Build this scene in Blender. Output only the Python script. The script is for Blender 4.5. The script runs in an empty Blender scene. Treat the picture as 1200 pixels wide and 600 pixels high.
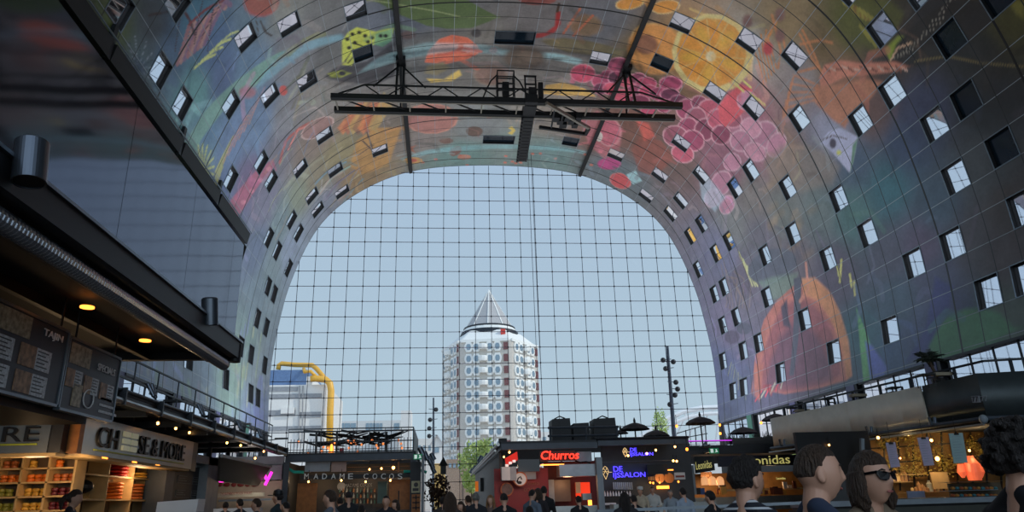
import bpy, bmesh, math, random
import numpy as np
from mathutils import Vector, Matrix, noise
random.seed(7)
scene = bpy.context.scene
COL = scene.collection
H = 1.5                      # camera height above the market floor
PI = math.pi
# ------------------------------------------------------------------ camera
F_PX = 833.737
def _axes(vd=(516.857, 591.687), f=F_PX, vzx=530.233):
    dY = Vector((vd[0]-600, vd[1]-300, f)).normalized()
    t = -((vzx-600)*dY.x + f*dY.z)/dY.y
    dZ = Vector((vzx-600, t, f)).normalized()
    if dZ.y > 0: dZ = -dZ
    dX = dY.cross(dZ)
    if dX.x < 0: dX = -dX
    return Matrix((dX, dY, dZ))
CR = _axes()
cam_d = bpy.data.cameras.new('camera')
cam_d.sensor_width = 36.0; cam_d.lens = 36.0*F_PX/1200.0
cam_d.clip_start = 0.05; cam_d.clip_end = 3000
cam = bpy.data.objects.new('camera', cam_d); COL.objects.link(cam)
_m = Matrix((CR @ Vector((1, 0, 0)), CR @ Vector((0, -1, 0)), CR @ Vector((0, 0, -1)))).transposed()
cam.matrix_world = Matrix.Translation((0, 0, H)) @ _m.to_4x4()
scene.camera = cam
def ray(x, y): return CR @ Vector((x-600, y-300, F_PX))
def PY(x, y, Y): r = ray(x, y); return r*(Y/r.y) + Vector((0, 0, H))       # real point on the plane Y
def PX(x, y, X): r = ray(x, y); return r*(X/r.x) + Vector((0, 0, H))
def PZ(x, y, Z): r = ray(x, y); return r*((Z-H)/r.z) + Vector((0, 0, H))
# ------------------------------------------------------------------ light
scene.view_settings.view_transform = 'Standard'
scene.view_settings.look = 'None'
scene.view_settings.exposure = 0.0
scene.view_settings.gamma = 1.0
scene.view_settings.use_curve_mapping = False
try:
    scene.cycles.use_denoising = True
    scene.cycles.max_bounces = 8; scene.cycles.diffuse_bounces = 4; scene.cycles.glossy_bounces = 4
    scene.cycles.transparent_max_bounces = 24
    scene.cycles.sample_clamp_indirect = 6.0
    scene.cycles.caustics_reflective = False; scene.cycles.caustics_refractive = False
except Exception: pass
w = bpy.data.worlds.new('sky'); scene.world = w; w.use_nodes = True
nt = w.node_tree; nt.nodes.clear()
tc = nt.nodes.new('ShaderNodeTexCoord'); sp = nt.nodes.new('ShaderNodeSeparateXYZ')
rp = nt.nodes.new('ShaderNodeValToRGB'); bg = nt.nodes.new('ShaderNodeBackground'); wo = nt.nodes.new('ShaderNodeOutputWorld')
e = rp.color_ramp.elements
e[0].position = 0.0; e[0].color = (0.545, 0.66, 0.74, 1)
e[1].position = 1.0; e[1].color = (0.30, 0.42, 0.62, 1)
for p_, c_ in ((0.12, (0.47, 0.60, 0.70, 1)), (0.3, (0.44, 0.57, 0.70, 1)), (0.55, (0.40, 0.53, 0.71, 1))):
    q = rp.color_ramp.elements.new(p_); q.color = c_
# the sky on the sun's side, behind the market, is brighter than the blue one in front
mr = nt.nodes.new('ShaderNodeMapRange'); mr.inputs['From Min'].default_value = 0.15; mr.inputs['From Max'].default_value = -0.8
mr.inputs['To Min'].default_value = 1.0; mr.inputs['To Max'].default_value = 1.5
nt.links.new(tc.outputs['Generated'], sp.inputs[0]); nt.links.new(sp.outputs['Z'], rp.inputs[0])
nt.links.new(sp.outputs['Y'], mr.inputs['Value'])
nt.links.new(rp.outputs[0], bg.inputs['Color']); nt.links.new(mr.outputs[0], bg.inputs['Strength'])
nt.links.new(bg.outputs[0], wo.inputs[0])
sun_d = bpy.data.lights.new('sun', 'SUN'); sun_d.energy = 1.9; sun_d.angle = 0.01; sun_d.color = (1, 0.95, 0.86)
sun = bpy.data.objects.new('sun', sun_d); COL.objects.link(sun)
sun.rotation_euler = Vector((0.75, -0.31, 0.6)).to_track_quat('Z', 'Y').to_euler()
def area(name, loc, tgt, sx, sy, power, color=(1, 1, 1)):
    d = bpy.data.lights.new(name, 'AREA'); d.shape = 'RECTANGLE'; d.size = sx; d.size_y = sy; d.energy = power; d.color = color
    o = bpy.data.objects.new(name, d); COL.objects.link(o); o.location = loc
    o.rotation_euler = (Vector(loc)-Vector(tgt)).to_track_quat('Z', 'Y').to_euler(); return o
# daylight from the glazed end behind, then unseen hall floodlights added over the stall roofs to brighten the painted vault
area('daylight_back', (5.4, -18, 16), (5.4, 30, 14), 36, 28, 1150, (0.9, 0.95, 1.0))
def flood(loc, tgt, power, cone=150, color=(1.0, .95, .88)):
    d = bpy.data.lights.new('vault_floodlight', 'SPOT'); d.energy = power; d.spot_size = math.radians(cone); d.spot_blend = 1.0; d.shadow_soft_size = 0.6; d.color = color
    o = bpy.data.objects.new('vault_floodlight', d); COL.objects.link(o); o.location = loc
    o.rotation_euler = (Vector(loc)-Vector(tgt)).to_track_quat('Z', 'Y').to_euler(); return o
for x_, y_, t_, c_ in ((-9, 32, (2, 44, 34), (.8, .92, 1)), (19, 33, (12, 46, 34), (.9, .96, 1)), (-5, 45, (5, 54, 34), (1, .97, .92)), (14, 46, (8, 56, 34), (.96, .97, .97)), (2, 57, (5, 60, 34), (.93, .98, 1)), (17, 56, (26, 58, 18), (.9, .92, 1)), (-8, 55, (-15, 56, 16), (.85, .93, 1))):
    flood((x_, y_, 5.2), t_, 4200, color=c_)
# ------------------------------------------------------------------ helpers
def srgb(c):
    return tuple(((v/255.)/12.92 if v/255. <= 0.04045 else ((v/255.+0.055)/1.055)**2.4) for v in c[:3])
MATS = {}
def mat(name, c, rough=0.6, metal=0.0, em=None, es=0.0, var=0.12, scale=3.0, spec=0.5, coat=0.0, bump=0.0):
    if name in MATS: return MATS[name]
    m = bpy.data.materials.new(name); m.use_nodes = True; t = m.node_tree; b = t.nodes['Principled BSDF']
    col = srgb(c)
    tx = t.nodes.new('ShaderNodeTexCoord'); n = t.nodes.new('ShaderNodeTexNoise'); n.inputs['Scale'].default_value = scale
    n.inputs['Detail'].default_value = 4
    r = t.nodes.new('ShaderNodeValToRGB'); e = r.color_ramp.elements
    e[0].position = 0.3; e[1].position = 0.7
    e[0].color = tuple(max(0, v*(1-var)) for v in col)+(1,); e[1].color = tuple(min(1, v*(1+var)) for v in col)+(1,)
    t.links.new(tx.outputs['Object'], n.inputs['Vector']); t.links.new(n.outputs['Fac'], r.inputs[0]); t.links.new(r.outputs[0], b.inputs['Base Color'])
    b.inputs['Roughness'].default_value = rough; b.inputs['Metallic'].default_value = metal
    b.inputs['Specular IOR Level'].default_value = spec; b.inputs['Coat Weight'].default_value = coat
    if bump:
        bp = t.nodes.new('ShaderNodeBump'); bp.inputs['Strength'].default_value = bump; bp.inputs['Distance'].default_value = 0.05
        t.links.new(n.outputs['Fac'], bp.inputs['Height']); t.links.new(bp.outputs[0], b.inputs['Normal'])
    if em is not None:
        b.inputs['Emission Color'].default_value = srgb(em)+(1,); b.inputs['Emission Strength'].default_value = es
    MATS[name] = m; return m
class MB:
    def __init__(s): s.v = []; s.f = []
    def add(s, vs, fs):
        o = len(s.v); s.v += [Vector(p) for p in vs]; s.f += [tuple(i+o for i in f) for f in fs]; return s
    def box(s, a, b):
        (x0, y0, z0), (x1, y1, z1) = a, b
        return s.add([(x0,y0,z0),(x1,y0,z0),(x1,y1,z0),(x0,y1,z0),(x0,y0,z1),(x1,y0,z1),(x1,y1,z1),(x0,y1,z1)],
                     [(0,3,2,1),(4,5,6,7),(0,1,5,4),(1,2,6,5),(2,3,7,6),(3,0,4,7)])
    def cbox(s, c, d): return s.box([c[i]-d[i]/2 for i in range(3)], [c[i]+d[i]/2 for i in range(3)])
    def obox(s, c, ax, ay, az):            # centre and three half-axes
        c, ax, ay, az = map(Vector, (c, ax, ay, az))
        return s.add([c-ax-ay-az, c+ax-ay-az, c+ax+ay-az, c-ax+ay-az, c-ax-ay+az, c+ax-ay+az, c+ax+ay+az, c-ax+ay+az],
                     [(0,3,2,1),(4,5,6,7),(0,1,5,4),(1,2,6,5),(2,3,7,6),(3,0,4,7)])
    def bar(s, a, b, w, h=None, up=(0, 0, 1)):
        a, b = Vector(a), Vector(b); d = (b-a); L = d.length
        if L < 1e-6: return s
        d /= L; u = Vector(up); r = d.cross(u)
        if r.length < 1e-4: r = d.cross(Vector((1, 0, 0)))
        r.normalize(); u = r.cross(d)
        return s.obox((a+b)/2, d*(L/2), r*(w/2), u*((h or w)/2))
    def tube(s, pts, r, n=8, cap=True):
        pts = [Vector(p) for p in pts]; rr = r if isinstance(r, (list, tuple)) else [r]*len(pts)
        o = len(s.v); prev = None
        for i, p in enumerate(pts):
            d = (pts[min(i+1, len(pts)-1)]-pts[max(i-1, 0)]).normalized()
            if prev is None:
                a = d.cross(Vector((0, 0, 1)));
                if a.length < 1e-3: a = d.cross(Vector((1, 0, 0)))
            else: a = prev - d*prev.dot(d)
            a.normalize(); prev = a; b = d.cross(a)
            for k in range(n):
                t = 2*PI*k/n; s.v.append(p + (a*math.cos(t)+b*math.sin(t))*rr[i])
        for i in range(len(pts)-1):
            for k in range(n):
                s.f.append((o+i*n+k, o+i*n+(k+1) % n, o+(i+1)*n+(k+1) % n, o+(i+1)*n+k))
        if cap:
            s.f.append(tuple(o+k for k in reversed(range(n)))); s.f.append(tuple(o+(len(pts)-1)*n+k for k in range(n)))
        return s
    def lathe(s, prof, c=(0, 0, 0), n=16, ax=None):      # prof [(r,z)]
        c = Vector(c); o = len(s.v); R = Matrix.Identity(3) if ax is None else Vector(ax).to_track_quat('Z', 'Y').to_matrix()
        for r, z in prof:
            for k in range(n):
                t = 2*PI*k/n; s.v.append(c + R @ Vector((r*math.cos(t), r*math.sin(t), z)))
        for i in range(len(prof)-1):
            for k in range(n):
                s.f.append((o+i*n+k, o+i*n+(k+1) % n, o+(i+1)*n+(k+1) % n, o+(i+1)*n+k))
        s.f.append(tuple(o+k for k in reversed(range(n)))); s.f.append(tuple(o+(len(prof)-1)*n+k for k in range(n)))
        return s
    def prism(s, poly, off):               # extrude a 3D polygon by a vector
        n = len(poly); off = Vector(off); P = [Vector(p) for p in poly]
        return s.add(P+[p+off for p in P], [tuple(range(n))[::-1], tuple(range(n, 2*n))]+[(i, (i+1) % n, n+(i+1) % n, n+i) for i in range(n)])
    def ell(s, c, r, n=12, m=8, R=None):
        c = Vector(c); o = len(s.v); R = R or Matrix.Identity(3)
        for i in range(1, m):
            p = PI*i/m
            for k in range(n):
                t = 2*PI*k/n; s.v.append(c + R @ Vector((r[0]*math.sin(p)*math.cos(t), r[1]*math.sin(p)*math.sin(t), r[2]*math.cos(p))))
        a = len(s.v); s.v.append(c+R @ Vector((0, 0, r[2]))); s.v.append(c-R @ Vector((0, 0, r[2])))
        for i in range(m-2):
            for k in range(n): s.f.append((o+i*n+k, o+(i+1)*n+k, o+(i+1)*n+(k+1) % n, o+i*n+(k+1) % n))
        for k in range(n):
            s.f.append((a, o+k, o+(k+1) % n)); s.f.append((a+1, o+(m-2)*n+(k+1) % n, o+(m-2)*n+k))
        return s
    def mesh(s, name, off=(0, 0, 0), smooth=False):
        me = bpy.data.meshes.new(name); off = Vector(off)
        me.from_pydata([tuple(p-off) for p in s.v], [], s.f); me.update()
        if smooth: me.polygons.foreach_set('use_smooth', [True]*len(me.polygons))
        return me
    def build(s, name, m, parent=None, smooth=False, label=None, cat=None, group=None, kind=None):
        off = parent_off(parent)
        if parent is None and not kind and s.v:        # origin at the base centre of a top-level thing
            xs = [p.x for p in s.v]; ys = [p.y for p in s.v]; zs = [p.z for p in s.v]
            off = Vector(((min(xs)+max(xs))/2, (min(ys)+max(ys))/2, min(zs)))
        o = link(name, s.mesh(name, off, smooth), m, parent)
        if parent is None: o.location = off
        return tag(o, label, cat, group, kind)
def parent_off(p):
    v = Vector((0, 0, 0))
    while p is not None: v += p.location; p = p.parent
    return v
def link(name, me, m=None, parent=None):
    if m is not None and not me.materials: me.materials.append(m)
    o = bpy.data.objects.new(name, me); COL.objects.link(o)
    if parent is not None: o.parent = parent
    return o
def tag(o, label=None, cat=None, group=None, kind=None):
    if label: o['label'] = label
    if cat: o['category'] = cat
    if group: o['group'] = group
    if kind: o['kind'] = kind
    return o
def empty(name, loc, label=None, cat=None, group=None, kind=None):
    o = bpy.data.objects.new(name, None); COL.objects.link(o); o.location = loc; o.empty_display_size = 0.1
    return tag(o, label, cat, group, kind)
def copy_tree(o, parent=None):
    c = o.copy(); COL.objects.link(c)
    if parent is not None: c.parent = parent
    for ch in o.children: copy_tree(ch, c)
    return c
def text_obj(txt, name, m, parent, O, R, U, width, height=None, depth=0.02, shear=0.0, label=None, fat=0.0):
    """lettering laid on the plane through O (lower left), R to the right, U up"""
    cu = bpy.data.curves.new('lettering', 'FONT'); cu.body = txt; cu.size = 1; cu.extrude = 0.02; cu.shear = shear; cu.offset = fat
    cu.resolution_u = 3
    t = bpy.data.objects.new('lettering', cu); COL.objects.link(t)
    bpy.context.view_layer.update()
    me = bpy.data.meshes.new_from_object(t.evaluated_get(bpy.context.evaluated_depsgraph_get()))
    bpy.data.objects.remove(t); bpy.data.curves.remove(cu)
    n = len(me.vertices); co = np.empty(n*3); me.vertices.foreach_get('co', co); co = co.reshape(-1, 3)
    mn = co.min(0); mx = co.max(0); sx = width/(mx[0]-mn[0]); sy = (height/(mx[1]-mn[1])) if height else sx
    R = Vector(R).normalized(); U = Vector(U).normalized(); N = R.cross(U); off = Vector(O)-parent_off(parent)
    q = np.outer((co[:, 0]-mn[0])*sx, R) + np.outer((co[:, 1]-mn[1])*sy, U) + np.outer((co[:, 2]-mn[2])/(mx[2]-mn[2])*depth, N) + np.array(off)
    me.vertices.foreach_set('co', q.ravel()); me.update(); me.materials.clear()
    o = link(name, me, m, parent)
    if label: o['label'] = label
    return o
# panel artwork in fiftieths of a panel: base colour points (u, v, r, g, b), broad light and shade partly left in
MURAL_BASE = [
[1283,2451,50,60,35],
[1217,2440,75,85,45],
[1132,2438,60,75,80],
[1144,2365,55,60,65],
[1054,2287,60,100,120],
[973,2279,70,90,125],
[1076,2362,65,85,110],
[905,2289,70,85,120],
[950,2361,85,130,130],
[853,2224,85,110,135],
[949,2163,85,105,120],
[784,2098,110,110,115],
[926,2105,120,120,115],
[855,2397,80,110,140],
[746,2353,95,115,150],
[844,2449,110,130,110],
[685,2269,90,110,140],
[619,2166,110,110,115],
[611,2089,120,115,110],
[726,2021,90,90,90],
[843,2022,100,100,100],
[766,1930,90,95,105],
[721,2465,75,90,130],
[598,2360,95,80,110],
[444,2355,100,95,115],
[593,2469,85,90,125],
[509,2234,100,95,105],
[440,2155,115,100,90],
[385,2452,80,90,115],
[286,2334,95,110,115],
[271,2241,115,120,100],
[258,2168,120,110,90],
[288,2068,120,110,80],
[88,2037,130,105,70],
[87,2172,110,115,130],
[134,2354,120,130,150],
[190,2456,100,115,120],
[275,2559,90,105,115],
[274,2675,95,115,110],
[394,2765,100,120,110],
[626,2828,85,100,115],
[805,2860,90,105,130],
[151,2766,110,120,125],
[142,2834,100,110,150],
[914,2865,80,95,125],
[763,1830,70,75,85],
[630,1793,90,90,90],
[620,1664,100,95,90],
[728,1484,95,90,90],
[558,1480,110,105,100],
[316,1927,105,95,85],
[212,1801,120,110,105],
[245,1645,115,118,118],
[143,1530,110,125,120],
[86,1692,100,130,125],
[309,1444,125,115,105],
[745,1384,85,85,90],
[687,1262,95,80,60],
[769,1133,150,110,60],
[262,1277,105,75,65],
[367,1195,105,70,60],
[109,1182,90,100,105],
[363,1050,95,75,70],
[104,1414,95,120,118],
[713,1009,150,90,95],
[854,1033,140,135,130],
[967,1005,120,100,70],
[918,920,125,115,115],
[981,915,100,80,50],
[985,827,130,90,70],
[1082,896,80,80,35],
[1111,813,60,50,45],
[1213,769,42,40,42],
[1261,699,38,38,38],
[1321,714,70,65,30],
[1236,622,34,36,40],
[1112,685,50,52,75],
[1047,654,50,60,85],
[1009,751,90,65,60],
[885,767,130,130,150],
[814,744,90,85,90],
[725,816,120,95,85],
[651,910,150,95,115],
[480,903,125,80,95],
[908,693,60,75,95],
[970,605,50,90,100],
[853,603,65,95,95],
[756,666,90,100,100],
[624,704,95,98,95],
[522,800,105,98,95],
[392,782,105,105,105],
[1072,524,55,70,85],
[1176,536,60,62,65],
[1195,454,60,50,48],
[1004,470,75,65,85],
[1119,442,65,60,65],
[1175,392,70,58,60],
[911,488,70,70,85],
[740,511,80,72,88],
[599,602,90,82,90],
[475,696,92,88,98],
[272,723,100,100,125],
[317,628,95,85,100],
[907,403,60,75,90],
[1025,399,65,68,90],
[1048,332,60,62,95],
[1093,278,60,100,75],
[1159,302,70,80,70],
[781,349,55,85,95],
[852,283,60,80,110],
[957,309,60,68,95],
[706,293,65,80,95],
[568,317,80,72,88],
[346,312,78,75,95],
[180,289,75,80,105],
[78,405,90,95,130],
[171,541,110,100,125],
[290,586,100,95,110]]
# shapes: patch [0, softness, opacity, r, g, b, rim flag (rim r, g, b), u, v, ...], stroke [1, softness, opacity, r, g, b, width, u, v, ...]
MURAL_ART = [
[0,3,10,105,140,130,0,916,2479,897,2365,843,2228,817,2135,788,2109,790,2222,837,2324,863,2412,851,2481],
[0,5,7,110,150,165,0,813,2137,799,2072,769,1992,747,1985,769,2079,767,2175,780,2226,799,2191],
[0,4,10,150,76,100,0,626,2488,634,2434,578,2326,528,2265,479,2270,524,2333,551,2418,578,2471],
[0,2,10,200,120,140,0,574,2439,573,2441,575,2444,580,2447,586,2450,592,2451,597,2452,600,2451,601,2449,599,2446,594,2443,588,2440,582,2439,577,2438],
[0,2,10,200,120,140,0,554,2400,553,2402,555,2405,559,2408,565,2411,571,2413,577,2414,580,2413,581,2411,579,2408,574,2405,568,2402,562,2400,557,2399],
[0,2,10,200,120,140,0,536,2361,535,2363,537,2366,541,2369,547,2372,553,2374,559,2375,562,2374,563,2372,561,2369,557,2366,551,2363,544,2361,539,2360],
[0,2,10,200,120,140,0,520,2321,519,2323,521,2326,525,2330,531,2333,537,2335,542,2336,546,2335,547,2333,545,2330,541,2327,535,2324,529,2322,524,2321],
[0,2,10,200,120,140,0,509,2282,507,2284,509,2287,512,2291,518,2294,524,2296,530,2297,533,2296,535,2294,533,2291,529,2288,524,2285,518,2283,512,2282],
[1,1,10,165,170,105,6,809,2450,863,2423],
[1,1,10,165,170,105,6,809,2450,850,2412],
[1,1,10,165,170,105,6,809,2450,831,2405],
[1,1,10,165,170,105,6,809,2450,809,2404],
[1,1,10,165,170,105,6,809,2450,787,2409],
[1,1,10,165,170,105,6,809,2450,769,2419],
[1,1,10,165,170,105,6,809,2450,758,2432],
[1,1,10,165,170,105,6,809,2450,756,2448],
[1,1,10,165,170,105,6,809,2450,764,2463],
[1,1,10,150,150,100,6,725,2451,730,2418],
[1,1,10,150,150,100,6,731,2446,734,2401],
[1,1,10,150,150,100,6,737,2440,738,2385],
[1,1,10,150,150,100,6,743,2435,742,2368],
[1,1,10,150,150,100,6,749,2430,748,2352],
[1,1,10,150,150,100,6,755,2425,753,2336],
[1,1,8,165,120,110,6,740,2392,750,2329],
[1,1,8,165,120,110,6,734,2370,748,2303],
[1,1,8,165,120,110,6,729,2347,747,2278],
[1,1,8,165,120,110,6,725,2325,749,2253],
[1,1,8,165,120,110,6,722,2303,753,2228],
[1,1,8,165,120,110,6,720,2281,760,2205],
[1,1,10,120,125,135,2,1121,2430,1089,2403],
[1,1,10,40,48,58,2,1120,2431,1088,2417],
[1,1,10,120,125,135,2,1119,2433,1066,2422],
[1,1,10,40,48,58,2,1120,2435,1092,2438],
[1,1,10,120,125,135,2,1121,2437,1093,2451],
[1,1,10,40,48,58,2,1122,2439,1099,2460],
[1,1,10,120,125,135,2,1125,2441,1112,2464],
[1,1,10,40,48,58,2,1127,2442,1123,2475],
[1,1,10,120,125,135,2,1130,2442,1126,2469],
[1,1,10,40,48,58,2,1132,2442,1144,2468],
[1,1,10,120,125,135,2,1134,2442,1153,2466],
[1,1,10,40,48,58,2,1136,2441,1166,2460],
[1,1,10,120,125,135,2,1136,2439,1176,2451],
[1,1,10,40,48,58,2,1137,2437,1170,2441],
[1,1,10,120,125,135,2,1136,2435,1179,2423],
[1,1,10,40,48,58,2,1135,2433,1178,2420],
[1,1,10,120,125,135,2,1134,2431,1170,2405],
[1,1,10,40,48,58,2,1132,2430,1147,2408],
[1,1,10,120,125,135,2,1129,2429,1140,2393],
[1,1,10,40,48,58,2,1127,2428,1126,2398],
[1,1,10,120,125,135,2,1124,2428,1115,2395],
[1,1,10,40,48,58,2,1122,2428,1106,2402],
[0,10,10,45,60,80,0,1109,2425,1106,2431,1107,2438,1112,2446,1119,2451,1128,2454,1137,2453,1143,2449,1146,2443,1145,2436,1141,2429,1133,2423,1125,2420,1116,2421],
[1,1,8,150,95,95,11,1043,2363,1056,2327,1069,2300],
[1,1,8,165,120,110,11,1038,2354,1048,2315,1062,2288],
[1,1,8,120,85,110,11,1033,2345,1047,2298,1055,2276],
[1,1,8,150,95,95,11,1029,2335,1046,2281,1048,2264],
[1,1,8,165,120,110,11,1024,2326,1043,2266,1041,2252],
[1,1,8,120,85,110,11,1019,2317,1039,2253,1035,2239],
[1,1,8,150,95,95,11,1015,2307,1040,2237,1030,2227],
[1,1,8,165,120,110,11,1011,2298,1039,2223,1024,2215],
[1,1,8,120,85,110,11,1007,2289,1035,2210,1020,2203],
[1,1,10,175,180,110,6,994,2335,981,2306,963,2279],
[1,1,10,175,180,110,6,986,2312,973,2279,958,2256],
[1,1,10,175,180,110,6,979,2288,968,2254,955,2233],
[1,1,10,175,180,110,6,973,2265,964,2228,953,2210],
[1,1,10,60,45,55,3,1117,2287,1066,2354],
[1,1,10,60,45,55,3,1080,2251,1030,2310],
[1,1,10,60,45,55,3,1046,2239,988,2291],
[1,1,10,60,45,55,3,1041,2212,1023,2290],
[1,1,10,75,45,50,6,1134,2302,1079,2294,1045,2299],
[1,1,10,50,40,40,5,1165,2362,1120,2312],
[1,1,10,110,50,55,6,1071,2299,1060,2257,1041,2212],
[0,5,10,135,75,65,1,165,60,55,946,2108,934,2116,931,2128,936,2144,949,2159,967,2171,986,2176,1001,2175,1010,2167,1012,2155,1007,2140,995,2126,980,2114,962,2108],
[0,5,10,140,95,105,0,773,2229,770,2234,772,2241,780,2251,792,2259,805,2266,817,2269,825,2268,828,2263,825,2256,818,2247,807,2238,794,2232,782,2228],
[0,2,10,170,70,65,0,691,2154,685,2157,683,2161,684,2166,690,2171,697,2174,706,2175,713,2174,718,2171,721,2166,719,2162,714,2157,707,2154,699,2153],
[1,1,10,60,55,55,5,932,2157,895,2154,877,2145],
[1,1,10,60,55,55,3,949,2163,906,2171],
[1,1,6,125,120,85,15,798,2160,805,2104,803,2046],
[1,1,6,140,140,135,15,794,2142,805,2091,798,2038],
[1,1,6,105,110,70,15,792,2124,806,2077,793,2031],
[1,1,7,120,110,80,11,578,2164,646,2124,707,2117],
[1,1,7,90,85,75,11,620,2160,668,2119,721,2104],
[1,1,7,135,135,120,11,660,2157,690,2113,735,2091],
[1,1,7,85,90,80,11,698,2154,712,2108,750,2078],
[1,1,8,160,75,65,12,489,2250,534,2208,529,2157,517,2122],
[1,1,10,200,120,110,8,495,2211,528,2163,505,2122],
[0,2,10,130,100,95,1,175,150,145,471,2061,453,2064,438,2076,432,2096,436,2119,450,2141,471,2157,491,2164,507,2160,517,2147,519,2128,515,2106,505,2085,490,2069],
[0,3,7,190,110,60,0,422,2059,487,1985,456,1964,375,2048],
[0,3,7,150,80,60,0,409,2045,487,1973,448,1953,361,2034],
[0,3,7,170,140,80,0,396,2031,486,1961,441,1941,348,2019],
[0,3,7,120,75,60,0,383,2017,487,1949,434,1929,335,2005],
[0,3,7,190,110,60,0,371,2003,488,1936,427,1917,323,1990],
[0,3,7,150,80,60,0,359,1988,489,1924,421,1906,311,1975],
[0,3,7,170,140,80,0,348,1974,490,1912,415,1894,300,1960],
[0,5,8,165,120,60,0,309,2013,332,1952,288,1876,81,1932,100,2020,192,2053],
[1,1,10,70,55,50,5,294,1996,191,1965],
[1,1,10,70,55,50,5,328,1978,166,1968],
[1,1,10,70,55,50,5,228,2018,244,1966],
[1,1,7,90,130,150,11,238,2173,246,2121,229,2062],
[1,1,7,120,150,140,11,176,2166,195,2111,192,2053],
[1,1,7,100,95,120,11,110,2159,142,2101,154,2043],
[1,1,7,150,140,110,11,41,2152,86,2091,114,2033],
[1,1,7,85,120,130,11,-33,2144,28,2080,73,2023],
[1,1,5,150,150,110,6,401,2354,405,2320,390,2279],
[1,1,5,120,90,100,6,116,2150,137,2120,165,2092],
[1,1,5,90,110,140,6,419,2173,456,2147,474,2124],
[1,1,5,150,120,90,6,-133,2229,-108,2192,-100,2173],
[1,1,5,150,150,110,6,478,2255,486,2234,484,2200],
[1,1,5,120,90,100,6,-306,2112,-247,2077,-168,2047],
[1,1,5,90,110,140,6,-277,2161,-221,2124,-196,2084],
[1,1,5,150,120,90,6,-232,2117,-181,2087,-156,2063],
[1,1,5,150,150,110,6,-245,2215,-219,2168,-225,2146],
[1,1,5,120,90,100,6,-129,2340,-148,2294,-154,2262],
[1,1,5,90,110,140,6,522,2247,528,2214,547,2199],
[1,1,5,150,120,90,6,526,2306,527,2273,524,2249],
[1,1,5,150,150,110,6,-320,2286,-332,2251,-308,2220],
[1,1,5,120,90,100,6,-163,2087,-138,2054,-49,2030],
[1,1,5,90,110,140,6,50,2080,113,2057,151,2027],
[1,1,5,150,120,90,6,269,2384,257,2342,267,2310],
[1,10,5,110,140,95,15,826,2879,831,2858],
[1,10,5,150,150,110,15,292,2770,282,2737],
[1,10,5,90,100,135,15,358,2879,366,2852],
[1,10,5,120,110,130,15,793,2867,788,2844],
[1,10,5,110,140,95,15,185,2823,189,2792],
[1,10,5,150,150,110,15,739,2912,733,2889],
[1,10,5,90,100,135,15,851,2874,847,2853],
[1,10,5,120,110,130,15,318,2794,333,2767],
[1,10,5,110,140,95,15,655,2873,670,2851],
[1,10,5,150,150,110,15,326,2823,317,2792],
[1,10,5,90,100,135,15,768,2928,766,2906],
[1,10,5,120,110,130,15,704,2919,702,2896],
[1,10,5,110,140,95,15,332,2763,359,2739],
[1,10,5,150,150,110,15,418,2810,422,2782],
[1,10,5,90,100,135,15,807,2934,811,2913],
[1,10,5,120,110,130,15,342,2769,351,2741],
[1,10,5,110,140,95,15,855,2932,860,2912],
[1,10,5,150,150,110,15,864,2865,867,2845],
[1,10,5,90,100,135,15,859,2873,864,2853],
[1,10,5,120,110,130,15,609,2870,609,2845],
[1,10,5,110,140,95,15,691,2886,704,2864],
[1,10,5,150,150,110,15,746,2910,758,2890],
[1,10,5,90,100,135,15,783,2865,787,2844],
[1,10,5,120,110,130,15,896,2867,901,2848],
[1,10,5,110,140,95,15,809,2908,806,2886],
[1,10,5,150,150,110,15,549,2873,556,2849],
[1,8,6,140,155,105,12,348,2756,342,2707],
[1,8,6,165,165,120,12,255,2769,245,2718],
[1,8,6,100,105,150,12,339,2713,339,2664],
[1,8,6,140,155,105,12,150,2680,156,2628],
[1,8,6,165,165,120,12,235,2834,216,2782],
[1,8,6,100,105,150,12,310,2690,314,2642],
[1,8,6,140,155,105,12,160,2747,152,2693],
[1,8,6,165,165,120,12,233,2651,243,2601],
[1,8,6,100,105,150,12,288,2656,297,2608],
[1,8,6,140,155,105,12,286,2796,272,2746],
[1,8,6,165,165,120,12,352,2728,350,2680],
[1,8,6,100,105,150,12,52,2816,30,2759],
[0,5,6,100,105,160,0,173,2888,43,2882,84,2731,130,2739],
[0,4,8,40,38,45,0,606,2022,654,2056,665,2026,640,1944,682,1871,546,1880,532,1932],
[0,2,10,165,170,70,0,664,2006,746,1994,766,1976,772,1954,737,1913,737,1888,734,1868,697,1878,693,1917,689,1949,667,1968,646,1984],
[0,2,8,90,140,110,0,729,1913,734,1870,690,1877,676,1901,694,1921],
[0,2,10,25,25,28,0,742,1976,739,1977,738,1979,738,1981,739,1983,742,1985,745,1986,748,1986,750,1985,751,1984,751,1981,750,1979,747,1977,744,1976],
[0,2,10,25,25,28,0,752,1962,749,1963,748,1964,748,1967,749,1969,752,1971,754,1972,757,1972,760,1971,761,1970,761,1967,760,1965,758,1963,755,1962],
[0,2,10,25,25,28,0,749,1945,747,1946,745,1948,745,1950,746,1952,749,1954,752,1955,755,1956,757,1955,758,1953,759,1951,757,1949,755,1947,752,1946],
[0,2,10,25,25,28,0,731,1933,729,1934,727,1935,727,1938,728,1940,730,1942,733,1943,736,1943,739,1942,740,1941,740,1938,739,1936,737,1934,734,1933],
[0,2,10,25,25,28,0,710,1976,708,1977,707,1979,707,1981,708,1983,710,1985,714,1986,717,1986,719,1985,720,1984,720,1981,719,1979,717,1977,714,1976],
[0,2,10,25,25,28,0,718,1917,715,1918,714,1920,713,1922,714,1924,717,1926,720,1928,723,1928,725,1927,727,1925,727,1923,726,1921,724,1919,721,1918],
[0,2,10,25,25,28,0,716,1897,713,1897,711,1899,711,1901,712,1904,714,1906,717,1907,720,1907,722,1906,724,1905,725,1902,724,1900,722,1898,719,1897],
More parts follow.
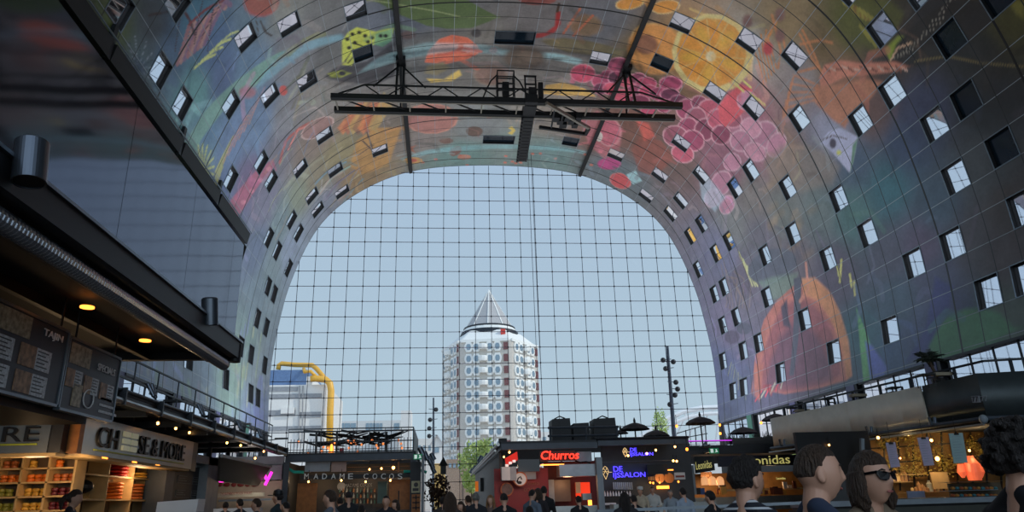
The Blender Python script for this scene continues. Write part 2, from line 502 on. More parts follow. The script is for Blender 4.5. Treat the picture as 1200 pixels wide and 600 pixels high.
[0,2,10,25,25,28,0,711,1884,709,1885,707,1887,706,1889,707,1891,709,1893,712,1895,715,1895,718,1894,720,1893,720,1890,719,1888,717,1886,714,1885],
[0,2,10,25,25,28,0,708,1929,705,1930,703,1931,703,1934,704,1936,707,1938,710,1939,713,1939,715,1939,717,1937,717,1935,716,1932,714,1930,711,1929],
[0,2,10,25,25,28,0,720,1960,718,1960,716,1962,716,1964,717,1967,720,1969,723,1970,726,1970,728,1969,730,1967,730,1965,728,1963,726,1961,723,1960],
[1,1,10,25,25,28,4,672,1998,702,1972],
[1,1,10,25,25,28,4,661,1991,685,1965],
[1,1,10,25,25,28,4,726,1971,701,1948],
[0,3,10,125,130,50,0,659,2046,647,2011,618,1988,619,2015,638,2040],
[0,2,10,35,35,45,0,628,2002,624,2004,623,2006,624,2010,627,2014,631,2017,635,2019,639,2019,642,2018,643,2015,643,2011,640,2008,636,2005,632,2003],
[0,2,10,70,85,50,0,840,1907,773,1849,726,1791,709,1740,709,1685,731,1645,749,1620,778,1662,807,1696],
[1,1,10,110,120,80,5,846,1922,797,1828,750,1710,749,1620],
[0,2,10,215,105,75,0,585,1798,629,1789,672,1761,686,1730,674,1692,641,1665,617,1657,589,1689,571,1745],
[1,1,6,185,75,60,6,622,1786,633,1729,627,1673],
[1,1,6,230,140,110,6,615,1787,625,1729,622,1672],
[1,1,6,185,75,60,6,608,1787,617,1728,617,1672],
[1,1,6,230,140,110,6,601,1787,608,1728,612,1672],
[1,1,6,185,75,60,6,594,1787,600,1728,606,1672],
[0,5,10,75,60,60,0,697,1818,690,1820,686,1826,684,1833,686,1842,691,1849,698,1854,705,1855,711,1853,715,1848,717,1840,715,1832,710,1825,704,1820],
[0,2,10,60,55,55,0,690,1659,683,1660,677,1663,674,1668,674,1674,678,1679,683,1682,690,1684,697,1683,703,1680,706,1675,706,1669,702,1664,697,1661],
[0,2,10,165,85,75,0,624,1614,618,1615,614,1617,612,1622,612,1626,614,1631,618,1634,623,1636,629,1635,633,1632,635,1628,635,1623,633,1619,629,1616],
[0,2,10,75,65,60,0,594,1561,580,1561,569,1563,562,1568,562,1574,568,1580,579,1585,593,1587,607,1587,618,1585,624,1580,624,1574,619,1568,608,1564],
[0,5,10,115,105,80,0,567,1794,582,1750,552,1734,525,1768,538,1799],
[0,3,10,190,160,80,0,514,1795,504,1750,543,1709,520,1702,494,1727,493,1784],
[0,5,10,115,90,80,1,135,115,100,519,1578,498,1581,481,1593,472,1611,471,1631,481,1651,498,1664,518,1670,538,1666,553,1655,562,1637,562,1617,554,1599,539,1585],
[0,6,6,125,160,165,0,651,1856,663,1792,647,1665,622,1577,601,1575,622,1707,611,1836,602,1925,606,1971,636,1922],
[0,3,10,150,100,92,1,175,120,105,302,1706,265,1713,236,1736,223,1769,231,1806,258,1839,297,1860,336,1866,368,1857,388,1834,395,1803,389,1768,370,1737,339,1715],
[0,2,10,95,75,65,0,224,1628,211,1630,200,1636,195,1647,195,1659,202,1670,213,1677,226,1680,239,1678,250,1672,255,1661,254,1650,248,1639,238,1631],
[0,2,10,110,85,75,0,172,1719,164,1721,158,1727,155,1735,156,1745,162,1754,169,1760,178,1762,186,1760,192,1754,194,1745,193,1736,188,1727,181,1721],
[0,2,10,120,85,75,0,126,1691,113,1690,98,1692,85,1698,76,1706,72,1715,75,1723,84,1728,98,1730,112,1727,125,1721,134,1712,137,1704,135,1696],
[0,2,10,165,85,70,0,318,1600,311,1601,305,1605,302,1611,302,1618,305,1624,311,1629,318,1631,324,1630,330,1626,333,1620,333,1613,330,1607,325,1602],
[0,2,10,175,120,100,0,61,1658,53,1660,47,1666,45,1675,45,1685,50,1694,56,1701,64,1703,72,1701,77,1695,80,1686,79,1676,75,1667,69,1660],
[0,2,10,195,170,80,0,247,1551,258,1541,234,1528,207,1536,216,1550,233,1539],
[0,5,6,115,160,165,0,104,1887,127,1803,140,1639,149,1476,162,1283,142,1279,122,1472,112,1638,99,1803,76,1877],
[0,2,10,185,140,80,0,63,1818,54,1822,48,1830,49,1843,55,1857,65,1869,77,1877,89,1879,97,1876,100,1867,99,1855,94,1841,85,1829,74,1821],
[0,2,10,190,90,70,0,69,1835,64,1836,62,1840,62,1846,64,1852,69,1858,75,1862,80,1863,85,1861,87,1857,87,1852,84,1845,80,1840,74,1836],
[0,2,10,150,90,70,0,190,1860,165,1851,169,1834,152,1846,116,1839,145,1854],
[0,2,10,195,110,90,0,29,1484,26,1484,23,1485,22,1487,21,1490,22,1492,25,1494,28,1495,31,1495,34,1494,35,1492,36,1489,35,1487,32,1485],
[0,2,10,195,110,90,0,79,1374,76,1374,74,1375,72,1377,71,1379,72,1382,74,1383,76,1384,79,1384,82,1383,84,1381,85,1379,84,1376,82,1374],
[0,2,10,195,110,90,0,186,1221,183,1221,180,1222,178,1224,176,1226,175,1228,176,1230,179,1231,181,1231,184,1230,187,1228,189,1226,189,1224,188,1222],
[0,2,10,195,110,90,0,183,1243,180,1243,177,1244,174,1245,173,1248,173,1250,174,1252,176,1253,179,1253,182,1252,184,1250,186,1248,186,1246,185,1244],
[0,2,10,195,110,90,0,151,1204,148,1204,145,1205,142,1207,140,1209,139,1211,140,1213,142,1214,145,1214,148,1214,151,1212,153,1210,154,1207,153,1206],
[0,2,10,195,110,90,0,32,1512,29,1512,27,1514,25,1516,25,1518,26,1521,28,1523,31,1524,34,1523,37,1522,39,1520,39,1517,38,1515,36,1513],
[0,2,10,195,110,90,0,23,1500,19,1500,17,1501,15,1504,15,1506,16,1509,18,1510,21,1511,25,1511,27,1510,29,1508,29,1505,28,1503,26,1501],
[0,2,10,195,110,90,0,58,1769,55,1769,53,1771,52,1773,53,1776,55,1778,57,1779,61,1780,63,1779,66,1778,66,1775,66,1773,64,1771,61,1769],
[0,2,10,195,110,90,0,133,1196,130,1196,126,1197,124,1198,122,1201,121,1203,122,1205,124,1206,127,1206,130,1205,133,1204,135,1201,136,1199,135,1197],
[0,2,10,195,110,90,0,73,1688,70,1688,68,1690,66,1692,67,1695,68,1697,71,1698,74,1699,77,1699,79,1697,80,1695,80,1692,79,1690,76,1689],
[0,2,10,195,110,90,0,198,1187,195,1187,192,1188,189,1189,187,1191,187,1194,187,1195,189,1197,192,1197,195,1196,198,1194,200,1192,200,1190,200,1188],
[0,2,10,195,110,90,0,48,1812,45,1812,43,1814,43,1816,43,1819,46,1821,49,1823,52,1823,55,1823,57,1821,57,1819,56,1816,54,1814,51,1812],
[0,2,10,195,110,90,0,24,1536,20,1536,18,1538,16,1540,16,1542,17,1545,20,1546,23,1547,26,1547,29,1546,30,1544,30,1541,29,1539,27,1537],
[0,2,10,195,110,90,0,53,1490,50,1490,47,1492,45,1494,45,1496,46,1499,48,1501,51,1501,54,1501,57,1500,59,1498,59,1495,58,1493,56,1491],
[0,2,10,195,110,90,0,69,1538,66,1538,63,1539,62,1541,61,1544,63,1546,65,1548,68,1549,71,1549,74,1547,75,1545,75,1543,74,1540,72,1538],
[0,2,10,195,110,90,0,171,1182,168,1182,165,1183,162,1185,160,1187,159,1189,160,1191,162,1192,165,1192,168,1191,171,1190,173,1188,173,1185,173,1183],
[0,2,10,195,110,90,0,92,1253,88,1253,85,1254,83,1256,81,1258,81,1261,82,1262,85,1264,88,1264,91,1263,94,1261,95,1259,95,1256,94,1254],
[0,2,10,195,110,90,0,3,1663,0,1663,-3,1665,-4,1667,-4,1669,-2,1672,1,1673,4,1674,7,1674,10,1672,11,1670,11,1667,9,1665,6,1663],
[0,2,10,195,110,90,0,162,1211,159,1211,156,1212,153,1213,152,1215,151,1218,152,1220,154,1221,157,1221,160,1220,163,1218,164,1216,165,1214,164,1212],
[0,2,10,195,110,90,0,102,1427,98,1427,96,1428,94,1430,94,1432,95,1435,97,1437,99,1438,102,1437,105,1436,107,1434,107,1432,106,1429,104,1428],
[0,2,10,195,110,90,0,144,1286,141,1285,138,1286,136,1288,135,1291,135,1293,136,1295,139,1296,142,1296,144,1295,147,1293,148,1291,148,1288,146,1287],
[0,2,10,195,110,90,0,96,1452,93,1452,90,1453,88,1455,88,1458,89,1460,91,1462,94,1463,97,1463,100,1461,101,1459,102,1457,101,1454,99,1453],
[0,2,10,135,35,35,0,682,1583,691,1538,701,1501,728,1484,782,1489,778,1478,736,1471,704,1480,681,1509,671,1550],
[1,1,10,60,45,35,6,777,1486,805,1486],
[0,8,10,100,80,60,1,120,95,70,747,1374,730,1374,716,1381,705,1394,702,1410,707,1427,718,1439,734,1446,750,1445,764,1437,773,1424,775,1409,771,1393,761,1381],
[0,2,10,110,60,55,0,816,1494,808,1497,801,1508,796,1525,794,1544,796,1562,802,1575,809,1580,816,1576,823,1565,827,1548,828,1530,827,1512,822,1499],
[0,4,10,90,80,55,0,668,1509,687,1456,685,1392,679,1337,663,1304,636,1302,632,1359,630,1436,656,1494],
[1,1,10,150,80,55,6,700,1459,795,1435],
[1,1,10,150,80,55,6,698,1433,778,1401],
[1,10,7,135,175,180,25,610,1505,611,1466,599,1406],
[0,8,10,95,80,68,0,601,1489,579,1491,559,1503,547,1523,545,1547,554,1570,571,1587,593,1594,614,1591,632,1578,642,1558,644,1535,637,1513,622,1497],
[0,5,10,130,120,110,0,501,1472,520,1428,475,1408,474,1348,449,1416],
[0,3,10,220,175,90,0,482,1469,501,1425,486,1363,460,1326,441,1415,440,1472],
[0,2,10,225,150,60,1,235,200,130,852,1300,843,1299,832,1305,822,1315,814,1328,811,1341,813,1352,819,1357,828,1358,839,1352,848,1341,855,1329,859,1316,858,1306],
[0,2,10,225,150,60,1,240,210,150,873,1222,864,1221,852,1226,840,1235,831,1247,826,1260,828,1271,834,1278,845,1278,856,1273,867,1263,875,1251,879,1239,879,1228],
[0,4,10,190,135,70,1,200,160,100,764,1211,740,1208,716,1214,697,1227,687,1246,688,1266,702,1283,723,1294,747,1296,769,1289,785,1275,793,1257,792,1238,782,1222],
[0,6,10,185,125,65,0,748,1170,710,1163,669,1169,635,1188,616,1216,619,1247,644,1274,681,1291,723,1296,759,1287,785,1267,797,1241,795,1213,778,1188],
[0,5,10,120,80,60,0,731,1229,715,1227,699,1230,686,1239,680,1251,682,1264,691,1275,705,1282,721,1284,736,1280,748,1271,753,1259,752,1247,744,1236],
[0,8,8,90,70,45,0,683,1272,616,1230,619,1146,652,1059,609,1079,573,1155,588,1233],
[0,2,10,215,195,130,0,793,1009,735,1014,681,1039,647,1079,646,1125,677,1166,730,1192,789,1199,842,1188,880,1161,899,1125,899,1086,880,1049,844,1022],
[0,2,10,205,140,60,0,791,1025,740,1031,694,1052,666,1086,666,1125,692,1159,737,1182,788,1188,835,1178,869,1156,886,1125,886,1091,869,1059,836,1036],
[1,1,10,235,190,110,4,777,1095,824,1036],
[1,1,10,235,190,110,4,768,1094,760,1031],
[1,1,10,235,190,110,4,761,1098,698,1055],
[1,1,10,235,190,110,4,758,1104,669,1102],
[1,1,10,235,190,110,4,760,1110,691,1151],
[1,1,10,235,190,110,4,767,1114,750,1181],
[1,1,10,235,190,110,4,776,1114,816,1180],
[1,1,10,235,190,110,4,783,1110,865,1153],
[1,1,10,235,190,110,4,786,1105,884,1110],
[1,1,10,235,190,110,4,784,1099,869,1066],
[0,8,8,215,165,60,0,790,1034,783,1036,776,1042,771,1052,769,1062,771,1072,776,1079,783,1082,790,1080,796,1073,801,1064,802,1054,801,1044,797,1037],
[0,8,8,228,150,50,0,728,1044,723,1048,723,1056,727,1066,734,1075,744,1083,755,1086,763,1085,767,1080,767,1073,763,1063,756,1054,746,1047,737,1043],
[0,8,8,215,165,60,0,683,1078,684,1084,691,1091,703,1097,718,1101,732,1102,743,1101,749,1097,749,1091,742,1085,731,1079,716,1074,702,1073,690,1074],
[0,8,8,228,150,50,0,680,1125,686,1130,697,1132,712,1132,727,1128,740,1124,747,1118,748,1112,743,1107,732,1105,718,1105,702,1108,689,1113,681,1119],
[0,8,8,215,165,60,0,720,1163,728,1165,739,1162,749,1155,758,1146,763,1137,764,1129,760,1124,752,1123,742,1126,731,1132,722,1141,716,1150,715,1158],
[0,8,8,228,150,50,0,781,1177,788,1175,794,1168,796,1159,796,1148,793,1139,787,1132,780,1129,773,1132,767,1138,764,1148,764,1159,768,1168,774,1175],
[0,8,8,215,165,60,0,837,1164,840,1159,839,1151,834,1142,826,1134,816,1128,807,1124,799,1125,795,1130,796,1138,801,1147,810,1156,820,1162,830,1165],
[0,8,8,228,150,50,0,869,1130,869,1124,862,1119,852,1113,839,1110,826,1108,816,1110,811,1114,812,1119,818,1126,829,1131,842,1134,855,1135,865,1134],
[0,8,8,215,165,60,0,871,1088,867,1084,857,1081,845,1081,832,1084,820,1088,813,1094,812,1099,817,1104,827,1106,839,1106,852,1103,863,1099,870,1093],
[0,8,8,228,150,50,0,843,1052,836,1050,826,1052,815,1058,806,1066,799,1074,798,1082,801,1087,809,1089,818,1086,829,1081,838,1073,844,1064,845,1057],
[0,2,10,235,215,170,0,781,1094,774,1092,766,1093,760,1096,756,1100,755,1106,758,1111,764,1114,771,1116,778,1115,784,1112,788,1108,788,1103,786,1098],
[0,2,10,215,75,105,1,240,150,165,561,1348,543,1347,526,1354,515,1365,511,1380,516,1395,529,1407,546,1414,564,1414,579,1407,590,1396,593,1381,588,1367,577,1355],
[1,1,10,120,40,60,4,582,1384,531,1376],
[0,2,10,118,45,72,1,190,120,140,628,1270,614,1270,600,1275,589,1285,583,1298,585,1311,592,1322,605,1328,619,1328,632,1323,641,1312,646,1300,645,1287,639,1276],
[0,2,10,165,62,90,1,225,150,170,538,1312,525,1311,513,1314,504,1321,501,1330,504,1339,513,1347,525,1352,539,1353,550,1349,558,1343,561,1334,558,1325,550,1317],
[0,2,10,140,52,82,1,190,120,140,564,1295,552,1294,539,1297,531,1304,527,1312,530,1321,538,1329,550,1334,563,1335,575,1332,583,1325,586,1317,583,1308,576,1300],
[0,2,10,92,36,62,1,225,150,170,568,1270,554,1269,540,1272,530,1279,525,1288,528,1299,537,1307,550,1313,564,1314,578,1311,587,1304,590,1294,588,1284,580,1276],
[0,2,10,180,72,92,1,190,120,140,574,1236,562,1236,548,1240,537,1248,531,1260,531,1271,538,1281,549,1287,562,1287,575,1283,584,1274,590,1263,590,1252,584,1242],
[0,2,10,118,45,72,1,225,150,170,598,1217,587,1216,575,1219,566,1226,560,1235,560,1245,565,1253,574,1258,585,1259,596,1255,605,1248,610,1239,610,1230,606,1222],
[0,2,10,165,62,90,1,190,120,140,595,1187,582,1186,568,1191,556,1200,548,1211,546,1224,551,1234,561,1240,574,1240,587,1236,599,1227,606,1215,608,1203,604,1193],
[0,2,10,140,52,82,1,225,150,170,640,1130,627,1128,611,1132,597,1141,587,1153,584,1166,588,1177,598,1183,612,1185,627,1180,640,1171,649,1159,652,1147,649,1136],
[0,2,10,92,36,62,1,190,120,140,507,1300,495,1300,484,1303,475,1310,472,1319,474,1328,482,1336,493,1340,505,1341,516,1337,523,1330,526,1321,524,1312,518,1305],
[0,2,10,180,72,92,1,225,150,170,520,1272,506,1271,493,1274,483,1282,479,1292,481,1302,489,1310,501,1316,515,1316,527,1313,536,1305,540,1296,538,1286,531,1277],
[0,2,10,118,45,72,1,190,120,140,548,1204,535,1203,521,1207,508,1216,501,1227,500,1239,506,1248,517,1254,531,1255,544,1251,555,1242,561,1231,562,1220,558,1210],
[0,2,10,165,62,90,1,225,150,170,570,1174,557,1173,543,1176,530,1185,522,1196,521,1207,525,1217,536,1223,549,1224,562,1220,574,1211,581,1201,583,1189,579,1180],
[0,2,10,140,52,82,1,190,120,140,579,1147,567,1146,552,1149,540,1157,531,1168,528,1179,533,1189,542,1195,555,1196,569,1192,581,1184,589,1174,591,1163,588,1153],
[0,2,10,92,36,62,1,225,150,170,598,1121,585,1119,571,1123,558,1130,549,1141,546,1152,550,1162,559,1168,572,1169,585,1165,597,1158,606,1147,609,1136,606,1127],
[0,2,10,180,72,92,1,190,120,140,510,1230,497,1229,482,1234,470,1243,464,1254,464,1266,470,1276,482,1282,496,1283,510,1278,521,1269,526,1258,527,1246,521,1236],
[0,2,10,118,45,72,1,225,150,170,519,1183,506,1182,492,1188,478,1198,469,1211,466,1225,469,1236,479,1242,491,1242,505,1236,517,1225,526,1212,529,1199,527,1189],
[0,2,10,165,62,90,1,190,120,140,499,1155,485,1154,471,1156,458,1163,451,1172,449,1182,455,1191,466,1197,479,1199,493,1196,505,1189,512,1180,513,1170,508,1161],
[0,2,10,140,52,82,1,225,150,170,543,1124,530,1122,516,1124,504,1130,496,1139,494,1149,499,1158,508,1164,522,1166,535,1163,547,1157,554,1148,556,1138,552,1130],
[0,2,10,92,36,62,1,190,120,140,589,1092,575,1090,560,1092,545,1099,536,1110,532,1121,536,1131,547,1138,561,1140,576,1137,589,1130,598,1120,601,1108,598,1099],
[0,2,10,140,62,88,1,200,150,160,572,1058,552,1058,533,1063,520,1074,515,1087,520,1100,534,1110,553,1115,573,1114,590,1108,602,1098,606,1086,602,1073,590,1063],
[0,2,10,118,55,76,1,200,150,160,619,1043,606,1043,593,1048,583,1057,579,1067,581,1078,589,1086,601,1090,615,1089,627,1084,636,1076,639,1065,638,1055,631,1047],
[0,2,10,165,76,94,1,200,150,160,629,998,608,998,587,1004,571,1016,563,1032,565,1047,577,1060,596,1066,617,1066,636,1059,650,1046,657,1032,655,1017,645,1005],
[0,2,10,136,74,90,1,200,150,160,560,1024,537,1023,514,1028,498,1038,492,1051,497,1065,513,1075,535,1081,558,1082,579,1076,593,1066,598,1054,593,1041,580,1031],
[0,2,10,140,62,88,1,200,150,160,511,1030,489,1030,469,1035,454,1044,448,1057,452,1069,466,1079,486,1085,508,1085,527,1079,540,1070,545,1058,541,1046,529,1036],
[0,2,10,118,55,76,1,200,150,160,554,988,532,987,510,992,493,1002,486,1015,489,1028,502,1039,522,1045,544,1046,564,1041,579,1031,585,1018,583,1006,572,995],
[0,2,10,165,76,94,1,200,150,160,623,973,604,973,584,978,568,988,560,1002,561,1016,572,1027,588,1033,608,1033,626,1027,640,1017,647,1004,646,991,638,980],
[0,2,10,136,74,90,1,200,150,160,452,1035,429,1035,406,1043,389,1057,381,1074,385,1091,400,1104,421,1110,444,1109,465,1100,480,1087,486,1070,483,1055,471,1042],
[0,2,10,140,62,88,1,200,150,160,485,994,463,994,441,1000,423,1011,414,1026,417,1040,430,1052,450,1058,472,1058,493,1052,508,1040,515,1026,513,1012,503,1001],
[0,2,10,118,55,76,1,200,150,160,585,948,567,947,548,951,533,960,524,972,525,984,534,994,550,1000,568,1000,586,996,599,987,607,976,606,964,599,954],
[0,2,10,165,76,94,1,200,150,160,409,996,389,996,368,1003,350,1015,341,1030,342,1045,353,1057,372,1063,392,1062,412,1055,426,1043,434,1028,434,1014,425,1003],
[0,2,10,136,74,90,1,200,150,160,657,950,643,949,628,954,615,963,607,974,607,986,613,995,625,1000,640,1000,654,995,665,986,672,975,673,964,668,955],
[0,2,10,205,85,95,0,642,1022,693,1020,753,1009,764,983,756,958,704,962,649,968,598,976,607,1001],
[0,2,8,160,98,122,1,195,165,175,738,950,722,950,707,955,695,964,690,974,692,985,701,994,715,999,730,998,745,993,755,984,760,974,758,963,750,955],
[0,2,8,145,84,108,1,195,165,175,723,853,701,851,678,857,657,868,645,883,644,899,654,912,672,920,695,920,717,914,735,903,745,889,747,874,739,861],
[0,2,8,170,110,130,1,195,165,175,690,897,673,896,654,901,639,911,630,923,630,936,639,946,654,951,672,951,689,946,703,936,710,925,710,912,704,902],
[0,2,8,160,98,122,1,195,165,175,732,824,713,821,693,823,677,830,668,841,668,852,678,862,694,869,714,871,734,868,748,861,756,851,756,841,748,831],
[0,2,8,145,84,108,1,195,165,175,630,895,612,894,592,899,575,910,566,922,565,935,575,946,591,952,610,952,629,946,643,936,651,924,652,912,644,901],
[0,2,8,170,110,130,1,195,165,175,656,845,641,845,623,850,606,861,594,875,590,889,594,900,607,906,623,905,640,899,656,888,666,875,670,862,667,851],
[0,2,8,160,98,122,1,195,165,175,548,879,531,878,513,883,497,891,487,903,486,914,494,924,508,929,526,929,543,925,558,916,566,905,567,894,561,885],
[0,2,8,145,84,108,1,195,165,175,456,860,430,857,402,861,379,871,366,884,366,898,380,910,404,917,432,919,458,914,478,905,489,893,488,879,477,868],
[0,2,8,170,110,130,1,195,165,175,378,854,356,852,333,856,313,864,302,876,300,888,310,898,329,904,351,905,374,901,391,893,401,882,402,870,394,860],
[0,2,8,160,98,122,1,195,165,175,424,811,404,809,383,811,364,818,353,828,352,839,360,848,377,855,398,856,419,854,436,847,446,837,447,827,439,817],
[1,1,10,170,110,60,4,801,964,840,1001,874,1044],
[1,1,10,170,110,60,4,814,964,855,1005,892,1040],
[1,1,10,170,110,60,4,827,964,870,1008,910,1036],
[1,1,10,170,110,60,4,840,964,884,1012,928,1032],
[1,1,10,170,110,60,4,852,964,898,1015,945,1028],
[1,1,10,170,110,60,4,865,965,912,1018,962,1024],
[1,1,10,200,190,110,7,741,1016,741,994],
[1,1,10,200,190,110,7,768,1007,768,986],
[1,1,10,200,190,110,7,752,976,754,954],
[1,1,10,200,190,110,7,756,955,760,934],
[0,4,8,160,90,98,0,332,1345,393,1306,350,1217,213,1194,140,1214,202,1291],
[0,4,10,170,85,100,1,190,140,140,326,1216,293,1211,260,1213,236,1223,225,1238,231,1255,253,1271,285,1282,319,1286,350,1283,370,1273,378,1259,372,1242,354,1227],
[0,3,10,160,60,110,0,165,1172,148,1172,127,1178,108,1190,94,1206,89,1222,94,1235,107,1242,125,1242,144,1235,161,1222,173,1207,178,1192,176,1179],
[0,2,10,200,80,85,1,225,130,125,79,1112,57,1114,36,1122,21,1136,16,1153,22,1168,37,1180,59,1185,81,1183,100,1174,113,1160,117,1144,112,1129,99,1118],
[0,5,8,125,70,60,0,266,1165,346,1161,380,1101,346,1043,199,1057,178,1114],
[0,2,10,215,210,200,0,270,1262,258,1261,247,1261,239,1264,237,1268,240,1273,248,1278,260,1282,272,1284,283,1283,290,1280,292,1276,289,1271,282,1266],
[0,5,6,200,85,75,0,414,1195,422,1157,383,1122,337,1144],
[0,3,10,150,185,190,0,116,1143,170,1121,136,1088,89,1106],
[0,5,6,150,170,185,0,350,942,395,928,410,850,327,845,295,899],
[1,1,8,165,105,65,6,967,1039,908,980,868,962],
[1,1,8,165,105,65,6,937,991,903,958],
[1,1,8,165,105,65,6,975,970,954,915,957,879],
[1,1,8,165,105,65,6,953,884,987,971],
[1,1,8,165,105,65,6,958,955,999,930,1019,906],
[1,1,8,165,105,65,6,957,894,902,922],
[0,4,10,105,75,70,0,988,1018,982,1015,975,1015,969,1017,965,1021,965,1026,968,1031,973,1035,980,1038,986,1038,992,1036,995,1032,996,1027,993,1022],
[0,4,10,105,75,70,0,946,992,940,989,932,989,926,991,922,994,921,1000,924,1005,929,1010,936,1012,943,1013,949,1011,953,1007,954,1002,951,997],
[0,4,10,105,75,70,0,925,1066,918,1064,910,1063,904,1066,901,1070,901,1075,904,1080,910,1085,918,1087,926,1087,931,1085,935,1081,935,1076,931,1070],
[0,4,10,165,60,65,0,899,997,892,994,885,993,878,995,874,999,873,1004,875,1010,881,1015,888,1018,896,1018,902,1016,906,1012,907,1007,905,1001],
[0,2,10,175,110,90,0,938,877,970,888,1010,869,1048,833,1098,798,1139,776,1141,760,1104,773,1042,810,996,839,959,849,926,859],
[1,1,10,110,65,55,4,968,886,971,870],
[1,1,10,225,180,160,4,978,875,985,862],
[1,1,10,110,65,55,4,989,863,999,855],
[1,1,10,225,180,160,4,1005,858,1012,847],
[1,1,10,110,65,55,4,1015,847,1021,833],
[1,1,10,225,180,160,4,1026,836,1034,826],
[1,1,10,110,65,55,4,1041,831,1047,819],
[1,1,10,225,180,160,4,1051,820,1060,812],
[1,1,10,110,65,55,4,1061,810,1068,799],
[1,1,10,225,180,160,4,1076,805,1081,792],
[1,1,10,110,65,55,4,1086,795,1093,785],
[1,1,10,225,180,160,4,1096,785,1106,778],
[1,1,10,110,65,55,4,1109,780,1113,766],
[1,1,10,225,180,160,4,1119,770,1125,760],
[0,4,10,160,105,80,0,918,874,966,840,1038,805,1068,776,1024,770,971,775,929,761,909,794,891,848],
[1,1,7,170,110,75,6,924,870,888,925,843,905],
[1,1,7,170,110,75,6,918,865,866,917,820,893],
[1,1,7,170,110,75,6,913,860,844,909,797,880],
[1,1,7,170,110,75,6,908,855,822,901,774,866],
[1,1,7,170,110,75,6,903,849,800,893,750,853],
[1,1,10,190,170,70,9,1100,938,1103,911,1112,886],
[1,1,10,160,95,50,9,1103,930,1108,902,1115,883],
[1,1,10,190,170,70,9,1106,923,1112,894,1118,881],
[1,1,10,160,95,50,9,1109,916,1117,886,1121,878],
[1,1,10,190,170,70,9,1112,909,1122,877,1123,876],
[1,1,10,190,175,70,6,1093,886,1092,857],
[1,1,10,190,175,70,6,1094,879,1093,850],
[1,1,10,190,175,70,6,1096,872,1095,842],
[1,1,10,190,175,70,6,1097,865,1096,835],
[0,5,7,85,85,40,0,1104,941,1169,879,1181,840,1129,821,1082,825,1070,885,1078,932],
[0,2,10,125,135,50,0,1108,819,1145,819,1159,808,1126,801,1104,795],
[0,3,10,42,38,36,0,1107,796,1133,810,1170,812,1220,807,1258,799,1328,739,1292,722,1223,727,1171,740,1132,763],
[1,0,10,170,160,145,2,1112,796,1135,785],
[1,0,10,170,160,145,2,1123,795,1149,781],
[1,0,10,170,160,145,2,1134,793,1160,779],
[1,0,10,170,160,145,2,1145,792,1168,781],
[1,0,10,170,160,145,2,1157,791,1175,783],
[1,0,10,170,160,145,2,1168,790,1185,783],
[1,0,10,170,160,145,2,1179,790,1199,782],
[1,0,10,170,160,145,2,1191,791,1214,779],
[1,0,10,170,160,145,2,1203,792,1227,780],
[1,0,10,170,160,145,2,1215,794,1237,783],
[1,0,10,170,160,145,2,1227,796,1245,789],
[1,0,10,170,160,145,2,1239,798,1255,792],
[1,0,10,170,160,145,2,1251,800,1269,794],
[1,1,10,210,170,140,4,1107,796,1132,803,1161,792],
[1,1,10,110,95,60,3,1148,763,1206,730,1252,683,1309,636],
[0,4,10,120,110,45,0,1333,734,1354,717,1340,695,1335,711],
[0,2,10,160,160,185,0,844,774,880,780,916,769,949,729,915,699,886,679,874,711,864,741],
[0,2,10,70,60,75,0,887,749,883,746,878,744,873,745,869,747,867,751,867,755,869,759,873,762,878,764,883,764,887,761,889,757,889,753],
[1,1,10,80,65,70,3,850,777,889,767,919,741],
[0,2,10,180,180,90,0,888,726,886,724,883,724,880,725,877,726,875,729,874,731,875,733,877,735,880,735,883,735,886,733,888,731,889,728],
[0,2,10,90,120,100,0,926,722,947,726,908,693,886,679],
[0,8,6,120,108,98,0,638,840,726,838,793,804,841,754,868,704,823,687,718,717,628,784],
[0,10,3,150,120,85,0,581,708,580,705,575,703,565,701,554,702,543,703,535,705,531,708,532,711,538,714,548,715,559,715,569,714,577,711],
[0,10,3,150,120,85,0,656,661,655,658,650,656,642,654,631,654,621,655,614,657,610,660,610,663,616,666,624,667,634,667,644,666,652,664],
[0,10,3,150,120,85,0,681,585,680,582,676,580,668,578,658,577,648,578,641,579,637,582,637,585,642,588,650,589,660,590,670,589,677,588],
[0,10,3,150,120,85,0,580,703,579,700,574,698,564,697,553,697,542,698,534,700,530,703,531,706,537,709,546,710,558,710,568,709,576,706],
[0,10,3,150,120,85,0,675,658,674,656,669,653,661,652,651,651,641,652,634,654,630,657,630,660,636,663,644,664,654,664,664,663,671,661],
[0,10,3,150,120,85,0,679,677,678,674,673,672,665,670,655,670,646,671,638,673,634,676,635,679,640,682,649,683,659,683,668,682,675,680],
[0,10,3,150,120,85,0,748,668,748,666,743,663,736,662,727,662,718,663,711,665,707,668,708,670,713,673,721,674,730,674,739,673,745,671],
[0,10,3,150,120,85,0,662,655,662,652,657,649,648,648,638,648,628,649,621,651,617,654,617,657,622,659,631,661,641,661,651,660,658,658],
[0,10,3,150,120,85,0,610,737,609,734,604,732,594,731,584,731,573,732,565,735,561,738,563,741,568,743,578,744,589,744,599,742,607,740],
[0,10,3,150,120,85,0,657,784,656,781,650,779,641,778,631,778,621,780,613,783,610,786,611,789,617,791,626,792,637,791,646,789,654,787],
[0,10,3,150,120,85,0,628,781,626,779,621,776,612,776,601,776,591,778,583,780,579,784,581,786,587,789,596,789,607,789,617,787,624,784],
[0,10,3,150,120,85,0,623,711,622,708,616,706,607,705,597,705,586,706,578,709,574,712,576,715,581,717,591,718,601,718,611,717,619,714],
[0,10,3,150,120,85,0,654,629,654,626,649,624,641,622,631,621,621,622,613,624,609,627,609,630,614,633,623,634,633,635,643,634,651,632],
[0,10,3,150,120,85,0,631,624,630,621,625,618,617,616,606,616,596,617,588,619,584,622,584,625,590,627,598,629,609,629,619,628,627,626],
[1,1,5,130,110,95,6,227,710,191,603,172,594],
[1,1,5,80,70,80,6,222,694,208,610,183,591],
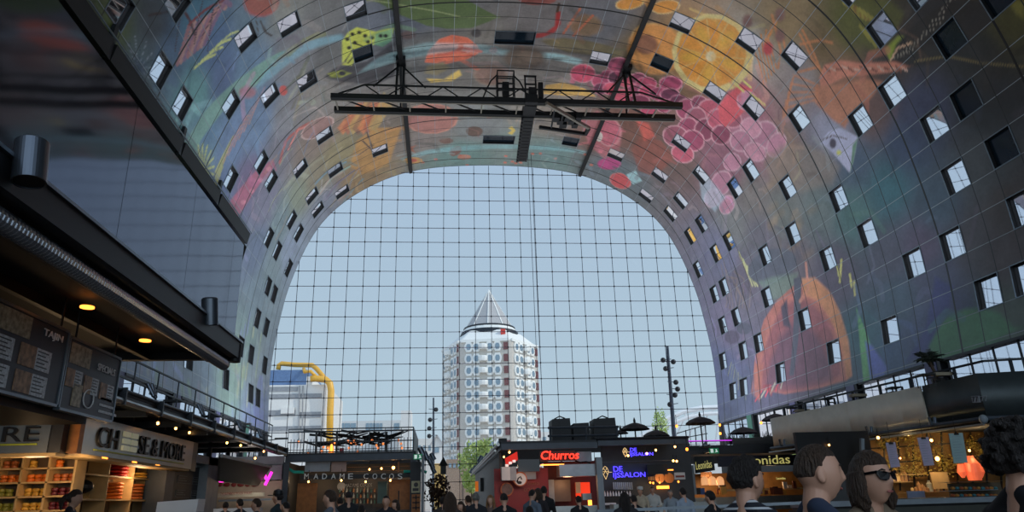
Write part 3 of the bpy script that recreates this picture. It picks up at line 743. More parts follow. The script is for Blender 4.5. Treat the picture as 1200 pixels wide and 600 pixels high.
[1,1,5,130,110,95,6,251,715,201,579,194,588],
[1,1,5,80,70,80,6,222,670,257,645,204,585],
[1,1,5,130,110,95,6,246,688,219,568,215,582],
[1,1,5,80,70,80,6,289,725,268,625,226,579],
[1,1,5,130,110,95,6,247,665,293,645,236,576],
[1,1,5,80,70,80,6,254,662,273,596,246,573],
[1,1,5,130,110,95,6,263,661,284,595,256,570],
[1,1,5,80,70,80,6,257,641,305,609,266,567],
[1,1,5,130,110,95,6,287,669,331,631,276,564],
[1,1,5,80,70,80,6,296,668,320,597,286,562],
[1,1,5,130,110,95,6,277,630,302,550,296,559],
[1,1,5,80,70,80,6,337,697,359,623,306,556],
[1,1,5,130,110,95,6,345,696,360,607,316,553],
[1,1,5,80,70,80,6,314,644,351,576,325,551],
[1,1,10,170,170,120,7,351,704,357,653,366,600],
[1,1,10,170,170,120,7,360,680,367,634,380,595],
[1,1,10,170,170,120,7,370,656,377,616,393,591],
[0,3,10,78,80,92,0,608,595,599,578,569,568,524,565,470,572,416,588,376,610,360,634,372,652,409,663,461,662,516,652,563,636,596,615],
[0,2,10,85,75,95,0,218,491,210,484,193,481,171,482,148,487,129,496,118,506,117,515,126,522,144,525,167,524,189,518,207,510,217,500],
[0,2,10,80,80,95,0,301,496,294,490,278,488,259,489,238,494,220,502,209,511,208,519,217,525,233,527,253,525,274,520,290,512,300,503],
[0,5,6,110,130,115,0,400,601,477,588,595,560,552,519,446,535],
[0,2,10,160,98,88,0,257,337,283,404,321,455,378,500,466,527,562,538,638,528,681,490,710,438,726,381,734,333,731,288,710,281,599,283,438,294],
[0,6,10,132,78,82,0,288,332,323,396,383,452,459,495,538,508,600,490,648,447,676,397,691,347,693,295,601,288,439,298],
[0,12,10,100,68,82,0,329,326,372,386,445,438,523,455,589,430,629,384,653,331,652,295,524,295],
[0,2,10,75,75,88,0,571,554,604,546,549,445,489,331,468,335,530,471],
[0,5,10,205,140,98,0,605,541,657,526,698,481,720,428,734,360,731,288,711,285,707,357,683,420,645,476,595,506],
[0,4,10,70,60,75,0,479,507,517,518,504,473,510,444,472,460],
[0,2,10,95,150,100,0,780,422,788,398,801,359,818,306,793,267,769,267,772,334],
[0,4,10,90,100,165,0,792,347,813,333,851,280,835,270,793,270],
[1,1,10,175,170,100,8,784,492,780,469],
[1,1,10,175,170,100,8,792,474,785,448],
[1,1,10,175,170,100,8,749,523,747,504],
[1,1,10,175,170,100,8,769,530,744,490],
[0,4,10,66,112,76,0,973,299,1000,322,1033,336,1073,337,1109,328,1140,310,1160,283,1175,280,1072,269,981,267],
[0,5,8,52,55,105,0,1019,409,1054,382,1037,350,1004,321,955,282,908,282,971,329],
[1,1,10,175,60,75,6,267,301,312,322],
[1,1,10,150,150,130,6,299,303,339,324],
[1,1,10,175,60,75,6,330,305,364,327],
[1,1,10,150,150,130,6,360,308,389,329],
[1,1,10,175,60,75,6,390,310,413,332],
[1,1,10,150,150,130,6,418,312,436,334],
[1,1,7,150,150,100,5,97,401,133,433],
[1,1,7,120,130,110,5,113,388,142,424],
[1,1,7,150,150,100,5,129,375,152,414],
[1,1,7,120,130,110,5,145,363,161,405],
[1,1,7,150,150,100,5,161,350,171,396],
[1,1,7,120,130,110,5,177,338,181,386],
[1,1,7,150,150,100,5,192,326,190,377],
[1,1,7,120,130,110,5,208,314,200,368],
[0,5,7,160,95,80,0,244,328,280,392,338,393,293,297]]
# ------------------------------------------------------------------ the hall: an extruded horseshoe vault
CX = 5.393
_half = [(20.2,0),(20.35,4),(20.6,8.4),(20.8,11),(20.85,13.6),(20.68,16.1),(20.35,18.4),(20.0,20.8),(19.4,22.8),(18.9,24.4),(18.4,25.7),
         (17.65,27.3),(16.6,28.8),(15.6,29.85),(14.2,31.05),(12.6,32.05),(11.2,32.85),(9.0,33.7),(6.8,34.17),(4.8,34.4),(2.4,34.56),(0,34.62)]
_h = np.array(_half)*[1.00844, 1.01116]
_full = np.vstack([np.c_[CX+_h[:, 0], _h[:, 1]], np.c_[CX-_h[::-1, 0], _h[::-1, 1]][1:]])
_S = np.r_[0, np.cumsum(np.hypot(*np.diff(_full, axis=0).T))]
ST = _S[-1]; _ss = np.linspace(0, ST, 2001)
def _sm(a, k=60):
    ker = np.hanning(2*k+1); ker /= ker.sum()
    return np.convolve(np.r_[2*a[0]-a[k:0:-1], a, 2*a[-1]-a[-2:-k-2:-1]], ker, 'valid')
_fx = _sm(np.interp(_ss, _S, _full[:, 0])); _fz = _sm(np.interp(_ss, _S, _full[:, 1])) - 0.207
PS = ST/63.0                      # panel pitch round the arch
PU = 1.6; Y1 = 66.8               # panel pitch along the hall, far end
def arc(v):                       # v in panels -> (x, z)
    s = np.asarray(v)*PS; return np.interp(s, _ss, _fx), np.interp(s, _ss, _fz)
def arcn(v):                      # inward normal
    x0, z0 = arc(v-.05); x1, z1 = arc(v+.05); t = np.array([x1-x0, z1-z0]); t /= np.hypot(*t)
    return Vector((-t[1], 0, t[0])), Vector((t[0], 0, t[1]))
WROWS = {7: [2,3.5,8,13,17,22,23.5], 9: [1,4,6,11,19,21,24], 11: [2,4,8,14,17,22,24], 13: [2,3.5,9,12,16,22,23.5], 15: [1,4,6,13,19,21,24,26],
         17: [2,4,9,11,16,22,24], 19: [1.5,3.5,7,14,18,22], 21: [1,4,8,13,17], 24: [3.5,13,16], 27: [3.5,12], 39: [3.5,13,16],
         42: [1,4,8,13,17], 44: [1.5,3.5,7,14,18], 46: [2,4,9,11,16,22], 48: [1,4,6,13,19,21,24], 50: [2,3.5,9], 52: [2,4],
         54: [1,4,6], 56: [2,3.5,8,13]}
WINS = [(c, j, 1.0) for j, cs in WROWS.items() for c in cs] + [(3, 31.5, 2.0), (13, 31.5, 2.0)]
SUB = 16; NU = 29; V0, V1 = 5.375, 57.625
nu = NU*SUB; nv = int(round((V1-V0)*SUB))
U = np.linspace(0, NU, nu+1); V = V0 + np.arange(nv+1)/SUB
# ---- the printed artwork of the panels, painted per vertex in panel coordinates
PU_, PV_ = np.meshgrid(U, V, indexing='ij')
img = np.zeros((nu+1, nv+1, 3)); wsum = np.zeros((nu+1, nv+1))
def lin(c): return np.array(srgb(c))
for (u, v, r, g, b) in MURAL_BASE:
    u /= 50; v /= 50
    q = 1.0/((PU_-u)**2*0.8+(PV_-v)**2+0.35)**2.2
    img += q[..., None]*lin((r, g, b)); wsum += q
img /= wsum[..., None]
def _paint(mask, ui, vi, c, a):
    img[ui[0]:ui[1], vi[0]:vi[1]] += (mask*a)[..., None]*(lin(c)-img[ui[0]:ui[1], vi[0]:vi[1]])
def _win(q, pad):
    q = np.array(q); u0, v0 = q.min(0)-pad; u1, v1 = q.max(0)+pad
    a = [int(max(0, u0*SUB)), int(min(nu+1, u1*SUB+2))]; b = [int(max(0, (v0-V0)*SUB)), int(min(nv+1, (v1-V0)*SUB+2))]
    return a, b
def _segd(x, y, p, q):
    d = np.subtract(q, p); L = (d**2).sum()+1e-9
    t = np.clip(((x-p[0])*d[0]+(y-p[1])*d[1])/L, 0, 1)
    return np.hypot(x-p[0]-t*d[0], y-p[1]-t*d[1])
ART = []                     # (kind, polygon, colour, width, softness, opacity)
for k in MURAL_ART:
    col = tuple(k[3:6]); n0 = 7+(3 if k[0] == 0 and k[6] else 0); q = [(a/50, b/50) for a, b in zip(k[n0::2], k[n0+1::2])]
    if k[0] == 0:
        if k[6]:
            ART.append(('p', q, tuple(k[7:10]), 0, k[1]/50, k[2]/10)); cc = np.mean(q, 0); q = [tuple(cc+(np.array(p)-cc)*.92) for p in q]
        ART.append(('p', q, col, 0, k[1]/50, k[2]/10))
    else: ART.append(('s', q, col, k[6]/50, k[1]/50, k[2]/10))
for (kd, q, c, wd, soft, al) in ART:
    w_ = wd+soft
    ui, vi = _win(q, w_+.1)
    if ui[1] <= ui[0] or vi[1] <= vi[0]: continue
    x = PU_[ui[0]:ui[1], vi[0]:vi[1]]; y = PV_[ui[0]:ui[1], vi[0]:vi[1]]
    d = np.full(x.shape, 1e9)
    if kd == 'p':
        ins = np.zeros(x.shape, bool); n = len(q)
        for i in range(n):
            p0, p1 = q[i], q[(i+1) % n]; d = np.minimum(d, _segd(x, y, p0, p1))
            if p0[1] != p1[1]:
                cr = ((p0[1] > y) != (p1[1] > y)) & (x < (p1[0]-p0[0])*(y-p0[1])/(p1[1]-p0[1])+p0[0]); ins ^= cr
        m_ = np.clip(0.5+np.where(ins, d, -d)/(2*max(soft, .03)), 0, 1)
    else:
        for i in range(len(q)-1): d = np.minimum(d, _segd(x, y, q[i], q[i+1]))
        m_ = np.clip((wd/2+soft/2-d)/max(soft, .03), 0, 1)
    _paint(m_, ui, vi, c, al)
# loose brush marks in the tone of what they cross
_rg = np.random.RandomState(11)
for _k in range(520):
    u0 = _rg.uniform(0, NU); v0 = _rg.uniform(V0, V1); an = _rg.uniform(0, PI); L_ = _rg.uniform(.4, 2.4); w0 = _rg.uniform(.04, .28)
    q = [(u0, v0), (u0+math.cos(an)*L_*.5, v0+math.sin(an)*L_*.5), (u0+math.cos(an+.5)*L_, v0+math.sin(an+.5)*L_)]
    ui, vi = _win(q, w0+.1)
    if ui[1] <= ui[0]+1 or vi[1] <= vi[0]+1: continue
    x = PU_[ui[0]:ui[1], vi[0]:vi[1]]; y = PV_[ui[0]:ui[1], vi[0]:vi[1]]; d = np.minimum(_segd(x, y, q[0], q[1]), _segd(x, y, q[1], q[2]))
    loc = img[(ui[0]+ui[1])//2-1, (vi[0]+vi[1])//2-1]; tint = loc*_rg.uniform(.45, 1.9)*np.array([_rg.uniform(.8, 1.25), 1, _rg.uniform(.8, 1.25)])
    m_ = np.clip((w0/2+.05-d)/.07, 0, 1)*_rg.uniform(.25, .6); blk = img[ui[0]:ui[1], vi[0]:vi[1]]; blk += m_[..., None]*(tint-blk)
ART_GAIN = 1.75
img *= ART_GAIN; mx_ = img.max(2, keepdims=True); lum_ = img.mean(2, keepdims=True)
img = lum_+(img-lum_)*.95; img *= np.minimum(1, .8/np.maximum(mx_, 1e-4)); img = np.clip(img, 0.006, 0.85)
# ---- panel material: semi-gloss aluminium, hairline joints from the panel coordinates, the pale ones a painted edge highlight
def panel_material(name, attr=True, base=(95, 95, 100)):
    m = bpy.data.materials.new(name); m.use_nodes = True; t = m.node_tree; L = t.links; b = t.nodes['Principled BSDF']
    uv = t.nodes.new('ShaderNodeUVMap'); uv.uv_map = 'panel'; sx = t.nodes.new('ShaderNodeSeparateXYZ'); L.new(uv.outputs[0], sx.inputs[0])
    def mth(op, a, b_=None):
        n = t.nodes.new('ShaderNodeMath'); n.operation = op
        for i, v in enumerate((a, b_)):
            if v is None: continue
            if isinstance(v, (int, float)): n.inputs[i].default_value = v
            else: L.new(v, n.inputs[i])
        return n.outputs[0]
    def line(c, period, half, off=0.0):      # 1 on a joint
        x = mth('DIVIDE', mth('ADD', c, off), period); f = mth('FRACT', x); g = mth('MINIMUM', f, mth('SUBTRACT', 1.0, f))
        return mth('LESS_THAN', g, half/period)
    u_, v_ = sx.outputs['X'], sx.outputs['Y']
    light = line(v_, 1.0, 0.011, 0.5); dark = line(u_, 1.0, 0.018); heavy = line(u_, 5.0, 0.04, -1.0+0.0)  # light: edges catching the light, put in as a pale line
    nz = t.nodes.new('ShaderNodeTexNoise'); nz.inputs['Scale'].default_value = 1.7; nz.inputs['Detail'].default_value = 6; L.new(uv.outputs[0], nz.inputs['Vector'])
    nf = t.nodes.new('ShaderNodeTexNoise'); nf.inputs['Scale'].default_value = 9; nf.inputs['Detail'].default_value = 5; L.new(uv.outputs[0], nf.inputs['Vector'])
    wn = t.nodes.new('ShaderNodeTexWhiteNoise'); fl = t.nodes.new('ShaderNodeVectorMath'); fl.operation = 'FLOOR'
    ad = t.nodes.new('ShaderNodeVectorMath'); ad.operation = 'ADD'; ad.inputs[1].default_value = (0, .5, 0); L.new(uv.outputs[0], ad.inputs[0]); L.new(ad.outputs[0], fl.inputs[0]); L.new(fl.outputs[0], wn.inputs['Vector'])
    if attr:
        at = t.nodes.new('ShaderNodeAttribute'); at.attribute_name = 'art'; src = at.outputs['Color']
    else:
        rg = t.nodes.new('ShaderNodeRGB'); rg.outputs[0].default_value = srgb(base)+(1,); src = rg.outputs[0]
    v1 = mth('ADD', mth('MULTIPLY', nz.outputs['Fac'], 0.7), mth('MULTIPLY', nf.outputs['Fac'], 0.5)); v1 = mth('ADD', v1, mth('MULTIPLY', wn.outputs['Value'], 0.16)); v1 = mth('ADD', v1, 0.32)
    mul = t.nodes.new('ShaderNodeMix'); mul.data_type = 'RGBA'; mul.blend_type = 'MULTIPLY'; mul.inputs[0].default_value = 1
    cb = t.nodes.new('ShaderNodeCombineColor'); [L.new(v1, cb.inputs[i]) for i in range(3)]
    L.new(src, mul.inputs[6]); L.new(cb.outputs[0], mul.inputs[7])
    def mix(fac, a, col):
        n = t.nodes.new('ShaderNodeMix'); n.data_type = 'RGBA'; L.new(fac, n.inputs[0]); L.new(a, n.inputs[6]); n.inputs[7].default_value = srgb(col)+(1,); return n.outputs[2]
    c = mix(light, mul.outputs[2], (150, 160, 168)); c = mix(dark, c, (30, 32, 36)); c = mix(heavy, c, (10, 11, 13))
    L.new(c, b.inputs['Base Color']); b.inputs['Roughness'].default_value = 0.3; b.inputs['Specular IOR Level'].default_value = 0.5
    # each panel sits a hair out of plane and its sheet is slightly pillowed
    bp = t.nodes.new('ShaderNodeBump'); bp.inputs['Strength'].default_value = 0.35; bp.inputs['Distance'].default_value = 0.1
    lo = t.nodes.new('ShaderNodeTexNoise'); lo.inputs['Scale'].default_value = 1.3; lo.inputs['Detail'].default_value = 1; L.new(uv.outputs[0], lo.inputs['Vector'])
    L.new(mth('ADD', mth('MULTIPLY', lo.outputs['Fac'], 1.0), mth('MULTIPLY', mth('MAXIMUM', dark, light), -0.3)), bp.inputs['Height']); L.new(bp.outputs[0], b.inputs['Normal'])
    return m
M_ART = panel_material('printed_panels'); M_PLAIN = panel_material('plain_panels', False)
hole = np.zeros((nu, nv), bool)
for c, j, wj in WINS:
    a0 = int(round(c*SUB)); b0 = int(round((j-wj/2-V0)*SUB)); hole[a0:a0+SUB, max(b0, 0):b0+int(SUB*wj)] = True
def vault_piece(name, v0, v1):
    b0, b1 = int(round((v0-V0)*SUB)), int(round((v1-V0)*SUB)); b0 = max(b0, 0); b1 = min(b1, nv)
    k = b1-b0+1; x, z = arc(V[b0:b1+1])
    co = np.empty((nu+1, k, 3)); co[..., 0] = x; co[..., 2] = z; co[..., 1] = (Y1-U*PU)[:, None]
    idx = np.arange((nu+1)*k).reshape(nu+1, k); ok = ~hole[:, b0:b1]
    f = np.stack([idx[:-1, :-1][ok], idx[:-1, 1:][ok], idx[1:, 1:][ok], idx[1:, :-1][ok]], -1)
    me = bpy.data.meshes.new(name); nf = len(f)
    me.vertices.add(co.size//3); me.vertices.foreach_set('co', co.ravel())
    me.loops.add(nf*4); me.loops.foreach_set('vertex_index', f.ravel().astype(np.int32))
    me.polygons.add(nf); me.polygons.foreach_set('loop_start', np.arange(nf, dtype=np.int32)*4)
    me.polygons.foreach_set('use_smooth', np.ones(nf, bool))
    uvl = me.uv_layers.new(name='panel'); uu = np.stack(np.meshgrid(U, V[b0:b1+1], indexing='ij'), -1).reshape(-1, 2)
    uvl.data.foreach_set('uv', uu[f.ravel()].ravel().astype(np.float32))
    at = me.attributes.new('art', 'FLOAT_COLOR', 'POINT'); cc = np.ones((co.size//3, 4), np.float32); cc[:, :3] = img[:, b0:b1+1].reshape(-1, 3)
    at.data.foreach_set('color', cc.ravel()); me.update(); me.validate()
    return tag(link(name, me, M_ART), kind='structure')
vault_piece('wall_right', V0, 19.5); vault_piece('ceiling', 19.5, 43.5); vault_piece('wall_left', 43.5, V1)
def strip_mesh(name, u0, u1, du, v0, v1, dv, m, off=0.0):
    us = np.arange(u0, u1+1e-6, du); vs = np.arange(v0, v1+1e-6, dv); x, z = arc(vs); pts = []; uvs = []
    for u in us:
        for i, v in enumerate(vs):
            n, _t = arcn(v); pts.append((x[i]-n.x*off, Y1-u*PU, z[i]-n.z*off)); uvs.append((u, v))
    k = len(vs); f = [(a*k+b, a*k+b+1, (a+1)*k+b+1, (a+1)*k+b) for a in range(len(us)-1) for b in range(k-1)]
    me = bpy.data.meshes.new(name); me.from_pydata(pts, [], f); ul = me.uv_layers.new(name='panel')
    for lp in me.loops: ul.data[lp.index].uv = uvs[lp.vertex_index]
    me.polygons.foreach_set('use_smooth', [True]*len(f)); me.update()
    return tag(link(name, me, m), kind='structure')
strip_mesh('ceiling', 29, 52, 1, V0, V1, .25, M_PLAIN)          # the same vault going on overhead and behind
M_SHELL = mat('outer_shell', (120, 120, 122), 0.8)
strip_mesh('wall_outer', 0, 52, 4, -0.0, 63.0, 1, M_SHELL, off=3.0)   # the apartment building's outside, keeps the sun out
# rim of the arch at the far end
mb = MB()
vs = np.arange(0, 63.01, .5); x, z = arc(vs)
for i in range(len(vs)-1):
    n0, _ = arcn(vs[i]); n1, _ = arcn(vs[i+1])
    a = Vector((x[i], Y1, z[i])); b = Vector((x[i+1], Y1, z[i+1]))
    mb.add([a, b, b-n1*3.0, a-n0*3.0], [(0, 1, 2, 3)])
mb.build('wall_end', M_SHELL, kind='structure')
# ---- window openings of the flats
M_REV = mat('window_reveal', (26, 27, 30), 0.5); M_FRM = mat('window_edge', (118, 130, 140), 0.35, 0.6)
M_PANE = mat('coated_pane', (240, 241, 250), 0.02, 0.97, var=0.02)
M_LITP = mat('warm_pane', (230, 150, 70), 0.2, 0.3, em=(255, 170, 80), es=0.35)
M_DPANE = mat('dark_pane', (26, 40, 52), 0.08, 0.3, var=.05)
DARKW = {(13, 31.5), (3, 31.5), (13, 39), (13, 24), (3.5, 27), (24, 15), (23.5, 13), (24, 11), (26, 15)}  # near right ones put a dark wall's reflection into the pane colour
wn = 0
for c, j, wj in WINS:
    wn += 1; hv = wj/2; off = Vector((0, Y1-(c+.5)*PU, 0))
    x0, z0 = arc(j); n, t = arcn(j); C = Vector((float(x0), 0, float(z0)))+off
    e0 = arc(j-hv); e1 = arc(j+hv)
    P = lambda v, y, d: Vector((float(arc(j+v)[0]), off.y+y, float(arc(j+v)[1])))-n*d
    D = 0.21; mb = MB()
    for (a, b) in (((-hv, -.8), (-hv, .8)), ((hv, .8), (hv, -.8)), ((-hv, .8), (hv, .8)), ((hv, -.8), (-hv, -.8))):
        mb.add([P(*a, 0), P(*b, 0), P(*b, D), P(*a, D)], [(0, 1, 2, 3)])
    fr = mb.build('window_%d' % wn, M_REV, kind='structure')
    mb = MB(); r = .022
    q = [P(-hv, -.8, 0), P(hv, -.8, 0), P(hv, .8, 0), P(-hv, .8, 0)]
    for i in range(4): mb.bar(q[i]+n*.012, q[(i+1) % 4]+n*.012, .05, .03, up=n)
    mb.build('window_edge', M_FRM, fr)
    mb = MB(); h2 = hv-.02; q = [P(-h2, -.78, D-.02), P(h2, -.78, D-.02), P(h2, .78, D-.02), P(-h2, .78, D-.02)]
    tt = (q[1]-q[0])
    mb.prism(q, -n*.03); mb.build('pane', M_DPANE if (c, j) in DARKW else M_PANE, fr)
# ---- floor, base walls and the gallery glazing under the panels
M_FLOOR = mat('market_floor', (86, 84, 82), 0.35, scale=0.6)
tag(MB().box((-19, -20, -.3), (30, 66.8, 0)).build('floor', M_FLOOR, kind='structure'), kind='structure')
M_DARK = mat('dark_metal', (40, 44, 50), 0.45, 0.4); M_POST = mat('gallery_post', (60, 64, 78), 0.5)
M_GPANE = mat('gallery_glass', (236, 238, 250), 0.02, 0.97, var=0.02)
M_BASE = mat('base_wall', (52, 54, 58), 0.6)
for side in (1, -1):
    nm = 'right' if side > 0 else 'left'
    mb = MB(); vs = [0, 1, 2, 2.9]; vs = vs if side > 0 else [63-v for v in vs]
    for a, b in zip(vs[:-1], vs[1:]):
        xa, za = arc(a); xb, zb = arc(b)
        mb.add([(xa, -16, max(0,za)), (xb, -16, zb), (xb, 66.8, zb), (xa, 66.8, max(0,za))], [(0, 1, 2, 3)])
    mb.build('wall_base_'+nm, M_BASE, kind='structure')
    va, vb = (2.9, 5.375) if side > 0 else (60.1, 57.625)
    xa, za = map(float, arc(va)); xb, zb = map(float, arc(vb)); mb = MB(); k = 0.0
    # long glazed openings between painted piers, one every eight metres
    y = 66.8; gi = 0
    while y > 14:
        y0 = y-8.0; x_in = xb+0.25*side
        gl = empty('window_%d' % (wn+1), (x_in, (y+y0)/2, za), kind='structure'); wn += 1; gi += 1
        MB().box((x_in, y0+1.5, za), (x_in+.04*side, y-.1, zb)).build('pane', M_GPANE, gl)
        m2 = MB()
        for q in range(5): yy = y0+1.5+q*1.6; m2.box((x_in-.05*side, yy-.025, za), (x_in, yy+.025, zb))
        m2.box((xb-.05*side, y0+1.5, zb-.12), (x_in+.1*side, y-.1, zb)); m2.build('mullions', M_DARK, gl)
        c = [(86, 88, 130), (70, 120, 105), (84, 84, 125), (100, 104, 140)][gi % 4]
        MB().box((xb-.01, y0+.55, za), (xb+.5*side, y0+1.5, zb)).build('pillar_%s' % nm, mat('pier_%d' % (gi % 4), c, 0.5), kind='structure')
        MB().box((xb+.02*side, y0+.25, za), (xb+.5*side, y0+.55, zb)).build('pillar_%s' % nm, M_DARK, kind='structure')
        y = y0
    MB().box((xb+.6*side, 12, za), (xb+.8*side, 66.8, zb)).build('wall_gallery_'+nm, M_BASE, kind='structure')
# ---- ceiling rails (two dark rails the whole length) and the black trunking on the left wall
M_BLACK = mat('black_steel', (20, 22, 25), 0.5, 0.3)
for v, lab in ((57.13/PS, 'left of the two long black steel rails running along the ceiling'), (39.35/PS, 'right of the two long black steel rails running along the ceiling')):
    x, z = map(float, arc(v)); n, t = arcn(v)
    MB().bar((x+n.x*.3, 12, z+n.z*.3), (x+n.x*.3, 66.2, z+n.z*.3), .34, .4, up=n).build('ceiling_rail', M_BLACK, label=lab, cat='rail', group='long rails under the vault')
v = 75.7/PS; x, z = map(float, arc(v)); n, t = arcn(v)
rt = empty('wall_trunking', (x, 36, z), 'long black trunking rail running up the left wall beside the dark glossy panel', 'rail')
for a, b in ((20, 27.6), (28.0, 36.6), (37.0, 43.6), (44.0, 51.2)):
    MB().bar((x+n.x*.2, a, z+n.z*.2), (x+n.x*.2, b, z+n.z*.2), .85, .4, up=n).build('trunking_section', mat('trunking_black', (9, 10, 12), .6), rt)
MB().bar((x+n.x*.45+t.x*-.5, 20, z+n.z*.45-t.z*.5), (x+n.x*.45-t.x*.5, 51.3, z+n.z*.45-t.z*.5), .06, .06).build('edge_strip', M_FRM, rt)
for y in (27.8, 36.8, 43.8): MB().bar((x-t.x*1.2+n.x*.1, y, z-t.z*1.2), (x+t.x*.5+n.x*.3, y, z+t.z*.5), .3, .2).build('bracket', M_DARK, rt)
# ---- the far end: glass hung in a cable net
M_CABLE = mat('steel_cable', (52, 50, 70), 0.4, 0.6)
def thin_glass(name, tint=(0.93, 0.96, 0.97)):
    m = bpy.data.materials.new(name); m.use_nodes = True; t = m.node_tree; t.nodes.clear()
    o = t.nodes.new('ShaderNodeOutputMaterial'); tr = t.nodes.new('ShaderNodeBsdfTransparent'); gl = t.nodes.new('ShaderNodeBsdfGlossy'); mx = t.nodes.new('ShaderNodeMixShader'); lw = t.nodes.new('ShaderNodeFresnel')
    lw.inputs['IOR'].default_value = 1.25; gl.inputs['Roughness'].default_value = 0.02; tr.inputs['Color'].default_value = tint+(1,)
    nz = t.nodes.new('ShaderNodeTexNoise'); nz.inputs['Scale'].default_value = 0.2
    t.links.new(lw.outputs[0], mx.inputs[0]); t.links.new(tr.outputs[0], mx.inputs[1]); t.links.new(gl.outputs[0], mx.inputs[2]); t.links.new(mx.outputs[0], o.inputs[0]); return m
M_GLASS = thin_glass('facade_glass')
YF = 66.5
vs = np.arange(0, 63.01, 1.0); ax_, az_ = arc(vs)
pts = [Vector((float(a), YF+.12, float(max(b, 0)))) for a, b in zip(ax_, az_)]
MB().add(pts, [tuple(range(len(pts)))]).build('window_0', M_GLASS, kind='structure')
net = empty('cable_net', (CX, YF, 0), 'vast net of thin dark cables holding the glass end wall under the arch', 'cable net')
def halfx(z):                    # inner x range of the arch at height z
    L = [(x_, z_) for x_, z_ in zip(_fx, _fz) if abs(z_-z) < .06]
    xs = [p[0] for p in L]; return (min(xs), max(xs)) if xs else None
def topz(x):
    i = np.argmin(np.where(_fz > 13.6, np.abs(_fx-x), 1e9)); return float(_fz[i])
GX = 1.536; gx0 = float(PY(538, 300, YF).x)
xs = [gx0+GX*k for k in range(-12, 18)]; xs = [x_ for x_ in xs if -15.3 < x_ < 25.9]
gz0 = float(PY(600, 353, YF).z); zs = [gz0+1.512*k for k in range(-14, 16)]; zs = [z_ for z_ in zs if 0.5 < z_ < 34.3]
for x_ in xs:
    zt = topz(x_)-.2; ax2 = abs(x_-CX); zb0 = 0.0
    if ax2 > 20.25: zb0 = float(min(z_ for x2, z_ in zip(_fx, _fz) if abs(x2-CX) > ax2+.1))
    MB().tube([(x_, YF, zb0), (x_, YF, zt)], .028, 6).build('vertical_cable', M_CABLE, net)
for z_ in zs:
    h_ = halfx(z_)
    if h_: MB().tube([(h_[0]+.1, YF, z_), (h_[1]-.1, YF, z_)], .03, 6).build('horizontal_cable', M_CABLE, net)
clamps = []
for z_ in zs:
    h_ = halfx(z_)
    for x_ in xs:
        if h_ and h_[0]+.2 < x_ < h_[1]-.2: clamps.append((x_, z_))
clamps.sort(key=lambda p: p[1]); rest = MB(); cm = None
for i, (x_, z_) in enumerate(clamps):
    if i < 100: MB().cbox((x_, YF-.02, z_), (.12, .1, .12)).build('clamp', M_DARK, net)
    else: rest.cbox((x_, YF-.02, z_), (.12, .1, .12))
tag(rest.build('clamp', M_DARK, net), kind='stuff')
# ---- maintenance gantry under the vault
M_GAN = mat('gantry_steel', (26, 29, 32), 0.5, 0.4); M_GANL = mat('gantry_edge', (120, 116, 108), 0.45, 0.3)
ZD = 30.0
A = PZ(387, 107, ZD); B = PZ(800, 129, ZD)
Yn = (A.y+B.y)/2; Yf = (PZ(392, 127, ZD).y+PZ(795, 139, ZD).y)/2
gx_a, gx_b = PY(388, 107, Yn).x, PY(800, 128, Yn).x
g = empty('gantry', ((gx_a+gx_b)/2, (Yn+Yf)/2, ZD), 'black steel lattice maintenance gantry hanging across under the painted ceiling', 'gantry')
for y, nm in ((Yn, 'near'), (Yf, 'far')):
    MB().bar((gx_a, y, ZD), (gx_b, y, ZD), .3, .4).build('main_beam', M_GAN, g)
    MB().bar((gx_a, y+.2, ZD-.22), (gx_b, y+.2, ZD-.22), .12, .06).build('beam_flange', M_GANL, g)
ht = 1.05
MB().bar((gx_a+2.4, Yn, ZD+ht), (gx_b-3.2, Yn, ZD+ht), .1, .12).build('top_chord', M_GAN, g)
MB().bar((gx_a, Yn, ZD), (gx_a+2.4, Yn, ZD+ht), .1, .1).build('end_brace', M_GAN, g)
MB().bar((gx_b, Yn, ZD), (gx_b-3.2, Yn, ZD+ht), .1, .1).build('end_brace', M_GAN, g)
k = 0; x = gx_a+2.4; st = 1.45; up = True
while x+st < gx_b-3.2:
    a, b = ((x, Yn, ZD+ht), (x+st, Yn, ZD)) if up else ((x, Yn, ZD), (x+st, Yn, ZD+ht))
    MB().bar(a, b, .07, .07).build('diagonal', M_GAN, g); x += st; up = not up
x = gx_a+.3
while x < gx_b-.3:
    MB().bar((x, Yn, ZD-.1), (x, Yf, ZD-.1), .1, .1).build('cross_member', M_GANL, g)
    if x+2.6 < gx_b: MB().bar((x, Yn+.1, ZD+.05), (x+2.4, Yf-.1, ZD+.05), .09, .09).build('deck_brace', M_GAN, g)
    x += 2.7
# hangers up to the rails
for v in (57.13/PS, 39.35/PS):
    rx, rz = map(float, arc(v)); rz -= .4; rx += 0.1
    hg = MB()
    for dx in (-1.9, 1.9): hg.bar((rx, (Yn+Yf)/2, rz), (rx+dx, Yn, ZD+ht*.9), .12, .12)
    for dx in (-.25, .25): hg.bar((rx+dx, (Yn+Yf)/2, rz+.2), (rx+dx, Yn, ZD), .16, .16)
    hg.bar((rx, (Yn+Yf)/2, rz), (rx, Yf, ZD), .12, .12)
    hg.build('hanger', M_GAN, g)
    MB().cbox((rx, (Yn+Yf)/2, rz+.15), (.7, 1.4, .4)).build('trolley', M_GAN, g)
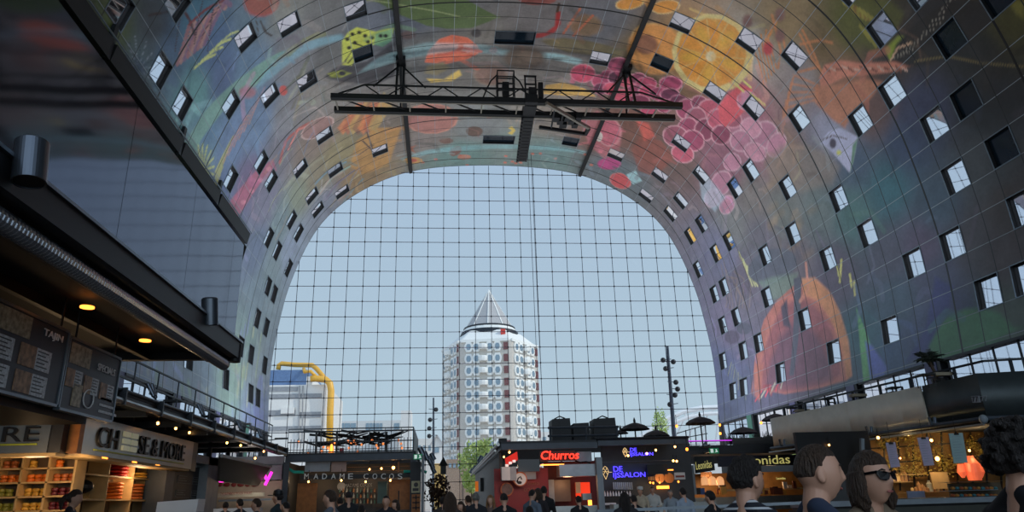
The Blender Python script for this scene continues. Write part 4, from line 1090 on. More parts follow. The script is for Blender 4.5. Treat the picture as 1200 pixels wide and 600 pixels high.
# cage with round ladder at the middle
cx = float(PY(592, 90, Yn).x); cg = MB()
for dx in (-.9, .9):
    for dy in (-.5, .5): cg.bar((cx+dx*.7, Yn+dy, ZD), (cx+dx*.7, Yn+dy, ZD+2.3), .08, .08)
for zz in (.6, 1.2, 1.8, 2.3):
    for dy in (-.5, .5): cg.bar((cx-.65, Yn+dy, ZD+zz), (cx+.65, Yn+dy, ZD+zz), .07, .07)
    for dx in (-.63, .63): cg.bar((cx+dx, Yn-.5, ZD+zz), (cx+dx, Yn+.5, ZD+zz), .07, .07)
for sgn in (-1, 1): cg.tube([(cx+sgn*.65, Yn, ZD+2.2), (cx+sgn*1.1, Yn, ZD+1.7), (cx+sgn*1.45, Yn, ZD+.9), (cx+sgn*1.75, Yn, ZD+.1)], .06, 6)
cg.cbox((cx, Yn, ZD+.9), (.5, .5, 1.2)); cg.build('cage', M_GAN, g)
# hoist block and the boom reaching towards the glass
hx = float(PY(622, 108, Yn).x); hb = MB()
hb.cbox((hx, (Yn+Yf)/2, ZD+.1), (.95, (Yf-Yn)+.6, .7)); hb.cbox((hx-.4, Yn, ZD+1.3), (.12, .12, 1.9)); hb.cbox((hx+.4, Yn, ZD+1.3), (.12, .12, 1.9)); hb.cbox((hx, Yn, ZD+2.2), (.95, .12, .12))
hb.cbox((hx, Yn, ZD+1.5), (.95, .1, .1)); hb.cbox((hx+.75, Yn, ZD+.9), (.35, .5, 1.3)); hb.cbox((hx+.1, Yn+.2, ZD+.9), (.5, .6, .6)); hb.build('hoist_block', M_GAN, g)
E_ = PZ(612, 188, ZD-.2); bm_ = MB()
for dx in (-.38, .38): bm_.bar((hx+dx, Yf, ZD-.2), (E_.x+dx*.9, E_.y, ZD-.2), .1, .3)
nst = 14
for i in range(nst):
    t_ = (i+.5)/nst; px = hx+(E_.x-hx)*t_; py = Yf+(E_.y-Yf)*t_
    bm_.cbox((px, py, ZD-.3), (.7, (E_.y-Yf)/nst*.86, .08)); bm_.cbox((px-.48, py, ZD-.35), (.12, .35, .25))
bm_.build('boom', M_GAN, g)
J = [PZ(640, 121, ZD-.5), PZ(690, 150, ZD-.5), PZ(686, 157, ZD-.5), PZ(632, 149, ZD-.5)]
jb = MB(); jb.bar(J[0], J[1], .2, .25); jb.build('jib_arm', M_GANL, g)
jb = MB(); jb.bar(J[3], J[2], .2, .25); jb.bar(J[1], J[2], .25, .3)
for px in (650, 660): jb.bar(PZ(px, 127+(px-650)*.6, ZD-.5), PZ(px-4, 150, ZD-.5), .12, .12)
for q in range(7): jb.cbox(PZ(652+q*4.3, 137+(q % 3)*4, ZD-.3), (.45, .6, .5))
jb.build('jib_frame', M_GAN, g)
hc = MB()
for dx in (0, .28): hc.tube([(E_.x+.35+dx, E_.y-1.2, ZD-.2), (E_.x+.42+dx, E_.y-1.1, 16), (E_.x+.5+dx, E_.y-1.0, 5.5)], .02, 5)
hc.build('hoist_cables', M_CABLE, label='pair of thin cables hanging down from the gantry boom before the glass', cat='cable')
# ---- the big dark glossy panel on the left
M_GLOSS = bpy.data.materials.new('gloss_cladding'); M_GLOSS.use_nodes = True
_t = M_GLOSS.node_tree; _b = _t.nodes['Principled BSDF']; _b.inputs['Base Color'].default_value = srgb((20, 20, 25))+(1,); _b.inputs['Specular Tint'].default_value = (.62, .68, 1, 1); _b.inputs['Roughness'].default_value = 0.085; _b.inputs['Specular IOR Level'].default_value = 0.6; _b.inputs['IOR'].default_value = 2.0
_n = _t.nodes.new('ShaderNodeTexNoise'); _n.inputs['Scale'].default_value = 0.3; _n.inputs['Detail'].default_value = 0; _bp = _t.nodes.new('ShaderNodeBump'); _bp.inputs['Strength'].default_value = 0.12; _bp.inputs['Distance'].default_value = 0.12
_tc = _t.nodes.new('ShaderNodeTexCoord'); _t.links.new(_tc.outputs['Object'], _n.inputs['Vector']); _t.links.new(_n.outputs['Fac'], _bp.inputs['Height']); _t.links.new(_bp.outputs[0], _b.inputs['Normal'])
XP = -13.9; zt = H+13.9*1.27; zb = H+13.9*.785
gp = empty('cladding_panel', (XP, 25, zb), 'huge smooth dark glossy cladding panel high on the left wall mirroring the glass end', 'wall panel')
ys = [-4, 10, PX(590/4, 150+60, XP).y, PX(225, 262, XP).y, PX(268, 340, XP).y, 48.6]
for i, (a, b) in enumerate(zip(ys[:-1], ys[1:])):
    MB().box((XP-.35, a+.02, zb), (XP, b-.02, zt)).build('panel_sheet', M_GLOSS, gp)
MB().box((XP-.9, -4, zb-.1), (XP-.3, 48.4, zt-.3)).build('backing_frame', M_BLACK, gp)
# ------------------------------------------------------------------ outside, beyond the glass
M_PLAZA = mat('plaza_paving', (205, 190, 182), 0.8, scale=.2)
MB().box((-400, 67.5, -.4), (420, 900, -.02)).build('ground', M_PLAZA, kind='structure')
# --- the pencil-shaped tower block
YT = 190.0
M_TC = mat('tower_concrete', (196, 190, 182), 0.8, var=.06); M_TW = mat('tower_white', (236, 236, 232), 0.6, var=.03); M_TG = mat('tower_glass', (132, 152, 166), 0.15, 0.2)
M_TR = mat('maroon_panel', (118, 72, 72), 0.6); M_ZINC = mat('tower_roof', (176, 174, 174), 0.6, 0.0, var=.05)
tc_ = PY(575, 470, YT); TX = tc_.x; RB = (PY(633, 470, YT).x-PY(519, 470, YT).x)/2
zt = lambda y: PY(575, y, YT-8).z
tw = empty('tower_block', (TX, YT, 0), 'tall pale apartment tower topped by a pointed white cone beyond the glass', 'tower')
def ngon(r, n, a0): return [(TX+r*math.sin(a0+2*PI*k/n), YT-r*math.cos(a0+2*PI*k/n)) for k in range(n)]
A0 = math.radians(20); NG = 6
R6 = RB*1.015; z_body = zt(402); body = MB()
base = ngon(R6, 6, A0)
# chamfered hexagon
ch = []
for i in range(6):
    p = Vector(base[i]).to_3d(); a = Vector(base[i-1]).to_3d(); b = Vector(base[(i+1) % 6]).to_3d()
    ch += [p+(a-p)*.03, p+(b-p)*.03]
body.prism([(p.x, p.y, -0.1) for p in ch], (0, 0, z_body+.1)); body.build('tower_body', M_TC, tw)
def ring(r0, z0, r1, z1, n=24):
    m = MB(); P0 = [(TX+r0*math.cos(2*PI*k/n), YT+r0*math.sin(2*PI*k/n), z0) for k in range(n)]; P1 = [(TX+r1*math.cos(2*PI*k/n), YT+r1*math.sin(2*PI*k/n), z1) for k in range(n)]
    m.add(P0+P1, [(k, (k+1) % n, n+(k+1) % n, n+k) for k in range(n)]+[tuple(range(n))[::-1], tuple(range(n, 2*n))]); return m
wpx = lambda px, y: abs(PY(575+px, y, YT).x-PY(575, y, YT).x)
# roof slopes: hexagonal skirt, crown ring, flared drum, cone
m = MB(); P0 = [Vector((p.x, p.y, z_body)) for p in ch]; c0 = Vector((TX, YT, 0)); P1 = [c0+(Vector((p.x, p.y, 0))-c0)*.66+Vector((0, 0, zt(386))) for p in ch]
m.add(P0+P1, [(k, (k+1) % 12, 12+(k+1) % 12, 12+k) for k in range(12)]+[tuple(range(12, 24))]); m.build('roof_skirt', M_TW, tw)
ring(wpx(35, 386), zt(388), wpx(33, 386), zt(383)).build('crown_band', M_DARK, tw)
ring(wpx(33, 383), zt(385), wpx(29, 378), zt(378)).build('crown', M_TW, tw)
ring(wpx(30, 378), zt(379), wpx(30, 378), zt(377.3)).build('crown_rail', M_DARK, tw)
cone = MB(); n = 10
P0 = [(TX+wpx(28, 378)*math.cos(2*PI*(k+.3)/n), YT+wpx(28, 378)*math.sin(2*PI*(k+.3)/n), zt(378)) for k in range(n)]
cone.add(P0+[(TX, YT, zt(330))], [(k, (k+1) % n, n) for k in range(n)]+[tuple(range(n))[::-1]]); cone.build('spire_cone', M_ZINC, tw)
for k in range(n):
    MB().bar(P0[k], (TX, YT, zt(330)), .25, .25).build('roof_seam', M_TW, tw)
MB().cbox((PY(590.5, 396, YT-12).x, YT-R6*.74, zt(395)), (1.2, .8, 3.4)).build('red_vent', mat('red_vent', (200, 60, 50), .6), tw)
# storeys of rounded bay windows
fl = (zt(409)-zt(422.6)); nfl = int((z_body-3)/fl)
faces = []
for i in range(12):
    a, b = ch[i], ch[(i+1) % 12]; mid = (a+b)/2; nrm = Vector((mid.x-TX, mid.y-YT, 0)).normalized()
    if nrm.y < 0.12: faces.append((a, b, nrm, i % 2 == 0))
frames = []
for f in range(nfl):
    z = z_body-1.6-f*fl
    for a, b, nrm, corner in faces:
        L = (b-a).length; d = (b-a).normalized()
        if L < 5: continue
        if f == 0: MB().bar(a+nrm*.05+Vector((0, 0, z_body)), b+nrm*.05+Vector((0, 0, z_body)), .5, .7).build('parapet', M_TW, tw)
        for t_ in ((.16, .32, .6, .76) if nrm.y < -.5 else (.2, .4, .66, .84)):
            frames.append(('win', a+d*L*t_+nrm*.05+Vector((0, 0, z)), d, nrm))
        frames.append(('bay', a+d*L*.46+nrm*.1+Vector((0, 0, z)), d, nrm))
        frames.append(('red', a+d*L*.93+nrm*.05+Vector((0, 0, z)), d, nrm))
def octo(m, c, d, n, w, h, t):
    u = Vector((0, 0, 1)); P = []
    for (x, y) in ((-.5, -.15), (-.3, -.5), (.3, -.5), (.5, -.15), (.5, .15), (.3, .5), (-.3, .5), (-.5, .15)): P.append(c+d*(x*w)+u*(y*h)-n*.1)
    return m.prism(P, n*t)
wins = [q for q in frames if q[0] == 'win']; restf = MB(); restp = MB(); bays = [q for q in frames if q[0] == 'bay']; reds = [q for q in frames if q[0] == 'red']
for i, (k_, c, d, n) in enumerate(wins):
    m = MB(); octo(m, c, d, n, 2.1, fl*.84, .4) ; p = MB(); octo(p, c+n*.25, d, n, 1.15, fl*.5, .25)
    p2 = MB()
    if i < 48: fo = m.build('window_frame', M_TW, tw); p.build('pane', M_TG, fo)
    else: restf.add(m.v, m.f); restp.add(p.v, p.f)
tag(restf.build('window_frame', M_TW, tw), kind='stuff'); tag(restp.build('window_panes', M_TG, tw), kind='stuff')
for i, (k_, c, d, n) in enumerate(bays): MB().lathe([(1.15, -fl*.22), (1.25, -.1), (1.25, fl*.12), (1.05, fl*.2)], c+n*.3, 10).build('balcony', M_TW, tw)
for k_, c, d, n in reds:
    MB().obox(c+n*.05, d*.55, n*.15, Vector((0, 0, fl*.3))).build('recess_panel', M_TR, tw)
# --- white library block with blue roof band and yellow pipes
YL = 150.0
M_LW = mat('white_cladding', (232, 230, 226), 0.6, var=.03); M_LB = mat('blue_band', (96, 124, 165), 0.5); M_YEL = mat('yellow_pipe', (236, 178, 66), 0.4, var=.04); M_LG = mat('grey_window_band', (150, 152, 156), 0.4)
lx0 = PY(290, 480, YL).x; lx1 = PY(381, 480, YL).x; lz = PY(350, 451, YL).z
lb = empty('library_building', ((lx0+lx1)/2, YL+10, 0), 'white stepped building with blue roof band and fat yellow pipes at the left', 'building')
MB().box((lx0-6, YL, 0), (lx1, YL+26, lz)).build('block', M_LW, lb)
bx1 = PY(358, 440, YL).x; MB().box((lx0-6, YL+1.5, lz), (bx1, YL+20, PY(340, 432, YL).z)).build('blue_storey', M_LB, lb)
MB().box((bx1, YL+1.5, lz), (PY(364, 440, YL).x, YL+12, PY(340, 440, YL).z)).build('stair_head', M_LW, lb)
for (xa, xb, ya, yb) in ((315, 349, 453.5, 458.5), (314, 377, 462, 466), (314, 346, 481, 487), (350, 376, 483, 489), (314, 376, 500, 504)):
    a = PY(xa, ya, YL); b = PY(xb, yb, YL); MB().box((a.x, YL-.15, b.z), (b.x, YL+.3, a.z)).build('window_band', M_LG, lb)
a = PY(330, 478, YL); MB().box((a.x, YL-.6, a.z-1.2), (a.x+2.6, YL, a.z)).build('balcony', M_LW, lb)
for px in (351, 355): MB().tube([PY(px, 452, YL-.4), PY(px-1, 520, YL-.4)], .12, 6).build('downpipe', M_LG, lb)
pr = (PY(389, 480, YL-2).x-PY(381, 480, YL-2).x)/2*1.0
Z_ = lambda x, y, Y=YL-1: PY(x, y, Y)
pa = [Z_(386, 525), Z_(387, 480), Z_(388, 458), Z_(386.5, 449), Z_(382, 445), Z_(370, 443.5), Z_(364, 444)]
MB().tube(pa, pr, 12).build('yellow_pipe', M_YEL, lb, smooth=True)
pb = [Z_(326, 433, YL+5), Z_(327, 428, YL+5), Z_(330, 426, YL+5), Z_(345, 427.5, YL+4), Z_(366, 428, YL+3), Z_(371, 432, YL+2), Z_(376, 438, YL+1), Z_(381, 444, YL)]
MB().tube(pb, pr*.75, 12).build('yellow_pipe', M_YEL, lb, smooth=True)
MB().tube([Z_(356, 432, YL+2), Z_(357, 436), Z_(364, 435), Z_(370, 441)], pr*.5, 10).build('yellow_pipe', M_YEL, lb, smooth=True)
# --- low white buildings between
def block(x0, x1, ytop, Y, dep, m, label, wins_=(), name='low_building', roof=None):
    a = PY(x0, ytop, Y); b = PY(x1, ytop, Y); e_ = empty(name, ((a.x+b.x)/2, Y+dep/2, 0), label, 'building')
    MB().box((a.x, Y, 0), (b.x, Y+dep, (a.z+b.z)/2)).build('wall', m, e_)
    for (xa, xb, ya, yb) in wins_:
        p = PY(xa, ya, Y); q = PY(xb, yb, Y); MB().box((p.x, Y-.12, q.z), (q.x, Y+.2, p.z)).build('window', M_TG, e_)
    return e_
M_OFFW = mat('offwhite_render', (214, 214, 212), 0.7, var=.04); M_BRK = mat('brown_brick', (150, 122, 100), 0.8)
block(383, 480, 493, 240, 20, M_OFFW, 'long low white office block behind the terrace of the cocktail stall', [(397+7*k, 403+7*k, 496, 502) for k in range(3)]+[(429+4*k, 432+4*k, 496, 505) for k in range(5)]+[(462, 468, 496, 503)])
block(470, 482, 481, 228, 10, M_LW, 'narrow white lift tower at the right end of the low white block', name='lift_tower')
block(487, 512, 514, 260, 14, M_OFFW, 'pale flat-roofed house block just left of the pencil tower', [(490+6*k, 493+6*k, 522, 528) for k in range(4)]+[(490+6*k, 493+6*k, 534, 540) for k in range(4)])
# gabled house
a = PY(505, 545, 170); b = PY(518, 522, 170); pk = PY(512, 511, 170)
gh = empty('gabled_house', ((a.x+b.x)/2, 174, 0), 'small white house with a steep gable left of the tower', 'house')
MB().prism([(a.x, 170, 0), (b.x, 170, 0), (b.x, 170, b.z), (pk.x, 170, pk.z), (a.x, 170, b.z)], (0, 8, 0)).build('wall', M_LW, gh)
MB().bar((a.x-.3, 169.8, b.z), (pk.x, 169.8, pk.z+.2), .5, .3).build('roof_edge', M_ZINC, gh); MB().bar((b.x+.3, 169.8, b.z), (pk.x, 169.8, pk.z+.2), .5, .3).build('roof_edge', M_ZINC, gh)
MB().cbox((pk.x, 169.9, b.z-1), (1, .2, 1.2)).build('window', M_TG, gh)
block(509, 522, 543, 120, 6, mat('ochre_front', (196, 160, 96), .7), 'ochre shop front at the end of the market lane', name='small_shop')
block(632, 655, 506, 230, 16, M_LW, 'white building corner just right of the pencil tower', [(636, 640, 512, 516), (644, 648, 512, 516)])
block(523, 560, 538, 150, 6, mat('brick_row', (150, 128, 110), .8), 'low brown shop row at the foot of the tower', [(526+5*k, 529+5*k, 543, 548) for k in range(6)], name='shop_row')
# white market tents
for i, (x0, x1, ya, yb, Y, lab) in enumerate(((543, 575, 552, 566, 104, 'large white market tent with ribbed roof outside the glass'), (556, 580, 546, 554, 116, 'smaller pale green market tent behind the large white one'))):
    a = PY(x0, yb, Y); b = PY(x1, yb, Y); t_ = PY((x0+x1)/2+4, ya, Y+3); te = empty('market_tent', ((a.x+b.x)/2, Y+3, 0), lab, 'tent')
    mt = mat('tent_%d' % i, (226, 230, 228) if i == 0 else (170, 200, 190), .6); z = a.z
    MB().add([(a.x, Y, z), (b.x, Y, z), (b.x, Y+6, z), (a.x, Y+6, z), (t_.x-1.2, Y+3, t_.z), (t_.x+1.2, Y+3, t_.z)], [(0, 1, 5, 4), (1, 2, 5), (2, 3, 4, 5), (3, 0, 4), (3, 2, 1, 0)]).build('roof', mt, te)
    MB().box((a.x, Y, z-.5), (b.x, Y+.05, z)).build('valance', mat('purple_valance', (130, 120, 170), .6), te)
    for q in (a.x, b.x):
        for yy in (Y, Y+6): MB().tube([(q, yy, 0), (q, yy, z)], .05, 6).build('pole', M_DARK, te)
    for q in range(7): xx = a.x+(b.x-a.x)*(q+.5)/7; MB().bar((xx, Y, z+.03), (t_.x-1.2+2.4*(q+.5)/7, Y+3, t_.z+.03), .06, .06).build('roof_rib', M_LG, te)
# tree
M_LEAF = mat('tree_leaves', (176, 196, 110), .6, var=.25, scale=1.5); M_BARK = mat('bark', (80, 66, 54), .9)
def leafy(name, c, r, n, m, label, cat, trunk=None, leaf=.35, seed=1):
    rg = random.Random(seed); e_ = empty(name, (c.x, c.y, 0), label, cat); f = MB()
    for i in range(n):
        while True:
            d = Vector((rg.uniform(-1, 1), rg.uniform(-1, 1), rg.uniform(-1, 1)))
            if .15 < d.length < 1: break
        lump = noise.noise(d*2.3+Vector((seed, 0, 0)))
        if lump < -.22: continue
        p = c+Vector((d.x*r[0], d.y*r[1], d.z*r[2]))*(1+.35*lump)
        a = Vector((rg.gauss(0, 1), rg.gauss(0, 1), rg.gauss(0, 1))).normalized()*leaf; b = a.cross(Vector((rg.gauss(0, 1), rg.gauss(0, 1), rg.gauss(0, 1)))).normalized()*leaf*.5
        f.add([p-a, p+b, p+a, p-b], [(0, 1, 2, 3)])
    f.build('foliage', m, e_)
    t = MB(); t.tube([(c.x, c.y, 0), (c.x+.1, c.y, c.z-r[2]*.4), (c.x, c.y, c.z+r[2]*.3)], [.22*leaf/.35, .15*leaf/.35, .05], 8)
    for k in range(6):
        an = k*1.05; t.tube([(c.x, c.y, c.z-r[2]*.5), (c.x+math.cos(an)*r[0]*.6, c.y+math.sin(an)*r[1]*.6, c.z+r[2]*.2*(k % 3-1))], [.08*leaf/.35, .03], 5)
    t.build('trunk', M_BARK, e_); return e_
c = PY(566, 543, 92); leafy('street_tree', c, (3.0, 2.6, 2.8), 2600, M_LEAF, 'sunlit light green tree in front of the tower beside the churros stall', 'tree', leaf=.28)
c = PY(552, 564, 99); leafy('street_tree', c, (1.2, 1.2, 1.5), 900, M_LEAF, 'small light green tree at the far end of the market lane', 'tree', leaf=.22, seed=5)
# white arched station roof on the right
M_WH = mat('white_steel', (232, 234, 236), .5, var=.03); YS = 160.0
sa = empty('arched_roof', (PY(850, 500, YS).x, YS, 0), 'white lattice arch of a round station roof beyond the glass at the right', 'arch')
ap = [PY(x_, y_, YS) for x_, y_ in ((745, 516), (766, 500), (780, 491), (800, 482.5), (822, 478), (846, 477), (870, 479), (895, 484), (920, 493))]
ap2 = [PY(x_, y_, YS) for x_, y_ in ((760, 517), (776, 503), (788, 496), (806, 489), (826, 485), (846, 484), (870, 486), (893, 491), (915, 500))]
MB().tube(ap, .55, 8).build('outer_arch', M_WH, sa); MB().tube(ap2, .4, 8).build('inner_arch', M_WH, sa)
for p, q, r2 in zip(ap, ap2, ap[1:]): MB().bar(p, q, .25).build('lattice', M_WH, sa); MB().bar(q, r2, .22).build('lattice', M_WH, sa)
for k in range(9):
    t = k/8.; p = PY(790+16*k, 492, YS+1); MB().bar(PY(790+13*k, 491-6*math.sin(t*PI), YS+1), PY(770+17*k, 522, YS+3), .22).build('rib', M_WH, sa)
MB().box((PY(745, 522, YS+4).x, YS+4, 0), (PY(925, 522, YS+4).x, YS+20, PY(800, 520, YS+4).z)).build('drum_wall', M_OFFW, sa)
c = PY(774, 498, 130); leafy('street_tree', c, (1.4, 1.4, 3.0), 700, M_LEAF, 'small thin tree in front of the white arched roof', 'tree', leaf=.25, seed=9)
# lamp masts
M_MAST = mat('mast_steel', (70, 78, 92), .4, .5)
def mast(px0, py0, px1, heads, Y, r, label):
    top = PY(px0, py0, Y); e_ = empty('lamp_mast', (PY(px1, 520, Y).x, Y, 0), label, 'lamp mast')
    MB().tube([(PY(px1, 520, Y).x, Y, 0), (PY(px1, 520, Y).x, Y, 8), top], [r*1.2, r*1.1, r*.7], 8).build('pole', M_MAST, e_)
    for (hx_, hy_, s_) in heads:
        p = PY(hx_, hy_, Y); MB().ell(p, (.28, .3, .28)).build('lamp_head', M_DARK, e_); MB().tube([p, p+Vector((-s_*.9, 0, .1))], .04, 5).build('arm', M_MAST, e_)
mast(782, 406, 791, [(777, 422, -1), (780, 432, -1), (789, 424, 1), (792, 448, 1), (794, 456, 1), (785, 474, -1), (791, 463, 1)], 74, .22, 'tall slim mast with clusters of spotlights outside the right of the glass')
mast(508, 466, 508, [(504, 492, -1), (503, 502, -1), (503, 511, -1), (511, 480, 1)], 90, .14, 'slim lamp mast standing left of the pencil tower')
# ------------------------------------------------------------------ things used by several stalls
ZR = 3.9                                     # eaves height of the stalls
M_FRAME = mat('stall_frame', (62, 70, 80), 0.45, 0.3); M_ROOF = mat('stall_roof', (44, 48, 54), 0.6); M_GREY = mat('grey_column', (140, 150, 158), 0.5, 0.2)
M_BRUSH = mat('brushed_steel', (150, 152, 150), 0.32, 0.8, var=.08); M_WOOD = mat('warm_wood', (168, 104, 46), 0.55, var=.2, scale=6); M_PINE = mat('pale_shelf', (190, 160, 110), 0.6)
M_COUNT = mat('dark_counter', (44, 44, 46), 0.5); M_WHITE = mat('white_paint', (215, 215, 215), .5, var=.03); M_RAIL = mat('railing', (36, 42, 48), .45, .4)
M_HOT = mat('lamp_glow', (255, 190, 110), .4, em=(255, 176, 92), es=9.0); M_AMB = mat('amber_glow', (255, 150, 60), .4, em=(255, 140, 50), es=4.0)
def lamp(p, e, r=.15, col=(1, .66, .36)):
    d = bpy.data.lights.new('stall_light', 'POINT'); d.energy = e; d.shadow_soft_size = r; d.color = col
    o = bpy.data.objects.new('stall_light', d); COL.objects.link(o); o.location = p; return o
def spotlight(p, aim, label, r=.09, L=.3, group=None, yoke=True):
    """cylinder spotlight on a yoke"""
    p = Vector(p); ax = (Vector(aim)-p).normalized(); e_ = empty('spotlight', p, label, 'spotlight', group)
    MB().lathe([(r*.8, -L/2), (r, -L/2+.02), (r, -L/2+.03), (r, L/2-.01), (r, L/2), (r*.9, L/2), (r*.88, L/2-.03)], p, 36, ax).build('housing', M_SPOT, e_)
    MB().lathe([(r*.86, 0), (r*.86, .004)], p+ax*(L/2-.012), 28, ax).build('lens', M_BLACK, e_)
    if not yoke: return e_
    sd = ax.cross(Vector((0, 0, 1))).normalized()
    y = MB(); y.bar(p+sd*r*1.05-Vector((0, 0, .0)), p+sd*r*1.05+sd*.0-Vector((0, 0, r*2.2)), .03, .01); y.bar(p-sd*r*1.05, p-sd*r*1.05-Vector((0, 0, r*2.2)), .03, .01); y.bar(p+sd*r*1.1-Vector((0, 0, r*2.2)), p-sd*r*1.1-Vector((0, 0, r*2.2)), .03, .01)
    y.build('yoke', M_FRM, e_); return e_
M_SPOT = mat('spot_housing', (92, 100, 110), 0.3, 0.8, var=.04)
def pendant(x, y, Y, r=.07, label=None, group=None, m=None, up=.35):
    r *= .72; p = PY(x, y, Y); e_ = empty('pendant_lamp', p, label, 'lamp', group)
    MB().ell(p, (r, r, r*1.15), 10, 7).build('bulb', m or M_HOT, e_, smooth=True)
    MB().tube([p+Vector((0, 0, r)), p+Vector((0, 0, up))], .012, 5).build('cord', M_BLACK, e_)
    MB().lathe([(r*.5, r*.8), (r*.35, r*1.6)], p, 8).build('socket', M_BLACK, e_); return e_
# ================================================================== near left: snack stall canopy with menu boards
XA = -3.3; YE = 11.6
can = empty('market_canopy', (-6, 5, 0), 'black flat canopy of the nearest stall reaching in from the upper left', 'canopy')
e0 = PX(0, 196, XA); e1 = PX(275, 407, XA)
MB().box((-9.5, 1.0, ZR-.02), (XA, YE, ZR+.14)).build('roof_deck', mat('soffit', (22, 23, 24), .7), can)
MB().box((XA-.02, 1.0, ZR-.12), (XA+.1, YE, ZR+.16)).build('fascia', M_BLACK, can)
MB().box((XA+.1, 1.0, ZR+.13), (XA+.13, YE, ZR+.16)).build('fascia_trim', M_FRM, can)
MB().box((XA-.42, 1.0, ZR-.13), (XA-.36, YE-.1, ZR-.02)).build('inner_trim', M_FRM, can)
for q in range(4): MB().box((-8.5+q*1.3, 1.0, ZR-.14), (-8.42+q*1.3, YE-.1, ZR-.02)).build('roof_joist', M_BLACK, can)
MB().box((-9.5, YE-.12, ZR-.14), (XA, YE, ZR)).build('end_beam', M_BLACK, can)
for (x_, y_) in ((-9.2, 1.2), (-9.2, YE-.3)): MB().box((x_, y_, 0), (x_+.15, y_+.15, ZR)).build('post', M_FRAME, can)
# spiral duct
d = MB(); n = 340; rr = []; pp = []
for i in range(n): pp.append((XA-.08, 2+(YE-.2-2)*i/(n-1), ZR-.24)); rr.append(.085+.006*(i % 2))
d.tube(pp, rr, 14)
d.build('spiral_duct', mat('galvanised', (170, 178, 190), .25, .9, var=.05), label='shiny spiral metal duct running under the edge of the nearest canopy', cat='duct')
MB().box((XA-.34, 2, ZR-.2), (XA-.30, YE-.2, ZR-.12)).build('cable_tray', M_DARK, can)
p = PX(36, 189, XA+.2); spotlight(p, p+Vector((.22, -.1, -1.6)), 'big steel cylinder spotlight at the left edge on the nearest canopy', .115, .36, None, False)
MB().bar(p+Vector((-.12, -.0, .02)), p+Vector((-.34, -.25, .05)), .07, .03).build('bracket_arm', M_FRM, can)
p = PX(246, 365, XA+.12); spotlight(p, p+Vector((.1, .3, -1.6)), 'grey cylinder spotlight at the far end of the nearest canopy', .11, .38, None, False)
p = PX(275, 414, XA+.02); MB().lathe([(.1, -.14), (.1, .14)], p, 14).build('sensor_can', M_BLACK, can)
for i, (x_, y_) in enumerate(((102, 361), (170, 400))):
    p = PZ(x_, y_, ZR-.15); MB().lathe([(.075, 0), (.075, .02)], p, 16).build('downlight', M_AMB, label='%s of the two amber downlights set in the black canopy' % ('nearer' if i == 0 else 'farther'), cat='downlight')
# menu boards
XM = -4.3
M_MB = mat('menu_board', (34, 46, 58), .45); M_FOOD = mat('food_print', (150, 118, 92), .5, var=.6, scale=14); M_FOOD2 = mat('food_print_pale', (160, 148, 124), .5, var=.5, scale=18); M_PRT = mat('menu_print', (196, 202, 208), .5, var=.35, scale=40); M_LET = mat('menu_lettering', (230, 232, 235), .5)
def menu(c0, c1, c2, c3, label, big, cards, txts):
    # corners in the picture: top-left, top-right, bottom-right, bottom-left; the board hangs in the plane of the stall front
    P = [PX(*c, XM) for c in (c0, c1, c2, c3)]; z1 = (P[0].z+P[1].z)/2; z0 = (P[2].z+P[3].z)/2; y0 = (P[0].y+P[3].y)/2; y1 = (P[1].y+P[2].y)/2
    b = empty('menu_board', (XM, (y0+y1)/2, z0), label, 'menu board')
    MB().box((XM-.05, y0, z0), (XM, y1, z1)).build('panel', M_MB, b)
    fr = MB(); fr.box((XM-.06, y0, z0-.03), (XM+.015, y1, z0)); fr.box((XM-.06, y0, z1), (XM+.015, y1, z1+.03)); fr.box((XM-.06, y0-.02, z0), (XM+.015, y0, z1)); fr.box((XM-.06, y1, z0), (XM+.015, y1+.02, z1)); fr.build('frame', M_FRM, b)
    W = y1-y0; Hh = z1-z0
    def R(u0, v0, u1, v1, m, nm, d=.008): MB().box((XM, y0+u0*W, z1-v1*Hh), (XM+d, y0+u1*W, z1-v0*Hh)).build(nm, m, b)
    for c in big: R(*c, M_FOOD2, 'picture')
    for (u, v, w_, h_) in cards:
        R(u, v, u+w_*.5, v+h_, M_FOOD, 'picture'); R(u+w_*.5, v, u+w_, v+h_, M_PRT, 'price_card')
        for q in range(5): R(u+w_*.54, v+h_*(.12+.17*q), u+w_*(.9-.1*(q % 2)), v+h_*(.17+.17*q), M_MB, 'text_line', .012)
    for (s_, u, v, w_, h_) in txts: text_obj(s_, 'lettering', M_LET, b, (XM+.005, y0+u*W, z1-v*Hh), (0, 1, 0), (0, 0, 1), w_*W, h_*Hh, .01)
    for yy in (y0+.15, y1-.15): MB().tube([(XM-.02, yy, z1), (XM-.02, yy, ZR)], .012, 5).build('hanger', M_BLACK, b)
    return b
menu((-62, 322), (88, 396), (57, 472), (-62, 440), 'dark menu board with rows of dish photos and the word TAJIN', [(.0, .02, .62, .3)], [(.2, .36, .3, .28), (.56, .36, .3, .28), (.2, .7, .3, .27), (.56, .7, .3, .27)], [('TAJIN', .74, .2, .2, .12)])
menu((91, 398), (150, 428), (120, 491), (60, 474), 'smaller dark menu board with the word SPECIALS beside the first', [(.04, .04, .4, .34)], [(.03, .42, .27, .26), (.35, .44, .27, .26), (.67, .46, .27, .26)], [('SPECIALS', .55, .3, .36, .11)])
_b = [o for o in COL.objects if o.name.startswith('menu_board')][-1]; _y0 = PX(91, 398, XM).y; _y1 = PX(150, 428, XM).y; _z = (PX(60, 474, XM).z+PX(120, 491, XM).z)/2-.02
MB().tube([(XM+.01, _y0+(_y1-_y0)*.33+.13*math.cos(t_*PI/8), _z+.2+.11*math.sin(t_*PI/8)) for t_ in range(17)], .008, 5, False).build('round_emblem', M_LET, _b)
MB().box((XM, _y0+.08, _z+.07), (XM+.01, _y0+.3, _z+.33)).build('picture', M_FOOD2, _b)
